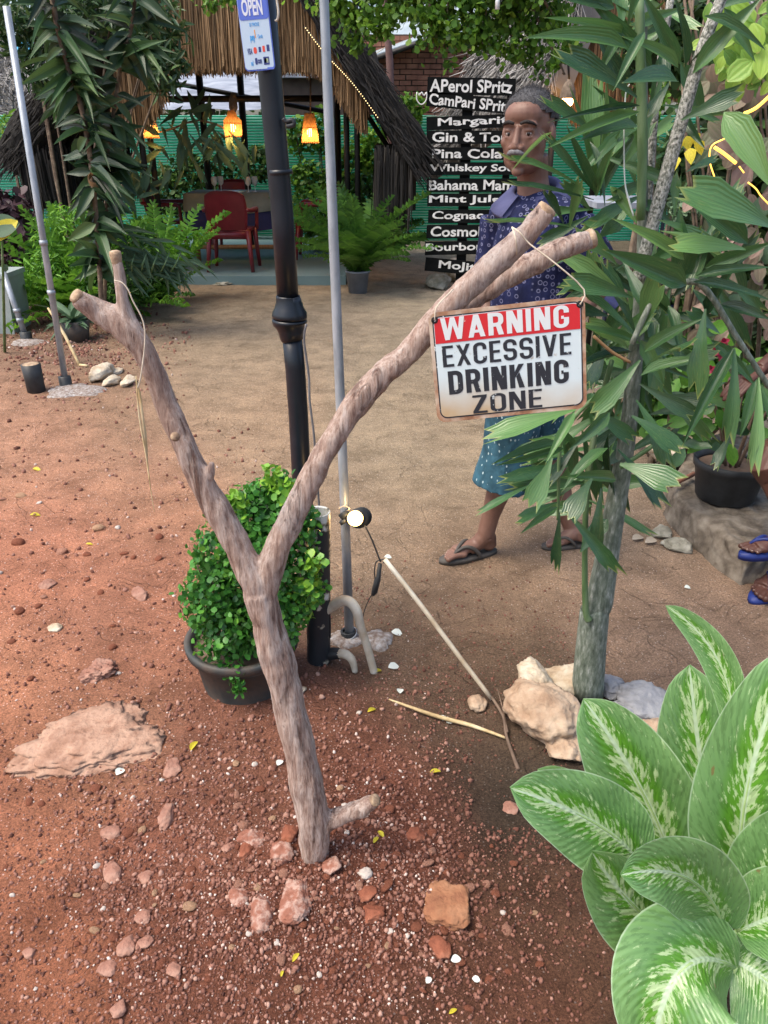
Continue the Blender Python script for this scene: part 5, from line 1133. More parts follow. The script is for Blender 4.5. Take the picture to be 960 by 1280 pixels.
def head(mb, c, f, up, s, parent_parts):
    f = Vector(f).normalized(); up = Vector(up); up = (up-f*up.dot(f)).normalized(); r = f.cross(up)
    Rm = Matrix((r, f, up)).transposed()
    def q(a, b, c_): return Vector(c)+(r*a+f*b+up*c_)*s
    def e(p, rad, m_=mb, n=16): m_.ell(q(*p), tuple(x*s for x in rad), Rm, n)
    e((0, -.012, .038), (.076, .095, .082)); e((0, .028, -.02), (.067, .068, .088)); e((0, .034, -.07), (.054, .050, .042)); e((0, .076, -.098), (.020, .016, .016))
    for x in (-1, 1):
        e((x*.043, .058, -.018), (.022, .024, .022)); e((x*.027, .072, .030), (.030, .018, .011)); e((x*.040, .03, -.062), (.022, .036, .034))
        e((x*.0155, .099, -.032), (.0095, .012, .009)); e((x*.078, -.006, -.002), (.009, .018, .031)); e((x*.031, .0765, .0155), (.0175, .0145, .0080)); e((x*.031, .0755, -.0035), (.0165, .0125, .0060)); e((x*.045, .07, .006), (.006, .009, .008))
    mb.tube([q(0, .086, .026), q(0, .094, .004), q(0, .105, -.024)], [.0100*s, .0105*s, .0125*s], 10); e((0, .106, -.029), (.0135, .0115, .0105))
    e((0, .083, -.053), (.030, .020, .026)); e((0, .080, -.078), (.022, .014, .010)); e((0, .045, .055), (.060, .046, .045))
    P_ = parent_parts; mk2 = lambda: MB()
    for x in (-1, 1):
        m_ = mk2(); e((x*.031, .0765, .0058), (.0118, .0118, .0080), m_); m_.build('eye', M['eyewhite'], P_)
        m_ = mk2(); e((x*.031-.002, .0862, .0058), (.0052, .0030, .0056), m_, 12); m_.build('iris', M['iris'], P_)
        m_ = mk2(); m_.tube([q(x*.010, .096, .0335), q(x*.028, .0965, .0385), q(x*.046, .086, .034), q(x*.053, .076, .027)], [.004*s, .0055*s, .0045*s, .002*s], 8, smooth=3, sq=1.0); m_.build('eyebrow', M['brow'], P_)
    m_ = mk2(); m_.tube([q(-.031, .086, -.056), q(-.016, .104, -.0455), q(0, .109, -.0425), q(.016, .104, -.0455), q(.031, .086, -.056)], [.003*s, .0078*s, .0082*s, .0078*s, .003*s], 10, smooth=4); m_.build('moustache', M['moustache'], P_)
    m_ = mk2(); m_.tube([q(-.024, .088, -.064), q(-.01, .0995, -.0625), q(.01, .0995, -.0625), q(.024, .088, -.064)], [.002*s, .0048*s, .0048*s, .002*s], 8, smooth=3); m_.tube([q(-.020, .090, -.069), q(0, .0995, -.0705), q(.020, .090, -.069)], [.002*s, .0056*s, .002*s], 8, smooth=3); m_.build('lips', M['lip'], P_)
    # hair: a cap of short hair, grey at the sides
    m_ = mk2(); n = 48; mm = 34; V = []; ok = {}
    for i in range(mm+1):
        th = math.pi*i/mm
        for k in range(n):
            ph = 2*math.pi*k/n; x, y, z = math.sin(th)*math.sin(ph), math.sin(th)*math.cos(ph), math.cos(th)
            wob = 1+.035*noise.noise(Vector((x*5, y*5, z*5)))+.02*noise.noise(Vector((x*19, y*19, z*19)))
            lim = (.40*max(0, y)**.6+.10*(1-abs(y)) if y > 0 else .10-.65*(-y))+.09*noise.noise(Vector((x*9, y*9, 4)))+.05*noise.noise(Vector((x*24, y*24, 4)))
            if abs(x) > .55 and y > .1: lim -= .35*(abs(x)-.55)
            edge = min(1, max(0, (z-lim)*3.5)); V.append(q(x*(.0755+.010*edge)*wob, -.012+y*(.0945+.010*edge)*wob, .038+z*(.0815+.012*edge)*wob)); ok[i*n+k] = z > lim
            m_.t.append(.15+.75*max(0, .55-z)*1.2)
    m_.v = [tuple(v) for v in V]; m_.uv = [(0, 0)]*len(V)
    for i in range(mm):
        for k in range(n):
            fcs = (i*n+k, (i+1)*n+k, (i+1)*n+(k+1) % n, i*n+(k+1) % n)
            if all(ok[a] for a in fcs): m_.f.append(fcs)
    m_.t = [min(1, t) for t in m_.t]; m_.build('hair', M['hair'], P_)
    m_ = mk2(); hr = random.Random(3); N = 5200; A = []; T_ = []; ti = []
    sel = [v for j, v in enumerate(V) if ok[j]]
    cc = q(0, -.012, .038)
    for _ in range(N):
        p = sel[hr.randrange(len(sel))]; nrm = (p-cc).normalized(); p = p-nrm*.002+Vector((hr.gauss(0, .003), hr.gauss(0, .003), hr.gauss(0, .003)))
        d = (nrm*.6-f*.5+Vector((hr.gauss(0, .35), hr.gauss(0, .35), hr.gauss(0, .35)))).normalized()
        x = d.cross(Vector((hr.random(), hr.random(), hr.random()))).normalized(); y = d.cross(x); l_ = hr.uniform(.006, .013)
        A.append([[x[i]*.0007, d[i]*l_, y[i]] for i in range(3)]); T_.append(p); ti.append(min(1, max(0, (.55-(p-cc).dot(up)/(.09*s))*.9)*hr.uniform(.5, 1.5)))
    o = many('hair_strands', [(-1, 0, 0), (1, 0, 0), (0, 1, 0)], [[0, 1, 2]], A, T_, ti, M['hair'], P_); o['kind'] = 'stuff'

# ---- standing man
def mat_print(name, base, fg, sc, r0, r1, elong=(1, 1, 1)):
    m, n, b = nmat(name); L = n.links.new; tc = nn(n, 'TexCoord'); mp = nn(n, 'Mapping'); mp.inputs['Scale'].default_value = elong; L(tc.outputs['Object'], mp.inputs[0])
    v = nn(n, 'TexVoronoi'); v.inputs['Scale'].default_value = sc; v.inputs['Randomness'].default_value = .35; L(mp.outputs[0], v.inputs[0])
    if r0 > 0: r = ramp(n, [(0, 0, 0), (1, 1, 1), (0, 0, 0)], [r0-.02, (r0+r1)/2, r1+.02])
    else: r = ramp(n, [(1, 1, 1), (0, 0, 0)], [r1, r1+.05])
    L(v.outputs['Distance'], r.inputs[0]); mx = nn(n, 'Mix', data_type='RGBA'); L(r.outputs[0], mx.inputs[0])
    no = nn(n, 'TexNoise'); no.inputs['Scale'].default_value = 9; rb = ramp(n, [tuple(c*.7 for c in base), tuple(c*1.3 for c in base)], [.35, .65]); L(no.outputs[0], rb.inputs[0])
    L(rb.outputs[0], mx.inputs[6]); mx.inputs[7].default_value = (*fg, 1); L(mx.outputs[2], b.inputs['Base Color']); b.inputs['Roughness'].default_value = .85; b.inputs['Specular IOR Level'].default_value = .2
    n2 = nn(n, 'TexNoise'); n2.inputs['Scale'].default_value = 14; n2.inputs['Detail'].default_value = 4; bp = nn(n, 'Bump'); bp.inputs['Strength'].default_value = .5; bp.inputs['Distance'].default_value = .015; L(n2.outputs[0], bp.inputs['Height']); L(bp.outputs[0], b.inputs['Normal'])
    return m
mshirt = mat_print('printed_navy_shirt', (.010, .014, .052), (.17, .18, .30), 44, .24, .36)
mcollar = mk('pale_collar', [(.035, .04, .11), (.08, .085, .18)], 9, .85, .3)
mshort = mat_print('dotted_teal_shorts', (.035, .10, .14), (.36, .48, .50), 60, 0, .17, (1, 1, .6))
MDp = 2.75
hb = G(605, 700)
man = thing('person', 'man with grey hair and moustache, navy printed shirt and teal shorts, walking behind the sign', 'person', (P(655, 690, MDp).x, MDp, 0))
mb = MB(); nb = MB(); sol = MB(); stp = MB()
hc = P(660, 169, 2.74)
kA, kB = P(636, 560, 2.76), P(680, 565, 2.93)
hipA, hipB = P(650, 450, 2.68), P(668, 450, 2.86)
anA = P(607, 668, 2.76); anB = P(715, 660, 2.86)
shA, shB = P(626, 272, 2.88), P(716, 280, 2.62); nk = P(668, 250, 2.77)
mb.tube([hc+Vector((.02, .02, -.06)), P(666, 225, 2.77), nk, nk+Vector((0, 0, -.06))], [.054, .051, .058, .08], 16)
mb.tube([P(670, 262, 2.77), P(672, 310, 2.76), P(668, 375, 2.76), P(660, 445, 2.77), P(660, 480, 2.77)], [.10, .135, .13, .13, .11], 20)
mb.tube([shA, nk+Vector((0, 0, -.03)), shB], [.055, .07, .055], 12); 
for hip, kn, an in ((hipA, kA, anA), (hipB, kB, anB)):
    mb.tube([hip, hip.lerp(kn, .5), kn, kn.lerp(an, .3)+Vector((.012, .01, 0)), kn.lerp(an, .75), an], [.09, .078, .056, .056, .037, .035], 16, smooth=3)
elA, wrA = P(612, 372, 2.93), P(602, 440, 2.82); elB, wrB = P(752, 350, 2.58), P(712, 405, 2.46)
for s_, e_, w__ in ((shA, elA, wrA), (shB, elB, wrB)):
    mb.tube([s_, s_.lerp(e_, .5), e_, e_.lerp(w__, .4), w__], [.052, .045, .038, .038, .026], 12, smooth=2)
hand(mb, wrA, (wrA-elA), (0, -1, 0)); hand(mb, wrB, (wrB-elB), (0, .2, 1))
hA, tA = G(618, 691), G(552, 704); hB, tB = G(736, 683), G(679, 686)
foot(mb, nb, sol, stp, hA+Vector((0, 0, .004)), tA+Vector((0, 0, .004)), 1); foot(mb, nb, sol, stp, hB+Vector((0, 0, .004)), tB+Vector((0, 0, .004)), 1)
def anklejoin(an, h, t):
    d = (t-h).normalized(); mb.tube([an, h+d*.035+Vector((0, 0, .075)), h+d*.03+Vector((0, 0, .04))], [.036, .036, .034], 12)
    mb.tube([an, h+d*.08+Vector((0, 0, .062)), h+d*.12+Vector((0, 0, .04))], [.034, .032, .028], 12)
anklejoin(anA, hA, tA); anklejoin(anB, hB, tB)
FD = Vector((-.50, -.866, -.03))
head(mb, hc, FD, (-.03, -.03, 1), 1.03, man)
body = remesh(mb, 'body', M['skin'], man, .0034, 9)
# separate nails and sandals
def halves(mb_, name, mat, parent, nparts):
    k = len(mb_.v)//nparts
    for i in range(nparts):
        s_ = MB(); s_.v = mb_.v[i*k:(i+1)*k]; s_.t = mb_.t[i*k:(i+1)*k]; s_.uv = mb_.uv[i*k:(i+1)*k]; s_.f = [tuple(a-i*k for a in f) for f in mb_.f if i*k <= f[0] < (i+1)*k]; s_.build(name, mat, parent)
halves(nb, 'toenail', M['nail'], man, 10); halves(sol, 'sandal_sole', M['sandal'], man, 2); halves(stp, 'sandal_strap', M['sandal'], man, 2)
mb = MB(); 
mb.tube([P(668, 254, 2.77), P(671, 272, 2.76), P(673, 310, 2.75), P(671, 375, 2.75), P(664, 450, 2.76), P(662, 470, 2.76)], [.088, .125, .158, .160, .158, .155], 28, smooth=3)
mb.tube([shA+Vector((.0, 0, -.005)), nk+Vector((0, 0, -.045)), shB+Vector((0, 0, -.005))], [.068, .085, .068], 16, smooth=2)
for s_, e_ in ((shA, elA), (shB, elB)): mb.tube([s_, s_.lerp(e_, .3), s_.lerp(e_, .74)], [.07, .072, .072], 18)
remesh(mb, 'shirt', mshirt, man, .006, 6, disp=lambda v: .006*noise.noise(v*9)+.005*noise.noise(Vector((v.x*20, v.y*20, v.z*7))))
mb = MB(); f2 = Vector((FD.x, FD.y, 0)).normalized(); r2 = f2.cross(Vector((0, 0, 1))); V = []; KC = 30
for k in range(KC+1):
    a = R(22+(338-22)*k/KC); dr_ = f2*math.cos(a)+r2*math.sin(a); fr = .5+.5*math.cos(a)
    c0 = nk+Vector((0, 0, -.005)); up_ = Vector((0, 0, .045-.06*fr)); c0 = nk+Vector((0, 0, .024)); V += [c0+dr_*.068+up_, c0+dr_*.082+up_+Vector((0, 0, .004)), c0+dr_*(.130+.02*fr)+up_+Vector((0, 0, -.042-.012*fr)), c0+dr_*(.122+.02*fr)+up_+Vector((0, 0, -.055-.012*fr)), c0+dr_*.068+up_+Vector((0, 0, -.03))]
mb.add(V, [(k*5+q_, k*5+(q_+1) % 5, (k+1)*5+(q_+1) % 5, (k+1)*5+q_) for k in range(KC) for q_ in range(5)]+[(0, 1, 2, 3, 4), tuple(KC*5+q_ for q_ in (4, 3, 2, 1, 0))]); mb.build('collar', mcollar, man)
mb = MB()
for hip, kn, an in ((hipA, kA, anA), (hipB, kB, anB)):
    hem = kn.lerp(an, .42) if hip is hipA else kn.lerp(an, .12)
    mb.tube([hip+Vector((0, 0, .06)), hip.lerp(kn, .4), kn, hem], [.13, .125, .118, .125] if hip is hipA else [.13, .12, .09, .088], 24, smooth=3, sq=.85)
mb.tube([P(662, 425, 2.76), P(660, 480, 2.77)], [.15, .15], 20)
remesh(mb, 'shorts', mshort, man, .006, 4, disp=lambda v: .007*noise.noise(Vector((v.x*16, v.y*16, v.z*3)))+.003*noise.noise(v*25))

# ---- person seated at the right edge (legs in view)
sp_ = thing('person', 'seated person at the right edge, only bare dark legs and blue flip-flops in view', 'person', (P(1060, 700, 2.7).x, 2.7, 0))
mb = MB(); nb = MB(); sol = MB(); stp = MB(); LZ = .13
def GL(px, py, z): r_ = ray(px, py); return CAM+r_*((z-CAMZ)/r_.z)
h1, t1 = GL(992, 690, LZ+.03), GL(926, 697, LZ+.03); h2, t2 = G(988, 728)+Vector((0, 0, .01)), G(940, 756)+Vector((0, 0, .01))
foot(mb, nb, sol, stp, h1, t1, -1, skinlift=.022); foot(mb, nb, sol, stp, h2, t2, 1)
a1, a2 = h1+Vector((-.02, .02, .10)), h2+Vector((-.01, .02, .09)); k1, k2 = P(962, 575, 2.66), P(1010, 560, 2.5); hp1, hp2 = P(1085, 500, 2.95), P(1115, 520, 2.8)
for hp_, kn, an in ((hp1, k1, a1), (hp2, k2, a2)):
    mb.tube([hp_, hp_.lerp(kn, .5), kn, kn.lerp(an, .3)+Vector((.01, .02, 0)), kn.lerp(an, .75), an, an-Vector((0, 0, .06))], [.095, .085, .064, .062, .042, .038, .035], 16, smooth=3)
ch = P(1110, 380, 2.9); nk2 = P(1110, 270, 2.9); hc2 = P(1105, 205, 2.85)
mb.tube([(hp1+hp2)/2, P(1110, 440, 2.9), ch, P(1110, 320, 2.9), nk2, hc2], [.15, .14, .155, .14, .06, .055], 18, smooth=2)
for s0, s1, s2 in ((P(1060, 310, 2.95), P(1020, 410, 2.9), P(950, 462, 2.78)), (P(1165, 315, 2.8), P(1185, 430, 2.7), P(1120, 480, 2.55))):
    mb.tube([s0, s0.lerp(s1, .5), s1, s1.lerp(s2, .5), s2], [.055, .047, .042, .038, .028], 12, smooth=2); hand(mb, s2, s2-s1, (0, .3, -1))
head(mb, hc2, (-.8, -.5, 0), (0, 0, 1), 1.0, sp_)
remesh(mb, 'body', M['skin2'], sp_, .0036, 3)
halves(nb, 'toenail', M['nail'], sp_, 10); halves(sol, 'sandal_sole', M['bluerubber'], sp_, 2); halves(stp, 'sandal_strap', M['bluerubber'], sp_, 2)
mb = MB(); mb.tube([P(1110, 285, 2.9), P(1110, 320, 2.9), ch, P(1110, 470, 2.9)], [.10, .16, .175, .17], 20, smooth=2)
for s0, s1 in ((P(1060, 310, 2.95), P(1020, 410, 2.9)), (P(1165, 315, 2.8), P(1185, 430, 2.7))): mb.tube([s0, s0.lerp(s1, .6)], [.075, .07], 16)
remesh(mb, 'shirt', M['dkcloth'], sp_, .009, 5)
mb = MB()
for hp_, kn in ((hp1, k1), (hp2, k2)): mb.tube([hp_, hp_.lerp(kn, .7)], [.125, .11], 18)
mb.ell((hp1+hp2)/2, (.17, .17, .14)); remesh(mb, 'shorts', M['dkcloth'], sp_, .009, 5)

# ================================================================= LEDGE AND POT at right
lg = G(900, 720); le = thing('stone_ledge', 'low crumbling concrete ledge carrying the black pot at right', 'ledge', lg)
top = [(838,596),(846,618),(866,638),(892,658),(915,678),(936,692),(1000,682),(1120,676),(1500,640),(1300,470),(960,520),(880,548)]
tp = [GL(x, y, LZ) for x, y in top]; mb = MB(); n = len(tp); cc = sum(tp, Vector())/n
bt = [Vector((v.x+(v.x-cc.x)*.06, v.y+(v.y-cc.y)*.06-.01, -.08)) for v in tp]
mb.add(tp+bt, [tuple(reversed(range(n))), tuple(range(n, 2*n))]+[(i, (i+1) % n, n+(i+1) % n, n+i) for i in range(n)])
remesh(mb, 'slab', M['concrete'], le, .010, 2, disp=lambda v: .013*noise.fractal(v*9, 1, 2, 5)+.006*noise.noise(v*35)).data.update()
pr = GL(905, 622, LZ); ps_ = mpp(pr); pr.z = LZ+.004
rpot = thing('potted_flower', 'large black pot with a crimson-flowered plant standing on the ledge', 'potted plant', pr)
mb = MB(); ht_ = P(905, 572, pr.y).z-LZ-.01
mb.lathe(pr, [(.001, 0), (33*ps_, 0), (35*ps_, .01), (41*ps_, ht_-.04), (44*ps_, ht_-.03), (44.5*ps_, ht_), (42*ps_, ht_+.002), (39.5*ps_, ht_-.03)], 40); mb.build('pot', M['blackplastic'], rpot)
mb = MB(); mb.lathe(pr+Vector((0, 0, ht_-.035)), [(.001, .01), (40*ps_, 0)], 24); mb.build('potting_soil', M['twig'], rpot)
mb = MB()
for k in range(9):
    a = k*.7; mb.tube([pr+Vector((.03*math.cos(a), .03*math.sin(a), ht_-.03)), pr+Vector((.07*math.cos(a), .05*math.sin(a), ht_+.12)), pr+Vector((.14*math.cos(a), .08*math.sin(a), ht_+.3+.05*math.sin(k)))], [.006, .005, .003], 6, smooth=3)
mb.build('stem', M['twig'], rpot)
rr = random.Random(21)
for i in range(90):
    cx, cy = rr.gauss(885, 38), rr.gauss(500, 48)
    if cy > 562: continue
    p0 = P(cx, cy, rr.uniform(2.75, 3.1)); a = rr.uniform(0, 6.28); p1 = p0+Vector((math.cos(a)*.09, rr.uniform(-.08, .02), math.sin(a)*.06-.02))
    ms = lib('oval', 'fern', 4, .15, .1, (.2, .4)) if rr.random() < .6 else lib('oval', 'palm', 4, .15, .1)
    place('leaf', ms[rr.randrange(len(ms))], orient(p0, p1, .05, (CAM-p0).normalized()+Vector((rr.uniform(-.5, .5), 0, rr.uniform(0, 1)))), rpot)
for (fx, fy) in ((905,428),(896,438),(908,444),(888,462),(902,446),(899,432)):
    for k in range(5):
        p0 = P(fx, fy, 2.7); a = k*1.256+rr.random(); p1 = p0+Vector((math.cos(a)*.019, -.008, math.sin(a)*.019)); ms = lib('oval', 'flower', 2, .1, .1)
        place('petal', ms[rr.randrange(len(ms))], orient(p0, p1, .016, (CAM-p0).normalized()), rpot)
mb = MB(); mb.tube([GL(838, 607, LZ+.03), GL(868, 592, LZ+.04)], [.011, .011], 6); tag(mb.build('wood_offcut', M['brick'], None, loc=GL(850, 600, LZ)), 'reddish offcut of wood lying on the ledge left of the black pot', 'offcut')
for (x, y, c, lb) in ((790,676,'dryleaf','curled pale dry leaf at left of two by the palm'), (806,680,'dryleaf','curled pale dry leaf at right of two by the palm')):
    g = G(x, y); ms = lib('oval', c, 3, .3, .3); o = place('fallen_leaf', ms[x % len(ms)], orient(g+Vector((0, 0, .006)), g+Vector((.055, .02, .02)), .035, (0, -.3, 1)), None); tag(o, lb, 'leaf', 'fallen leaves on the ground')

# ================================================================= SMALL FALLEN LEAVES AND PETALS
FL = [(243,935,'yellow','yellow leaf lying in bare soil below the shrub pot',18,75),(544,970,'yellow','small lime leaf on the mound left of the wet hollow',14,10),(470,1050,'yellow','curled lime leaf right of the branch foot',12,60),(476,1040,'yellow','thin yellow curl above the lime leaf',14,120),
 (44,645,'yellow','yellow leaf on red ground at the left edge',12,10),(46,588,'yellow','thin yellow leaf high on the red ground at left',12,-20),(112,681,'yellow','yellow leaf on red ground left of the shrub',9,0),(465,892,'yellow','brownish yellow leaf under the bamboo strip',14,40),(472,838,'yellow','green yellow leaf at the end of the arched conduit',14,30),
 (370,1200,'yellow','lime leaf sliver among the gravel at bottom',14,60),(353,1222,'yellow','small oval lime leaf at bottom of the gravel',9,80),(566,1268,'yellow','lime leaf sliver at the bottom edge',12,30),(840,757,'yellow','',0,0),
 (492,834,'petal','heart-shaped white petal near the arched conduit',14,20),(500,866,'petal','pale green white petal below the heart-shaped one',11,90),(556,900,'petal','white petal against the bamboo strip, upper one',13,60),(562,905,'petal','white petal against the bamboo strip, lower one',9,10),(496,793,'petal','pale petal at the edge of the cement splash',14,-20),(350,955,'petal','pale petal beside the left edge of the branch',11,60),(570,1200,'petal','round white petal below the squared slab',13,10),(536,1226,'petal','torn pale petal near the bottom',10,50),(595,1226,'petal','blue white petal sliver near the bottom',10,-10),
 (485,698,'petal','pale petal by the top of the white tube',9,0),(150,964,'petal','white flake below the large buried rock',14,70),(28,874,'petal','',0,0),(860,734,'petal','small cream chip on the sandy path at right',9,0)]
for i, (x, y, c, lb, sz, an) in enumerate(FL):
    if not sz: continue
    g = G(x, y); g.z = GZ(g.x, g.y)+.006; s = sz*mpp(g); ms = lib('oval', c, 3, .3, .3); a = R(an)
    o = place('fallen_leaf' if c == 'yellow' else 'petal', ms[i % len(ms)], orient(g-Vector((math.cos(a), math.sin(a), 0))*s*.5, g+Vector((math.cos(a), math.sin(a), .15))*s*.5, s*(.45 if c == 'yellow' else .8), (0, -.2, 1)), None)
    tag(o, lb, 'leaf' if c == 'yellow' else 'petal', 'fallen leaves on the ground' if c == 'yellow' else 'pale petals on the ground')
# ================================================================= STRAND HELPERS
def strands(name, parent, P0, D, Ln, wd, mat, tint=(0, 1), seed=1, spread=.15, loc=None, sag=0.0, front=None):
    """flat straw strands: arrays of start points, directions, lengths"""
    rg = np.random.default_rng(seed); P0 = np.array(P0, float); n = len(P0); D = np.array(D, float)+rg.normal(size=(n, 3))*spread
    D /= np.linalg.norm(D, axis=1, keepdims=True); L_ = np.array(Ln, float); fc = np.tile(np.array(front if front is not None else (0, -1, .3), float), (n, 1))+rg.normal(size=(n, 3))*.5
    mt = orient_np(P0, P0+D*L_[:, None], np.full(n, wd)*rg.uniform(.5, 1.5, n), fc)
    o = many(name, [(-.5, 0, 0), (.5, 0, 0), (.4, .5, -sag*.3), (-.4, .5, -sag*.3), (.0, 1, -sag)], [[0, 1, 2, 3], [3, 2, 4, 4]], mt, P0, tint[0]+(tint[1]-tint[0])*rg.random(n)**1.4, M[mat], parent, False, loc) if False else \
        many(name, [(-.5, 0, 0), (.5, 0, 0), (.25, 1, -sag), (-.1, 1, -sag)], [[0, 1, 2, 3]], mt, P0, tint[0]+(tint[1]-tint[0])*rg.random(n)**1.4, M[mat], parent, False, loc)
    o['kind'] = 'stuff'; return o

# ================================================================= THATCHED HUT
YF, YB = 8.9, 11.9
ap = P(276, -150, YF); er = P(518, 220, YF); el_ = P(28, 218, YF)
hut = thing('thatched_hut', 'thatched dining hut with straw fringe and lit hanging lamps, red chairs inside', 'hut', (ap.x, YF, 0))
def slab(name, a, b, th, y0, y1, mat, parent):
    d = (b-a).normalized(); nrm = Vector((d.z, 0, -d.x)); nrm = nrm if nrm.z > 0 else -nrm
    mb = MB(); V = []
    K = 24
    for j in range(K+1):
        p = a.lerp(b, j/K)
        for yy in (y0, y1):
            for s_ in (0, 1):
                q = p+nrm*th*s_*(1+.25*noise.noise(Vector((j*.7, yy, s_)))); V.append(Vector((q.x, yy, q.z)))
    F = []
    for j in range(K):
        o = j*4
        F += [(o, o+4, o+5, o+1), (o+2, o+3, o+7, o+6), (o, o+2, o+6, o+4), (o+1, o+5, o+7, o+3)]
    F += [(0, 1, 3, 2), (K*4, K*4+2, K*4+3, K*4+1)]
    mb.add(V, F, .1); mb.build(name, M[mat], parent); return d, nrm
dR, nR = slab('roof', ap, er, .30, YF-.15, YB, 'oldthatch', hut); dL, nL = slab('roof', ap, el_, .30, YF-.15, YB, 'oldthatch', hut)
rg = np.random.default_rng(2)
for sgn, a, b, d, nrm in ((1, ap, er, dR, nR), (-1, ap, el_, dL, nL)):
    n = 5200; u = rg.random(n); y = YF-.22+rg.random(n)**2.2*2.6; hgt = rg.random(n)*.30
    P0 = np.array(a)+u[:, None]*np.array(b-a)+hgt[:, None]*np.array(nrm); P0[:, 1] = y
    strands('roof_strands', hut, P0, np.tile(np.array(d), (n, 1)), rg.uniform(.08, .24, n), .014, 'oldthatch', (0, .62), 5+sgn, .15, front=(nrm.x*.5, -1, nrm.z*.3))
    # thick thatch hanging down at the eave
    n = 2600; u = rg.random(n); y = YF-.2+rg.random(n)*2.9; P0 = np.array(b)+np.zeros((n, 3)); P0[:, 0] += -sgn*rg.uniform(.02, .42, n); P0[:, 2] += .10+rg.uniform(0, .2, n); P0[:, 1] = y
    strands('eave_strands', hut, P0, np.tile(np.array([-sgn*.02, 0, -1.0]), (n, 1)), rg.uniform(.3, .80 if sgn > 0 else .62, n), .014, 'oldthatch', (.2, .9), 8+sgn, .03)
    mb = MB(); x0 = b.x-sgn*.36; x1 = b.x+sgn*.02
    mb.box(((x0+x1)/2, YF+1.4, b.z-.14+.05), (abs(x1-x0), 2.8, .50), t=.35); mb.build('eave_panel', M['oldthatch'], hut)
# straw fringe of the gable
def fringe(parent, top, n, w_=.012, seed=4, tint=(.1, 1), y0=YF-.05, yj=.18, mat='straw', name='straw_fringe'):
    """top: list of (px, py_top, py_bottom)"""
    rg = np.random.default_rng(seed); xs = [t[0] for t in top]; X = rg.uniform(xs[0], xs[-1], n); T0 = np.interp(X, xs, [t[1] for t in top]); B0 = np.interp(X, xs, [t[2] for t in top])+rg.normal(size=n)*2.5
    P0 = []; L_ = []
    for x, t, bq in zip(X, T0, B0):
        y = y0+rg.random()*yj; s = rg.random()**1.5; t2 = t+(bq-t)*.6*s; a = P(x, t2, y); e = P(x, bq-rg.random()**3*(bq-t)*.3, y); P0.append(a); L_.append(max(.03, (a-e).length))
    return strands(name, parent, P0, np.tile([0, -.05, -1.0], (n, 1)), L_, w_, mat, tint, seed, .035)
fringe(hut, [(138,110,168),(150,60,172),(172,10,158),(186,-40,140),(196,-60,96),(215,-90,93),(250,-120,92),(300,-140,92),(345,-110,92),(372,-60,92),(395,-30,96),(410,-5,104),(425,15,128),(440,50,150),(452,75,166),(458,100,166)], 9000, .016)
mb = MB()   # backing layer of the fringe
tp_ = [(140,110,160),(172,10,150),(190,-40,108),(196,-60,88),(250,-120,86),(345,-110,86),(395,-30,88),(425,15,112),(452,80,158)]
V = []; F = []
for i, (x, t, b) in enumerate(tp_): V += [P(x, t, YF+.16), P(x, b, YF+.16), P(x, t, YF+.20), P(x, b, YF+.20)]
for i in range(len(tp_)-1): o = i*4; F += [(o, o+4, o+5, o+1), (o+2, o+3, o+7, o+6), (o+1, o+5, o+7, o+3), (o, o+2, o+6, o+4)]
mb.add(V, F, .1); mb.build('fringe_backing', M['straw'], hut)
# frame
def post(px, py0, py1, d, wpx, parent=hut, name='post', mat='darkwood', z0=None):
    a = P(px, py0, d); b = P(px, py1, d); 
    if z0 is not None: b = Vector((a.x, a.y, z0))
    mb = MB(); mb.tube([a, b], wpx*mpp(a)/2, 10); return mb.build(name, M[mat], parent)
for px, d in ((155, 9.4), (167, 9.9), (430, 9.4), (444, 9.4), (240, 11.7), (293, 11.8), (418, 11.7)):
    post(px, 0, 0, d, 8 if d < 10 else 9, z0=0)
mb = MB(); mb.tube([P(180, 124, 10.2), P(412, 123, 10.2)], .035, 8); mb.build('beam', M['darkwood'], hut)
mb = MB(); mb.tube([P(196, 100, 12.0), P(420, 142, 12.0)], .03, 8); mb.build('beam', M['darkwood'], hut)
mb = MB()
for k in range(5):
    y = YF+.5+k*.55; mb.tube([Vector((ap.x, y, ap.z-.05)), Vector((er.x-.1, y, er.z+.02))], .03, 6); mb.tube([Vector((ap.x, y, ap.z-.05)), Vector((el_.x+.1, y, el_.z+.02))], .03, 6)
o = mb.build('rafters', M['darkwood'], hut); o['kind'] = 'stuff'
# string of fairy lights under the right rake
mb = MB()
for k in range(44):
    t = k/43; p = P(382+t*(472-382), 35+t*(145-35)+2.5*math.sin(t*7), YF-.32); mb.ell(p, (.005,)*3, n=6)
o = mb.build('fairy_bulbs', M['fairy'], hut); o['kind'] = 'stuff'
mb = MB(); mb.tube([P(380, 33, YF-.31), P(427, 88, YF-.31), P(474, 147, YF-.31)], .004, 6); mb.build('fairy_wire', M['blackplastic'], hut)
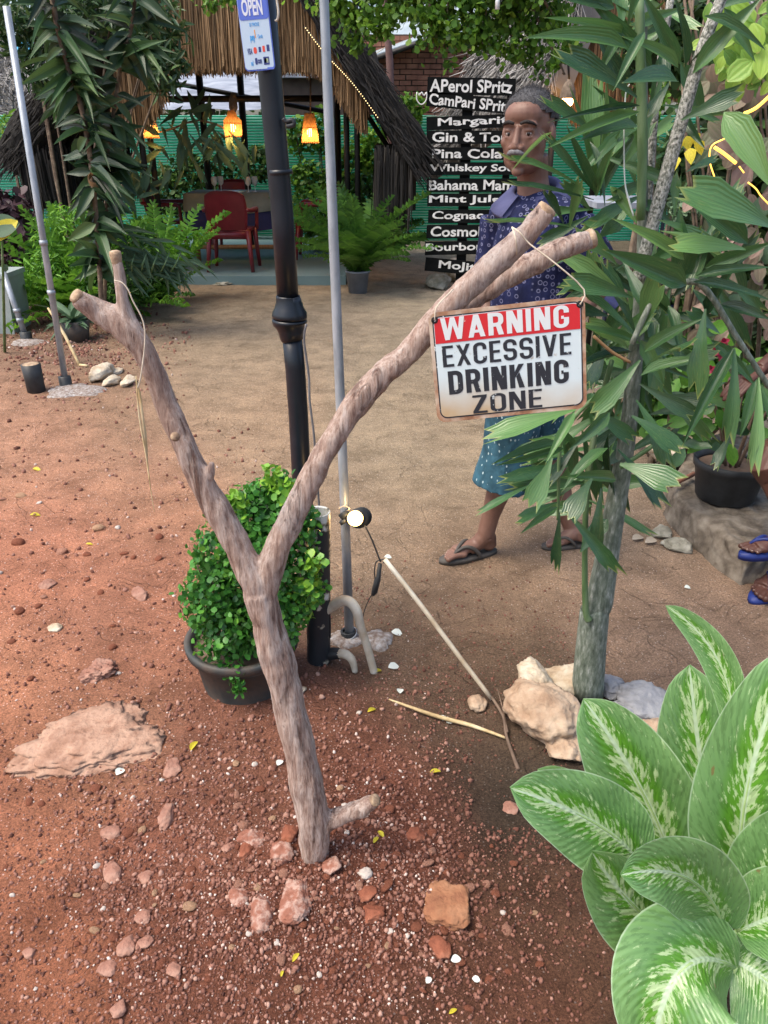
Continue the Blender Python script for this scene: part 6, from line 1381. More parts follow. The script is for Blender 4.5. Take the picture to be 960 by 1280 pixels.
# hanging lamps
def hlamp(px, ytop, ybot, wt, wb, ycord, d, label, kind):
    c = P(px, ybot, d); s = mpp(c); top_ = P(px, ytop, d); h_ = top_.z-c.z
    t = thing('hanging_lamp', label, 'lamp', top_, 'lit lamps hanging in the hut')
    mb = MB(); n = 26
    for k in range(n):   # slatted / woven shade: upright slivers with gaps
        a = 2*math.pi*k/n; u = Vector((math.cos(a), math.sin(a), 0)); v = Vector((-math.sin(a), math.cos(a), 0))
        prof = [(wb, 0), ((wb+wt)*.52, .5), (wt, 1)] if kind == 'cone' else [(wb*.92, 0), (wb, .25), (wb, .62), (wb*.55, .8), (wt, 1)]
        V = []
        for (w_, z) in prof:
            p = c+u*w_*s*.5+Vector((0, 0, h_*z)); hw = w_*s*.5*math.pi/n*.74; V += [p-v*hw, p+v*hw]
        mb.add(V, [(2*i, 2*i+1, 2*i+3, 2*i+2) for i in range(len(prof)-1)], .6)
    for z in (.02, .5, .98): 
        w_ = np.interp(z, [0, 1], [wb, wt]) if kind == 'cone' else wb*(.95 if z < .6 else .3); mb.lathe(c+Vector((0, 0, h_*z)), [(w_*s*.5, -.006), (w_*s*.5+.003, 0), (w_*s*.5, .006)], 16)
    mb.build('lamp_shade', M['lampshade'], t)
    mb = MB(); mb.ell(c+Vector((0, 0, h_*.36)), (.032, .032, .045)); mb.build('bulb', M['bulb'], t)
    mb = MB(); mb.tube([top_, P(px, ycord, d)], .008 if kind == 'cone' else .03, 8); mb.build('lamp_cord', M['brownstem'], t)
    if kind != 'cone':
        mb = MB(); mb.lathe(top_, [(.02, -.02), (.05, .02), (.045, .10), (.02, .16)], 12); mb.build('lamp_cap', M['brownstem'], t)
    l = bpy.data.lights.new('hanging_lamp_light', 'POINT'); l.energy = 5; l.color = (1, .5, .18); l.shadow_soft_size = .03; lo = bpy.data.objects.new('hanging_lamp_light', l); C.objects.link(lo); lo.location = c+Vector((0, 0, h_*.36-.05))
m, n_, b = nmat('woven_shade'); nz = nn(n_, 'TexNoise'); nz.inputs['Scale'].default_value = 40; r = ramp(n_, [(.20, .10, .04), (.48, .28, .12)]); n_.links.new(nz.outputs[0], r.inputs[0]); n_.links.new(r.outputs[0], b.inputs['Base Color']); b.inputs['Roughness'].default_value = .8
tr = nn(n_, 'BsdfTranslucent'); n_.links.new(r.outputs[0], tr.inputs[0]); ms_ = nn(n_, 'MixShader'); ms_.inputs[0].default_value = .5; n_.links.new(b.outputs[0], ms_.inputs[1]); n_.links.new(tr.outputs[0], ms_.inputs[2]); n_.links.new(ms_.outputs[0], n_.nodes['Material Output'].inputs[0]); M['lampshade'] = m
hlamp(188, 133, 173, 13, 23, 90, 9.6, 'cone-shaped woven lamp hanging at the left of the hut', 'cone')
hlamp(292, 138, 171, 9, 22, 116, 9.6, 'bottle-shaped woven lamp hanging in the middle of the hut', 'bottle')
hlamp(388, 141, 179, 12, 22, 95, 9.6, 'cone-shaped slatted lamp hanging at the right of the hut, beside the metal pole', 'cone')

# floor slab of the hut
fz = .10
mb = MB(); xa, xb = P(120, 342, 9.2).x, P(432, 342, 9.2).x; mb.box(((xa+xb)/2, 11.2, fz/2-.03), (xb-xa, 4.0, fz+.06)); mb.build('floor', M['slab'], hut, smooth=False)
rr = random.Random(4)
for i, (x0, x1, m_) in enumerate(((206,262,'cream'),(264,300,'dkgrey'),(302,352,'cream'),(354,378,'tan'),(175,203,'tan'))):
    rock('edging_stone', ['flat beige stone edging the hut floor, beside the fern leaves', 'dark flat stone edging the hut floor between two beige ones', 'long beige stone edging the hut floor left of the black post', 'short tan stone edging the hut floor right of the black post', 'tan stone edging the hut floor behind the leaves'][i], 'stone', (x0+x1)/2, 351, x1-x0, 10, m_, 300+i, .3, 0, .25)

# ================================================================= CHAIRS AND TABLE
def chair(label, x, y, z, rz, group='maroon plastic chairs in the hut', src=[]):
    t = thing('plastic_chair', label, 'chair', (0, 0, 0), group)
    if src:
        for c in src[0].children: o = c.copy(); C.objects.link(o); o.parent = t
    else:
        W, D, Hs, Hb = .54, .50, .44, .90
        mb = MB(); mb.add([Vector((sx*W/2*.9, sy, Hs+zz)) for zz in (0, .03) for sx, sy in ((-1, -.24), (1, -.24), (1, .24), (-1, .24))], [(0, 3, 2, 1), (4, 5, 6, 7), (0, 1, 5, 4), (1, 2, 6, 5), (2, 3, 7, 6), (3, 0, 4, 7)]); mb.build('seat', M['red'], t)
        mb = MB(); V = []; K = 12; J = 8
        for s_ in (0, .025):
            for j in range(J+1):
                v = j/J; zz = Hs+.03+v*(Hb-Hs-.03); hw = W/2*(.80+.10*math.sin(v*math.pi)); 
                for k in range(K+1):
                    u = k/K*2-1; V.append((u*hw, .24+.10*v-.05*u*u+s_, zz-(.045*u**4 if j == J else 0)))
        n = (J+1)*(K+1); F = [(j*(K+1)+k, j*(K+1)+k+1, (j+1)*(K+1)+k+1, (j+1)*(K+1)+k) for j in range(J) for k in range(K)]
        F = [f[::-1] for f in F]+[tuple(a+n for a in f) for f in F]
        F += [(j*(K+1), (j+1)*(K+1), n+(j+1)*(K+1), n+j*(K+1)) for j in range(J)]+[(j*(K+1)+K, n+j*(K+1)+K, n+(j+1)*(K+1)+K, (j+1)*(K+1)+K) for j in range(J)]+[(J*(K+1)+k, J*(K+1)+k+1, n+J*(K+1)+k+1, n+J*(K+1)+k) for k in range(K)]
        mb.add(V, F); mb.build('backrest', M['red'], t)
        for sx in (-1, 1):
            mb = MB(); mb.tube([(sx*W*.44, -.2, Hs+.02), (sx*W*.47, -.235, .2), (sx*W*.50, -.25, 0)], [.035, .026, .022], 8); mb.build('leg', M['red'], t)
            mb = MB(); mb.tube([(sx*W*.42, .22, Hs+.02), (sx*W*.46, .25, .2), (sx*W*.49, .28, 0)], [.035, .026, .022], 8); mb.build('leg', M['red'], t)
            mb = MB(); mb.tube([(sx*W*.50, -.2, Hs+.0), (sx*W*.52, -.2, Hs+.2), (sx*W*.53, -.14, Hs+.235), (sx*W*.52, .1, Hs+.235), (sx*W*.46, .29, Hs+.25)], [.022, .02, .028, .028, .02], 8, smooth=3); mb.build('armrest', M['red'], t)
        mb = MB(); mb.box((0, -.235, Hs-.02), (W*.86, .02, .06)); mb.box((0, .235, Hs-.03), (W*.82, .02, .08)); mb.build('apron', M['red'], t)
        src.append(t)
    t.location = (x, y, z); t.rotation_euler = (0, 0, rz); return t
c1 = P(298, 332, 10.0)
chair('maroon plastic chair with its back to the viewer in front of the table', c1.x, 9.75, fz, math.pi)
chair('maroon chair behind the table facing the viewer', P(292, 300, 11.6).x, 11.75, fz, 0)
chair('maroon chair at the left end of the table, half behind ferns', P(215, 300, 10.7).x, 10.75, fz, math.pi/2)
chair('maroon chair at the right end of the table, behind the metal pole', P(395, 300, 10.7).x, 10.75, fz, -math.pi/2)
tcx = P(294, 236, 10.6).x; tt = thing('dining_table', 'dining table with grey cloth over a navy cloth inside the hut', 'table', (tcx, 10.75, fz))
TW, TD, TH = 1.22, .8, .80
def clothbox(w_, d_, z0, z1, mat, name, wav):
    mb = MB(); pts = [(x*w_/2, y*d_/2) for x, y in ((-1, -1), (1, -1), (1, 1), (-1, 1))]; ring = []
    for i in range(4):
        a, b = pts[i], pts[(i+1) % 4]
        for k in range(10): t = k/10; ring.append((a[0]+(b[0]-a[0])*t, a[1]+(b[1]-a[1])*t))
    n = len(ring); V = [Vector((tcx+x, 10.75+y, fz+z1)) for x, y in ring]+[Vector((tcx+x*(1.03+wav*math.sin(i*1.9)), 10.75+y*(1.04+wav*math.sin(i*1.9)), fz+z0+.02*math.sin(i*.8))) for i, (x, y) in enumerate(ring)]
    mb.add(V, [tuple(range(n))]+[(i, n+i, n+(i+1) % n, (i+1) % n) for i in range(n)]); mb.build(name, M[mat], tt)
clothbox(TW, TD, TH-.20, TH+.012, 'cloth', 'grey_cloth', .015); clothbox(TW-.02, TD-.02, TH-.42, TH+.004, 'navy', 'navy_cloth', .02)
for sx in (-1, 1):
    for sy in (-1, 1): mb = MB(); mb.box((tcx+sx*(TW/2-.1), 10.75+sy*(TD/2-.08), fz+TH/2-.01), (.05, .05, TH-.02)); mb.build('leg', M['wood'], tt)
mb = MB(); mb.box((tcx, 10.75-TD/2+.08, fz+.17), (TW-.25, .03, .05)); mb.build('stretcher', M['wood'], tt)
for i, (px, lb) in enumerate(((268, 'stemmed glass at the left end of the table'), (274, 'stemmed glass second from left on the table'), (310, 'stemmed glass second from right on the table'), (317, 'stemmed glass at the right end of the table'))):
    c = Vector((P(px, 230, 10.6).x, 10.6+.1*(i % 2), fz+TH+.014)); mb = MB(); mb.lathe(c, [(.03, 0), (.005, .006), (.005, .07), (.035, .10), (.04, .15), (.033, .18), (.031, .18), (.037, .15), (.001, .10)], 14); tag(mb.build('wine_glass', M['glass'], None, loc=c), lb, 'glass', 'glasses on the table')
c = Vector((tcx-.01, 10.52, fz+TH+.014)); mb = MB(); mb.lathe(c, [(.001, 0), (.14, .004), (.15, .015), (.13, .008), (.001, .008)], 20); tag(mb.build('serving_plate', M['glass'], None, loc=c), 'shiny plate in the middle of the table between the glasses', 'plate')

# ================================================================= DRINKS BOARD
YD = 8.75
rows = [('APerol SPritz',534,97,645,119,-1,537,641),('CamPari SPritz',533,119,641,138,-5,536,640),('Margarita',533,144,655,161,2,547,646),('Gin & Tonic',533,163,655,180,0,540,652),('Pina Colada',533,184,652,200,0,540,650),('Whiskey Sour',534,203,654,219,0,537,652),
        ('Bahama Mama',533,223,654,240,0,536,652),('Mint Julep',534,242,650,258,0,536,640),('Cognac Julep',535,262,654,279,0,540,652),('CosmoPolitan',533,281,654,298,0,538,652),('Bourbon Flip',531,301,645,318,1,532,640),('MoJito',531,325,612,342,-5,548,606)]
db = thing('drinks_board', 'drinks menu of twelve black boards with white hand lettering on dark posts', 'menu board', (P(590, 345, YD).x, YD, 0))
for i, (tx, x0, y0, x1, y1, tilt, a0, a1) in enumerate(rows):
    pa, pb = P(x0, y1, YD), P(x1, y0, YD); c = (pa+pb)/2; w_ = pb.x-pa.x; h_ = pb.z-pa.z
    rot = Matrix.Rotation(R(-tilt), 4, 'Y'); base = Matrix((Vector((1, 0, 0)), Vector((0, 0, 1)), Vector((0, -1, 0)))).transposed().to_4x4()
    MX = Matrix.Translation(c) @ rot @ base
    mb = MB(); mb.add([MX @ Vector((sx*w_/2, sy*h_/2*.98, z)) for z in (-.012, .012) for sx, sy in ((-1, -1), (1, -1), (1, 1), (-1, 1))], [(0, 3, 2, 1), (4, 5, 6, 7), (0, 1, 5, 4), (1, 2, 6, 5), (2, 3, 7, 6), (3, 0, 4, 7)])
    bo = mb.build('board', M['blackboard'], db, smooth=False)
    k = w_/(x1-x0)
    text_obj('lettering', tx, MX, (-w_/2+(a0-x0)*k, -h_*.36, -w_/2+(a1-x0)*k, h_*.38), M['chalk'], bo, .022, .0135, jitter=.010, depth=.0012)
for px, w_ in ((586, 13), (640, 9)):
    a = P(px, 99, YD+.04); mb = MB(); ww = w_*mpp(a); mb.box((a.x, YD+.04, a.z/2), (ww, .035, a.z)); mb.build('post', M['blackboard'], db, smooth=False)
mb = MB(); cc = P(527, 122, YD-.02); s = mpp(cc)
mb.tube([cc+Vector((x*s, 0, z*s)) for x, z in ((-6, 6), (-6, -2), (-2, -7), (2, -7), (6, -2), (6, 6), (3, 2), (0, 6), (-3, 2), (-3, 5))], .006, 5, smooth=3); tag(mb.build('chalk_ornament', M['chalk'], None, loc=cc), 'small white painted wire ornament left of the second drinks board', 'ornament')

# ================================================================= SLAT FENCE behind the hut
YN = 13.4; zt = P(400, 144, YN).z
fe = thing('slat_fence', 'long green slatted fence with pale gaps behind the hut', 'fence', (0, YN, 0))
rg = np.random.default_rng(3)
mb = MB(); X0, X1 = -9.5, 9.5
nsl = int(zt/.040)
for k in range(nsl):
    z = .02+k*.040; V = []; K = 30
    for i in range(K+1):
        x = X0+(X1-X0)*i/K; dz = .006*noise.noise(Vector((x*.8, k*.05, 0))); V += [(x, YN, z+dz), (x, YN-.014, z+.012+dz), (x, YN, z+.025+dz)]
    F = [f for i in range(K) for f in ((i*3, i*3+3, i*3+4, i*3+1), (i*3+1, i*3+4, i*3+5, i*3+2))]; mb.add(V, F)
o = mb.build('slats', M['net'], fe); o['kind'] = 'stuff'
mb = MB(); mb.box((0, YN+.03, zt/2), (X1-X0, .01, zt)); mb.build('backing_sheet', M['netlight'], fe, smooth=False)
for x in np.arange(-8.5, 9, 2.1): mb = MB(); mb.tube([(x, YN+.07, -.05), (x, YN+.07, zt+.06)], .03, 8); mb.build('post', M['darkwood'], fe)

# ================================================================= BRICK HOUSE
YH = 15.0; bh = thing('brick_house', 'brick house with pale sheet roof behind the slat fence', 'house', (P(540, 150, YH).x, YH, 0))
xa, xb = P(432, 100, YH).x, P(760, 100, YH).x
zz0, zz1 = 1.55, P(560, 42, YH).z
mb = MB(); mb.box(((xa+xb)/2, YH+1.6, (zz1)/2), (xb-xa, 3.0, zz1)); mb.build('wall', M['mortar'], bh, smooth=False)
mb = MB(); bw, bhh = .205, .082; mb.box((0, 0, 0), (bw-.014, .05, bhh-.014)); bme = mesh_from('brick', mb, M['brick']); bme.polygons.foreach_set('use_smooth', [False]*6)
rr = random.Random(6); r_ = 0; cnt = 0
while cnt < 296:
    z = zz1-.06-r_*bhh
    for c in range(16):
        x = P(447, 100, YH).x+(c+.5*(r_ % 2))*bw; 
        if cnt >= 296: break
        o = bpy.data.objects.new('brick', bme); C.objects.link(o); o.parent = bh; o.location = Vector((x+rr.uniform(-.006, .006), YH+.085+rr.uniform(-.008, .008), z+rr.uniform(-.003, .003)))-wl(bh); o.rotation_euler = (0, 0, rr.uniform(-.02, .02)); cnt += 1
    r_ += 1
mb = MB(); q = [P(405, 82, 13.9), P(452, 84, 13.9), P(640, 12, 13.9), P(640, -40, 16), P(380, 20, 16)]
q = [P(380, 100, 14.7), P(700, -14, 14.7), P(700, -50, 18), P(380, 45, 18)]
mb.add(q+[v-Vector((0, 0, .03)) for v in q], [(0, 1, 2, 3), (7, 6, 5, 4), (0, 4, 5, 1), (1, 5, 6, 2), (2, 6, 7, 3), (3, 7, 4, 0)])
mb.build('roof', M['zinc'], bh, smooth=False)
mb = MB(); mb.tube([P(400, 98, 14.65), P(700, -9, 14.65)], .045, 6); mb.build('fascia', M['darkwood'], bh)
for pts in (([P(440, 56, 13.6), P(446, 78, 13.6)]), ([P(434, 52, 13.6), P(437, 72, 13.6)])): mb = MB(); mb.tube(pts, .02, 6); mb.build('roof_bracket', M['galv'], bh)
mb = MB(); mb.tube([P(440, 82, 13.5), P(465, 70, 13.5), P(483, 58, 13.2)], .006, 5, smooth=3); mb.build('wire', M['string'], bh)

# pale sheet roof seen through the hut
tr_ = thing('sheet_canopy', 'crumpled grey plastic sheet roof seen through the hut above the fence', 'canopy', (P(260, 120, 14).x, 14.2, 0))
mb = MB(); K = 26; J = 8; V = []
for j in range(J+1):
    for i in range(K+1):
        x = P(130+i*(200/K), 100, 14.2).x; y = 13.9+j*.35; z = P(260, 141, 13.9).z+.06+j*.13+.09*noise.noise(Vector((x*1.1+j*.5, j*.35, 3)))+.25*(i/K)*(1-j/J)*0; V.append((x, y, z))
mb.add(V, [(j*(K+1)+i, j*(K+1)+i+1, (j+1)*(K+1)+i+1, (j+1)*(K+1)+i) for j in range(J) for i in range(K)]); mb.build('sheet', M['tarp'], tr_)
for px in (200, 250, 305): mb = MB(); a = P(px, 143, 14.0); mb.tube([(a.x, 14.0, 0), (a.x, 14.0, a.z+.1)], .03, 6); mb.build('post', M['darkwood'], tr_)
mb = MB(); wv = thing('distant_shed', 'plain brown shed wall seen under the straw fringe right of the black post', 'shed', (P(375, 120, 14.4).x, 14.4, 0)); a = P(350, 150, 14.4); b = P(425, 98, 14.4)
mb.box(((a.x+b.x)/2, 14.9, b.z/2), (b.x-a.x+.3, 1, b.z)); mb.build('wall', M['mortar'], wv, smooth=False)
mb = MB(); mb.box(((a.x+b.x)/2, 14.9, b.z+.03), (b.x-a.x+.5, 1.3, .05)); mb.build('roof', M['tarp'], wv, smooth=False)

# ================================================================= SECOND THATCH (right) AND LEFT BACK THATCH
def thatch_plane(parent, A, B, C_, D, n, ln, wd, mat, seed, th=.25, spread=.35):
    """A,B ridge; D,C eave. strands run from ridge to eave"""
    A, B, C_, D = map(Vector, (A, B, C_, D)); nrm = (B-A).cross(D-A).normalized()
    if nrm.y > 0: nrm = -nrm
    mb = MB(); q = [A, B, C_, D]; mb.add(q+[v-nrm*th for v in q], [(0, 1, 2, 3), (7, 6, 5, 4), (0, 4, 5, 1), (1, 5, 6, 2), (2, 6, 7, 3), (3, 7, 4, 0)], .3); mb.build('roof', M[mat], parent, smooth=False)
    rg = np.random.default_rng(seed); u = rg.random(n); v = rg.random(n)**.9*1.02-.04
    Aa, Ba, Ca, Da = [np.array(x) for x in (A, B, C_, D)]
    top_ = Aa+(Ba-Aa)*u[:, None]; bot = Da+(Ca-Da)*u[:, None]; P0 = top_+(bot-top_)*v[:, None]+np.array(nrm)*rg.uniform(0, .10, n)[:, None]
    strands('thatch_strands', parent, P0, (bot-top_)/np.linalg.norm(bot-top_, axis=1, keepdims=True), rg.uniform(.4, 1.2, n)*ln, wd, mat, (0, 1), seed, spread, front=tuple(nrm))
h2 = thing('thatched_hut', 'second thatched hut with silvery grey roof behind the drinks board', 'hut', (P(720, 150, 9.8).x, 9.8, 0))
thatch_plane(h2, P(665, -60, 11.2), P(790, -150, 9.6), P(690, 105, 9.6), P(524, 215, 11.4), 6500, .34, .015, 'greythatch', 31)
thatch_plane(h2, P(790, -150, 9.6), P(915, -60, 11.5), P(1080, 200, 11.5), P(960, 120, 9.7), 1200, .4, .02, 'greythatch', 32)
fringe(h2, [(676,96,104),(695,60,118),(712,30,134),(730,0,158),(760,-40,150),(800,-60,130),(860,-60,125),(930,0,130)], 4200, .014, 12, (0, .55), 9.75, .12)
for px, d in ((700, 9.8), (905, 9.8), (760, 12.5)): post(px, 60, 0, d, 8, h2, z0=0)
hl = P(709, 126, 9.3); t = thing('hanging_lamp', 'lit lamp hanging from the second hut just right of the man', 'lamp', hl)
mb = MB(); mb.lathe(hl, [(.085, .02), (.08, .09), (.055, .15), (.02, .20)], 18); mb.build('lamp_shade', M['brownstem'], t); mb = MB(); mb.ell(hl+Vector((0, 0, -.01)), (.065, .065, .05)); mb.build('bulb', M['bulb'], t)
mb = MB(); mb.tube([hl+Vector((0, 0, .2)), P(709, 60, 9.3)], .012, 6); mb.build('lamp_cord', M['darkwood'], t)
l = bpy.data.lights.new('hut_lamp_light', 'POINT'); l.energy = 5; l.color = (1, .5, .18); l.shadow_soft_size = .05; lo = bpy.data.objects.new('hut_lamp_light', l); C.objects.link(lo); lo.location = hl-Vector((0, 0, .12))
h3 = thing('thatched_shed', 'far shed with weathered silvery thatch at the left edge behind the fence', 'shed', (P(30, 150, 14.6).x, 14.6, 0))
thatch_plane(h3, P(-160, 35, 16), P(105, 62, 16), P(100, 150, 14.2), P(-160, 150, 14.2), 3800, .45, .022, 'greythatch', 33, spread=.8)
mb = MB(); a = P(95, 150, 14.6); mb.box((a.x-2.2, 15.2, a.z/2-.05), (4.4, 1, a.z-.1)); mb.build('wall', M['mortar'], h3, smooth=False)
bt_ = thing('blue_tarp', 'blue tarp draped on the ridge of the far shed', 'tarp', P(26, 60, 15.6)); mb = MB(); K = 8; V = [P(12+i*4, 50+j*5+2*math.sin(i*1.3), 15.6-.1*j) for j in range(4) for i in range(K+1)]; mb.add(V, [(j*9+i, j*9+i+1, (j+1)*9+i+1, (j+1)*9+i) for j in range(3) for i in range(K)]); mb.build('sheet', M['bluetarp'], bt_)

# second hut table and chair at the right
tb2 = thing('side_table', 'table with pale cloth glimpsed through the palm at right', 'table', (P(800, 262, 6.2).x, 6.2, 0))
za = P(800, 256, 6.2).z; xl, xr = P(742, 256, 6.2).x, P(858, 256, 6.2).x
mb = MB(); mb.box(((xl+xr)/2, 6.5, za), (xr-xl, .8, .04)); mb.build('tabletop', M['tarp'], tb2, smooth=False)
for sx in (xl+.08, xr-.08):
    for sy in (6.2, 6.8): mb = MB(); mb.tube([(sx, sy, 0), (sx, sy, za)], .02, 8); mb.build('leg', M['darkwood'], tb2)
ch2 = thing('dark_chair', 'dark slatted chair with a blue cushion behind the palm stems at right', 'chair', (P(835, 260, 5.6).x, 5.6, 0)); a = P(835, 205, 5.6)
for k in range(7): mb = MB(); x = P(815+k*6.5, 240, 5.6).x; mb.box((x, 5.6, (a.z+.45)/2), (.02, .02, a.z-.45)); mb.build('slat', M['dkcloth'], ch2, smooth=False)
mb = MB(); mb.box((a.x, 5.6, a.z), (.30, .035, .10)); mb.build('top_rail', M['dkcloth'], ch2); mb = MB(); mb.box((a.x, 5.8, .44), (.44, .42, .05)); mb.build('seat', M['navy'], ch2)
for sx in (-.18, .18):
    for sy in (5.6, 6.0): mb = MB(); mb.tube([(a.x+sx, sy, 0), (a.x+sx, sy, .44)], .018, 8); mb.build('leg', M['dkcloth'], ch2)
# ================================================================= LEFT SIDE: POLES, BIN, STUB
def cement_pole(name, label, top, base, wpx, d, lb):
    b = P(base[0], base[1], d); b.z = GZ(b.x, b.y); t = thing(name, label, 'pole', b); r = wpx*mpp(b)/2
    mb = MB(); mb.tube([b, P(top[0], top[1], d)], r, 14); mb.build('tube', M['galv'], t)
    for f in (.28, .42): 
        c = b.lerp(P(top[0], top[1], d), f); mb = MB(); mb.tube([c, c+Vector((0, 0, .03))], r*1.25, 12); mb.build('clamp', M['galv'], t)
    mb = MB(); mb.lathe(b, [(r*2.0, -.03), (r*2.0, .07), (r*1.2, .075)], 16); mb.build('socket', M['blackplastic'], t)
lpd = G(83, 484).y
cement_pole('metal_pole', 'slim leaning metal pole at the left beside the cream rocks', (8, 8), (83, 484), 7.5, lpd, '')
patch('cement_patch', 'pale cement footing round the slim left pole', (92, 490), .19, .16, 'cement', 9)
lp2 = G(33, 425).y
cement_pole('metal_pole', 'short grey pole by the bin at the left edge', (4, 340), (33, 422), 7, lp2, '')
patch('cement_patch', 'small cement footing under the short pole by the bin', (34, 428), .14, .12, 'cement', 11)
bn = G(0, 418); bi = thing('storage_bin', 'grey plastic bin cut by the left edge', 'bin', bn)
mb = MB(); s = mpp(bn); w0, w1, hh = 17*s, 20*s, P(0, 344, bn.y).z
V = [bn+Vector((sx*w, sy*.18+.2, z)) for z, w in ((-.02, w0), (hh-.03, w1)) for sx, sy in ((-1, -1), (1, -1), (1, 1), (-1, 1))]; mb.add(V, [(0, 3, 2, 1), (4, 5, 6, 7), (0, 1, 5, 4), (1, 2, 6, 5), (2, 3, 7, 6), (3, 0, 4, 7)]); mb.build('body', M['bin'], bi, smooth=False)
mb = MB(); V = [bn+Vector((sx*(w1+.012), sy*.195+.2, z)) for z in (hh-.03, hh+.01) for sx, sy in ((-1, -1), (1, -1), (1, 1), (-1, 1))]; mb.add(V, [(0, 3, 2, 1), (4, 5, 6, 7), (0, 1, 5, 4), (1, 2, 6, 5), (2, 3, 7, 6), (3, 0, 4, 7)]); mb.build('lid', M['bin'], bi, smooth=False)
sg_ = G(46, 489); stb = thing('painted_stump', 'short black painted log post with bare sawn top at the left', 'stump', sg_); s = mpp(sg_)
tp0 = P(38, 455, sg_.y)
mb = MB(); mb.tube([sg_-Vector((0, 0, .03)), sg_.lerp(tp0, .5), tp0], [11*s, 11*s, 11.5*s], 20, jit=.06); mb.build('log', M['blackplastic'], stb)
mb = MB(); mb.lathe(tp0+Vector((0, 0, .001)), [(.001, .004), (8*s, .003), (10.5*s, -.002), (11*s, -.012)], 20, (tp0-sg_)); mb.build('cut_end', M['cutwood'], stb)
for (x0, y0, x1, y1, d0, lb) in ((60, 385, 100, 458, .3, 'bamboo stick leaning behind the slim left pole'), (12, 350, 32, 404, .25, 'bamboo stick leaning against the bin')):
    b = G(x1, y1); mb = MB(); mb.tube([b, b.lerp(P(x0, y0, b.y+.2), .5)+Vector((.01, 0, .01)), P(x0, y0, b.y+.2)], [.011, .012, .008], 8, smooth=3, jit=.1); tag(mb.build('bamboo_stick', M['bamboo'], None, loc=b), lb, 'stick')
b = G(100, 458); mb = MB(); mb.tube([b+Vector((0, 0, .012)), b+Vector((.07, -.03, .012))], .010, 8); tag(mb.build('wood_piece', M['bamboo'], None, loc=b), 'short pale stick end lying at the foot of the leaning bamboo', 'stick')

# ================================================================= FERNS AND BUSHES
def frondmesh(seed, n=26, mat='fern', w_=.17, droop=.45, pin=.26):
    r = random.Random(seed); mb = MB(); prev = None
    for i in range(n):
        t = (i+.5)/n; y = t; z = -droop*t*t; a = w_*(math.sin(math.pi*min(1, t*.9+.08))**.6)
        for s in (-1, 1):
            ti = .25+.5*r.random(); L_ = a*r.uniform(.85, 1.1); up = r.uniform(-.02, .06); hw = .5/n*1.25
            V = [(0, y-hw*.6, z), (s*L_*.5, y-hw+.035, z+up*.6+.02), (s*L_, y+.05, z-.03+up), (s*L_*.5, y+hw+.03, z+up*.6+.02), (0, y+hw*.6, z)]
            mb.add(V, [(0, 1, 2, 3), (0, 3, 4)][:2] if s > 0 else [(3, 2, 1, 0), (4, 3, 0)], ti)
    for i in range(8):
        t0, t1 = i/8, (i+1)/8; q = .007
        mb.add([(-q, t0, -droop*t0*t0+.002), (q, t0, -droop*t0*t0+.002), (q, t1, -droop*t1*t1+.002), (-q, t1, -droop*t1*t1+.002)], [(0, 1, 2, 3)], .6)
    return mesh_from('frond', mb, M[mat])
FR = {}
def frond(mat, droop=.45):
    k = (mat, droop)
    if k not in FR: FR[k] = [frondmesh(i+1, 26, mat, .15+.03*i, droop) for i in range(3)]
    return FR[k][random.randrange(3)]
def fern(name, label, c, n, ln, mat='fern', el=(30, 80), az=(0, 360), group=None, seed=1, droop=.45, pot=None, base=.04, zb=None):
    c = Vector(c); t = thing(name, label, 'fern', c, group); r = random.Random(seed); z0 = 0
    if pot:
        z0 = pot[1]; mb = MB(); mb.lathe(c, [(.001, 0), (pot[0]*.75, 0), (pot[0]*.98, pot[1]-.02), (pot[0]*1.06, pot[1]-.02), (pot[0]*1.06, pot[1]), (pot[0]*.9, pot[1]), (pot[0]*.85, pot[1]-.05), (.001, pot[1]-.04)], 24); mb.build('pot', M[pot[2]], t)
    for i in range(n):
        a = R(r.uniform(*az)); e = R(r.uniform(*el)); L_ = ln*r.uniform(.65, 1.15); p0 = c+Vector((math.cos(a)*base*r.random(), math.sin(a)*base*r.random(), z0-.02))
        d = Vector((math.cos(a)*math.cos(e), math.sin(a)*math.cos(e), math.sin(e))); p1 = p0+d*L_
        nrm = Vector((-math.cos(a)*math.sin(e), -math.sin(a)*math.sin(e), math.cos(e)))
        place('frond', frond(mat, droop), orient(p0, p1, L_*r.uniform(.9, 1.2), nrm), t)
    return t
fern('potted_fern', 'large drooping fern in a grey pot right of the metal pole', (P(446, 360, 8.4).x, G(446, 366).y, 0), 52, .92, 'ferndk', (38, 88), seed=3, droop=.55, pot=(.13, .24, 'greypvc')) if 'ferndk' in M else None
fern('fern', 'bright green fern with upright fronds beside the table at the left', (P(188, 330, 8.0).x, 8.2, 0), 22, .95, 'fern', (52, 88), seed=5, droop=.35)
fern('fern', 'bright foxtail fern behind the slim left pole', (P(92, 320, 7.4).x, 7.6, 0), 40, .95, 'fern', (25, 85), seed=6, droop=.4)
fern('fern', 'pale green fern between the left pole and the dark palm', (P(60, 330, 7.8).x, 8.0, 0), 34, .9, 'fern', (20, 80), seed=7, droop=.4)
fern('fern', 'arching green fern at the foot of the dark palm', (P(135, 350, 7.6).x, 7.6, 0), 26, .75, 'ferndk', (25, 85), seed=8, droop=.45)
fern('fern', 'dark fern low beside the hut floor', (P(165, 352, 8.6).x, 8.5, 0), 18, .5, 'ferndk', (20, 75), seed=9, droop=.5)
fern('fern', 'deep green fern at the back left corner by the hut eave', (P(30, 330, 8.6).x, 9.0, 0), 24, .8, 'ferndk', (30, 80), seed=10, droop=.4)
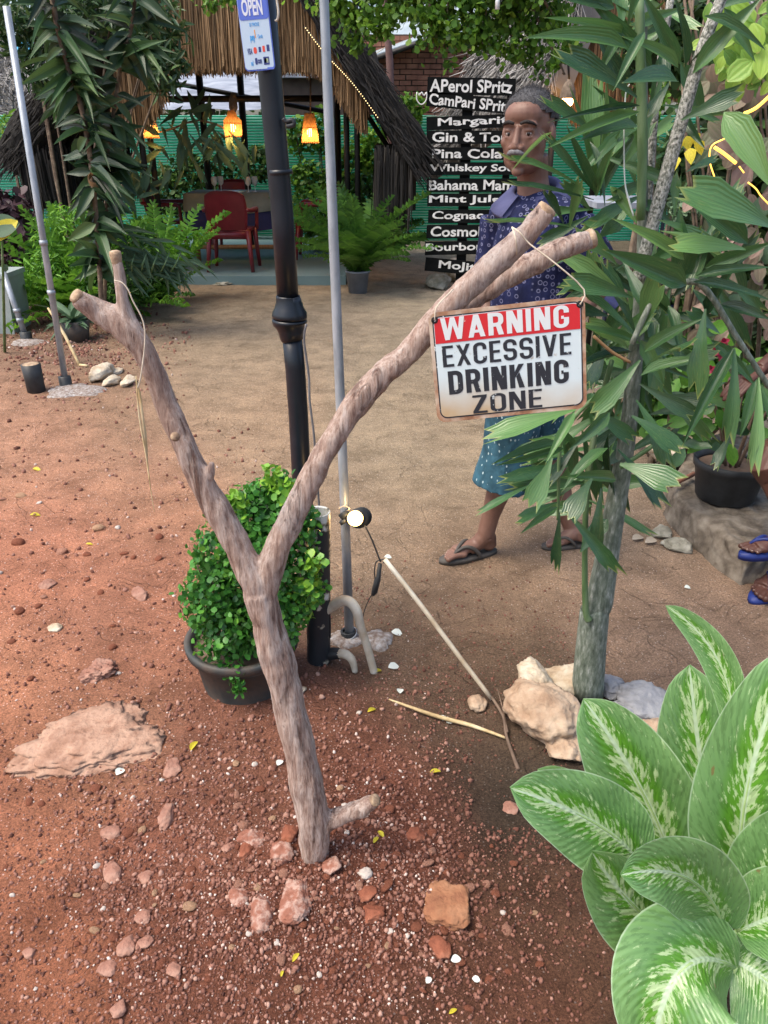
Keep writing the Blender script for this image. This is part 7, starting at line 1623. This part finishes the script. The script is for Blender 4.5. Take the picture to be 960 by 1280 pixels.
# leafy bushes
def bush(name, label, lobes_, n, size, mat, seed, kind='lance', cat='bush', shell=.45, tint=(0, 1), stemz=True, group=None, clusters=0):
    c = Vector(lobes_[0][0]); t = thing(name, label, cat, (c.x, c.y, 0), group)
    o = leafcloud('foliage', t, lobes_, n, size, mat, kind, shell, tint, .5, None, seed, clusters=clusters); o['kind'] = 'stuff'
    if stemz:
        mb = MB(); r = random.Random(seed)
        for k in range(7):
            q = Vector(lobes_[k % len(lobes_)][0]); mb.tube([(c.x+r.uniform(-.06, .06), c.y+r.uniform(-.06, .06), -.02), ((c.x+q.x)/2+r.uniform(-.05, .05), (c.y+q.y)/2, q.z*.5), q], [.018, .014, .006], 6, smooth=3)
        mb.build('stem', M['brownstem'], t)
    return t
bush('bush', 'bright feathery bush behind the slim left pole', [sc(90, 300, 7.5, (50, 30, 40)), sc(60, 345, 7.3, (30, 25, 30)), sc(120, 340, 7.3, (36, 25, 36))], 2600, .075, 'fern', 11, 'lance', tint=(.1, .9))
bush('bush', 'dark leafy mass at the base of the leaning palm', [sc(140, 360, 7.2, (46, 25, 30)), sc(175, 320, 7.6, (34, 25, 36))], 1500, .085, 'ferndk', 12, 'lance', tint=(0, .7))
bush('coleus', 'dark red coleus bush at the left edge behind the bin', [sc(14, 275, 8.4, (34, 26, 32)), sc(24, 320, 8.0, (28, 24, 26))], 900, .09, 'coleus', 13, 'oval')
bush('vine', 'light green climber in front of the fence right of the metal pole', [sc(500, 150, 12.9, (26, 10, 22)), sc(470, 190, 12.9, (22, 10, 30)), sc(515, 135, 12.9, (16, 10, 16))], 900, .085, 'canopy', 14, 'oval', 'vine', tint=(.3, 1))
bush('vine', 'green climber on the fence between the black post and the metal pole', [sc(400, 165, 13.0, (26, 8, 26)), sc(370, 170, 13.0, (16, 8, 22)), sc(440, 210, 12.9, (32, 10, 30)), sc(385, 225, 12.9, (26, 10, 22))], 1700, .08, 'canopy', 15, 'oval', 'vine', tint=(0, .95))
bush('bush', 'mixed low greenery behind the dining table', [sc(250, 215, 13.0, (60, 8, 22)), sc(330, 205, 13.0, (30, 8, 24)), sc(200, 240, 12.9, (30, 8, 20)), sc(290, 262, 12.8, (110, 8, 14))], 2300, .08, 'far', 16, 'oval', tint=(.1, 1))
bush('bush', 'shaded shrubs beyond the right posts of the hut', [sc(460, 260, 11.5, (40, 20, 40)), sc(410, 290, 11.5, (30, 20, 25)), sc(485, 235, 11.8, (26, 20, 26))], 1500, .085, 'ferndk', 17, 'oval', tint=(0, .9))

# grey green hanging leaves inside the hut (staghorn like)
stg = thing('staghorn_plant', 'grey green staghorn leaves spreading in front of the fence left of the table', 'plant', P(245, 165, 9.8))
rr = random.Random(31)
for i in range(95):
    u = rr.random(); cx, cy = (rr.gauss(245, 28), rr.gauss(168, 14)) if u < .6 else (rr.gauss(180, 16), rr.gauss(225, 26))
    p0 = P(cx, cy, rr.uniform(9.3, 9.9)); a = rr.uniform(-2.6, -.5) if rr.random() < .7 else rr.uniform(.3, 2.8); L_ = rr.uniform(.14, .34)
    p1 = p0+Vector((math.cos(a)*L_, rr.uniform(-.1, .05), math.sin(a)*L_)); ms = lib('wedge' if rr.random() < .5 else 'lance', 'staghorn', 4, .2, .12)
    place('leaf', ms[rr.randrange(len(ms))], orient(p0, p1, L_*rr.uniform(.16, .3), (CAM-p0).normalized()+Vector((rr.uniform(-.5, .5), 0, rr.uniform(0, .8)))), stg)
mb = MB(); mb.tube([P(160, 150, 9.7), P(200, 165, 9.7), P(250, 150, 9.7), P(300, 170, 9.7)], .012, 6, smooth=3); mb.build('stem', M['brownstem'], stg)

# ---- dark leaning palm at left with glossy strap leaves
lpb = Vector((P(126, 400, 6.6).x, G(110, 425).y, 0))
lp = thing('leaning_palm', 'dark leafy palm leaning left in front of the hut with a pale bare stem', 'palm', lpb)
D6 = 6.5
stem = [(128, 400), (124, 330), (118, 245), (107, 158), (95, 115), (83, 77), (68, 15), (60, -60)]
mb = MB(); seg(mb, [(x, y, w_) for (x, y), w_ in zip(stem, (6, 6, 6, 6.5, 6.5, 6, 7, 8))], 10, D6, smooth=4); mb.build('stem', M['brownstem'], lp)
st2 = [(130, 395), (133, 300), (135, 200), (150, 90), (165, 30), (172, -40)]
mb = MB(); seg(mb, [(x, y, 5) for x, y in st2], 8, D6+.2, smooth=4); mb.build('stem', M['brownstem'], lp)
mb = MB(); c = P(121, 225, D6-.05)
for k in range(3): mb.tube([c+Vector((.06*math.cos(t), -.02*math.sin(t*2), .05*math.sin(t)+.01*k)) for t in np.linspace(0, 6.3, 14)], .008, 6)
mb.build('rope_tie', M['straw'], lp)
rr = random.Random(77)
def along(st, t):
    k = t*(len(st)-1); i = min(int(k), len(st)-2); f = k-i; return st[i][0]*(1-f)+st[i+1][0]*f, st[i][1]*(1-f)+st[i+1][1]*f
for i in range(285):
    w1_ = rr.random() < .55; st_ = stem if w1_ else st2; d = D6 if w1_ else D6+.2
    x, y = along(st_, rr.uniform(.12, 1)); s = rr.choice((-1, 1)); L_ = rr.uniform(34, 70)*(1.15 if y < 90 else .75 if y > 230 else 1); a = rr.uniform(-.9, .75)
    hz = rr.uniform(.55, 1); tx, ty = x+s*L_*math.cos(a)*hz, y+L_*math.sin(-a)*.8+rr.uniform(0, 16)
    p0 = P(x, y, d+rr.uniform(-.1, .1)); p1 = P(tx, ty, d+rr.uniform(-.45, .45)); ms = lib('lance', 'palm_dark', 5, .22, .16, (.1, .35, .62, .88) if y > 200 else (.1, .3, .5))
    place('leaflet', ms[rr.randrange(len(ms))], orient(p0, p1, rr.uniform(9, 15)*mpp(p0), (CAM-p0).normalized()+Vector((rr.uniform(-.5, .5), 0, rr.uniform(.2, 1)))), lp)
for i in range(14): pass
bush('leafy_tree', 'dark leafy tree crown filling the upper left above the hut roof', [sc(40, 30, 7.8, (60, 40, 34)), sc(190, 40, 7.6, (42, 30, 42)), sc(140, 10, 7.8, (70, 40, 30)), sc(205, 90, 7.5, (24, 20, 30)), sc(60, 90, 7.8, (34, 30, 26))], 2300, .13, 'palm_dark', 18, 'lance', 'tree', shell=.35, tint=(0, .6))
bush('yellowing_shrub', 'yellow green leafy branch at the left edge before the shed', [sc(12, 170, 9.5, (34, 20, 26)), sc(50, 165, 9.8, (24, 16, 10))], 420, .11, 'canopy', 19, 'lance', tint=(.3, 1))
t = thing('taro_leaf', 'yellow edged green leaf on a stalk at the left edge', 'plant', G(6, 440))
for x0, y0, x1, y1, w_, mt in ((22, 278, -16, 290, 30, 'staghorn'), (20, 276, -10, 300, 22, 'yellow'), (6, 340, 8, 330, 6, 'staghorn')):
    ms = lib('oval', mt, 3, .15, .1); p0 = P(x0, y0, 5.6); place('leaf', ms[0], orient(P(x1, y1, 5.6), p0, w_*mpp(p0), (CAM-p0).normalized()+Vector((0, 0, .4))), t)
mb = MB(); mb.tube([G(6, 440), P(4, 350, 5.7), P(2, 290, 5.62)], [.012, .01, .006], 8, smooth=3); mb.build('stalk', M['stalk'], t)
pt = G(96, 425); t = thing('potted_plant', 'dark strap-leaved plant in a dark pot behind the leaning bamboo', 'potted plant', pt)
mb = MB(); mb.lathe(pt, [(.001, 0), (.10, 0), (.13, .17), (.125, .17), (.1, .12)], 24); mb.build('pot', M['potblack'], t)
for i in range(26):
    a = rr.uniform(0, 6.28); p0 = pt+Vector((0, 0, .15)); p1 = p0+Vector((math.cos(a)*.25, math.sin(a)*.2, rr.uniform(-.02, .28))); ms = lib('lance', 'staghorn', 4, .5, .12)
    place('leaf', ms[rr.randrange(len(ms))], orient(p0, p1, .05, (-math.cos(a)*.4, -.4-math.sin(a)*.3, .8)), t)
# long grey green blades left of the hut floor
t = thing('grassy_clump', 'grey green clump of narrow drooping leaves in front of the hut floor', 'plant', G(185, 362))
for i in range(70):
    cx, cy = rr.gauss(188, 22), rr.gauss(322, 12); p0 = P(cx, cy, 6.7); a = rr.uniform(-1.4, .1) if rr.random() < .75 else rr.uniform(2, 3.6); L_ = rr.uniform(.15, .32)
    p1 = p0+Vector((math.cos(a)*L_, rr.uniform(-.12, .02), math.sin(a)*L_)); ms = lib('lance', 'staghorn', 4, .3, .12)
    place('leaf', ms[rr.randrange(len(ms))], orient(p0, p1, .032, (CAM-p0).normalized()+Vector((rr.uniform(-.4, .4), 0, rr.uniform(0, .8)))), t)
mb = MB()
for k in range(5): mb.tube([G(185, 362), P(165+k*12, 340, 6.7), P(170+k*14, 315, 6.7)], [.01, .008, .004], 6, smooth=3)
mb.build('stem', M['stalk'], t)

# ================================================================= SHADE TREE at top with hanging twigs
tr1 = P(487, 150, 12.6); t = thing('shade_tree', 'tree with thin purplish trunk and small round hanging leaves above the drinks board', 'tree', (tr1.x, 12.6, 0))
mb = MB(); seg(mb, [(489,300,10),(488,150,9.5),(488,112,9),(487,75,9),(484,40,8.5),(482,0,8),(478,-80,8)], 12, 12.6, smooth=3, ); 
b0 = P(489, 300, 12.6); mb.tube([(b0.x, 12.6, -.05), b0], .07, 10); mb.build('trunk', M['plum'], t)
cl = []
for (x, y, rx, ry, d) in ((430,-10,46,44,5.2),(500,-15,52,40,5.0),(560,5,46,36,4.8),(610,0,46,40,4.8),(660,-5,44,46,4.8),(555,70,17,26,4.8),(540,40,24,24,4.8),(480,25,30,26,5.0),(446,35,20,24,5.2),(640,48,26,26,4.8),(668,60,14,30,4.8),(705,40,20,30,4.7),(600,45,26,18,4.8),(700,80,10,12,4.7),(520,-50,120,40,5.2),(620,-60,120,50,5.0),(265,-6,40,12,6.5),(680,-50,60,50,4.6),(560,-90,160,50,4.8)):
    cl.append(sc(x, y, d, (rx, min(rx, 40), ry)))
o = leafcloud('crown', t, cl, 12500, .037, 'canopy', 'oval', .15, (0, 1), .3, None, 41, droop=.8, clusters=900); o['kind'] = 'stuff'
mb = MB(); rr = random.Random(8)
hub = P(560, -160, 5.0)
for (c, r_) in cl:
    c = Vector(c); mb.tube([hub, hub.lerp(c, .5)+Vector((rr.uniform(-.1, .1), 0, .08)), c, c+Vector((rr.uniform(-.05, .05), 0, -r_[2]*.8))], [.018, .012, .006, .002], 6, smooth=3)
mb.tube([Vector(P(478, -80, 12.6)), Vector(P(500, -200, 9)), hub], [.06, .05, .04], 8, smooth=4)
o = mb.build('twigs', M['brownstem'], t)
mb = MB(); c = P(622, 6, 4.6); mb.tube([c+Vector((0, 0, .05)), c-Vector((0, 0, .02))], .012, 8); tag(mb.build('white_bulb', M['glass'], None, loc=c), 'small white unlit bulb hanging among the leaves above the man', 'bulb')

# ================================================================= RIGHT: CLIMBER WALL, STRING LIGHTS
cw = thing('climber', 'tall climber with yellow green and dusty pink leaves covering the right edge', 'vine', P(930, 420, 3.7))
rr = random.Random(12)
def cleaf(cx, cy, d, mat, wpx, kind='oval', dr=None):
    p0 = P(cx, cy, d); a = rr.uniform(-2.6, -.5) if dr is None else dr; L_ = wpx*mpp(p0)*rr.uniform(1.0, 1.45)
    p1 = p0+Vector((math.cos(a)*L_, rr.uniform(-.5, .1)*L_, math.sin(a)*L_)); ms = lib(kind, mat, 4, .2, .14)
    place('leaf', ms[rr.randrange(len(ms))], orient(p0, p1, wpx*mpp(p0)*rr.uniform(.8, 1), (CAM-p0).normalized()+Vector((rr.uniform(-.5, .5), 0, rr.uniform(.1, .7)))), cw)
for i in range(100): cleaf(rr.gauss(936, 22), rr.uniform(0, 105), rr.uniform(3.0, 3.3), 'croton', rr.uniform(12, 21))
for i in range(6): cleaf(rr.uniform(915, 965), rr.uniform(20, 90), 2.9, 'croton', 28, 'oval')
for i in range(120): cleaf(rr.uniform(880, 990), rr.uniform(60, 420), rr.uniform(3.2, 3.8), 'dusty', rr.uniform(16, 27))
for i in range(40): cleaf(rr.uniform(865, 985), rr.uniform(230, 480), rr.uniform(3.2, 3.7), 'staghorn' if rr.random() < .5 else 'dusty', rr.uniform(16, 24))
for (x, y, a) in ((842,178,-1.9),(850,172,-1.5),(858,170,-1.2),(868,165,-1.3),(846,195,-1.8),(862,185,-1.5),(872,175,-1.1)): cleaf(x, y, 3.0, 'yellow', 14, 'lance', a)
mb = MB()
for k in range(16):
    x = rr.uniform(870, 985); mb.tube([P(x, 500, 3.9), P(x+rr.uniform(-20, 20), 330, 3.8), P(x+rr.uniform(-30, 30), 160, 3.8), P(x+rr.uniform(-30, 30), 0, 3.8)], .006, 6, smooth=3)
mb.build('vine_stems', M['brownstem'], cw)['kind'] = 'stuff'
bush('hedge', 'shaded hedge filling the space behind the climber at right', [sc(930, 200, 4.8, (80, 40, 190)), sc(1010, 300, 4.6, (70, 40, 200)), sc(850, 60, 6.5, (80, 40, 60)), sc(985, 420, 4.6, (60, 40, 90)), sc(880, 400, 5.6, (60, 30, 60))], 5200, .085, 'far', 20, 'oval', 'hedge', shell=.2, tint=(0, .8))
bush('succulent_bush', 'pale mint green frilly bush behind the palm at right', [sc(872, 264, 3.9, (34, 26, 22)), sc(890, 250, 3.9, (18, 18, 16))], 750, .035, 'staghorn', 23, 'oval', tint=(.7, 1))
bush('vine', 'string of small round green leaves hanging by the scaly stem', [sc(822, 130, 3.6, (10, 10, 34)), sc(812, 165, 3.6, (12, 10, 24))], 160, .03, 'canopy', 24, 'oval', 'vine', tint=(.3, .9))
bush('bush', 'leafy green bush behind the black pot at right', [sc(850, 470, 3.7, (60, 30, 50)), sc(930, 500, 3.5, (40, 26, 40)), sc(820, 520, 3.9, (34, 24, 24))], 1500, .06, 'ferndk', 25, 'oval', tint=(0, .9))
bush('cycad', 'dark feathery palm clump behind the scaly stem', [sc(850, 215, 4.4, (36, 24, 40))], 700, .10, 'palm_dark', 26, 'lance', tint=(0, .5))
rl = thing('rope_light', 'glowing yellow rope light looped among the leaves at the right edge', 'light', P(920, 190, 2.95))
for l in ([(962,120),(945,135),(930,142)], [(926,158),(908,172),(890,182),(887,200),(892,218),(898,235)], [(893,184),(905,192),(920,204)], [(924,208),(930,216)], [(935,228),(945,236),(952,246),(968,262)]):
    mb = MB(); mb.tube([P(x, y, 2.95) for x, y in l], .0024 if len(l) != 3 else .0055, 8, smooth=4); mb.build('light_tube', M['ropelight'], rl)
# distant greenery
fa = thing('tree_belt', 'mass of trees far behind the huts and fence', 'trees', (0, 20, 0))
lob = []
rr = random.Random(15)
for k in range(34): lob.append(((-15+k*.9+rr.uniform(-.4, .4), rr.uniform(17.5, 21), rr.uniform(1.0, 7.0)), (rr.uniform(1.2, 2.0), 1.2, rr.uniform(1.0, 1.8))))
for k in range(10): lob.append(((-12+k*2.6, 19, 1.2), (1.7, 1, 1.4)))
o = leafcloud('foliage', fa, lob, 26000, .17, 'far', 'oval', .2, (0, 1), .4, None, 51); o['kind'] = 'stuff'
mb = MB()
for k in range(12): x = -13+k*2.3; mb.tube([(x, 19.4, -.1), (x+rr.uniform(-.3, .3), 19.4, 3), (x+rr.uniform(-.6, .6), 19.4, 6)], [.16, .12, .05], 8, smooth=3)
mb.build('trunks', M['brownstem'], fa)['kind'] = 'stuff'
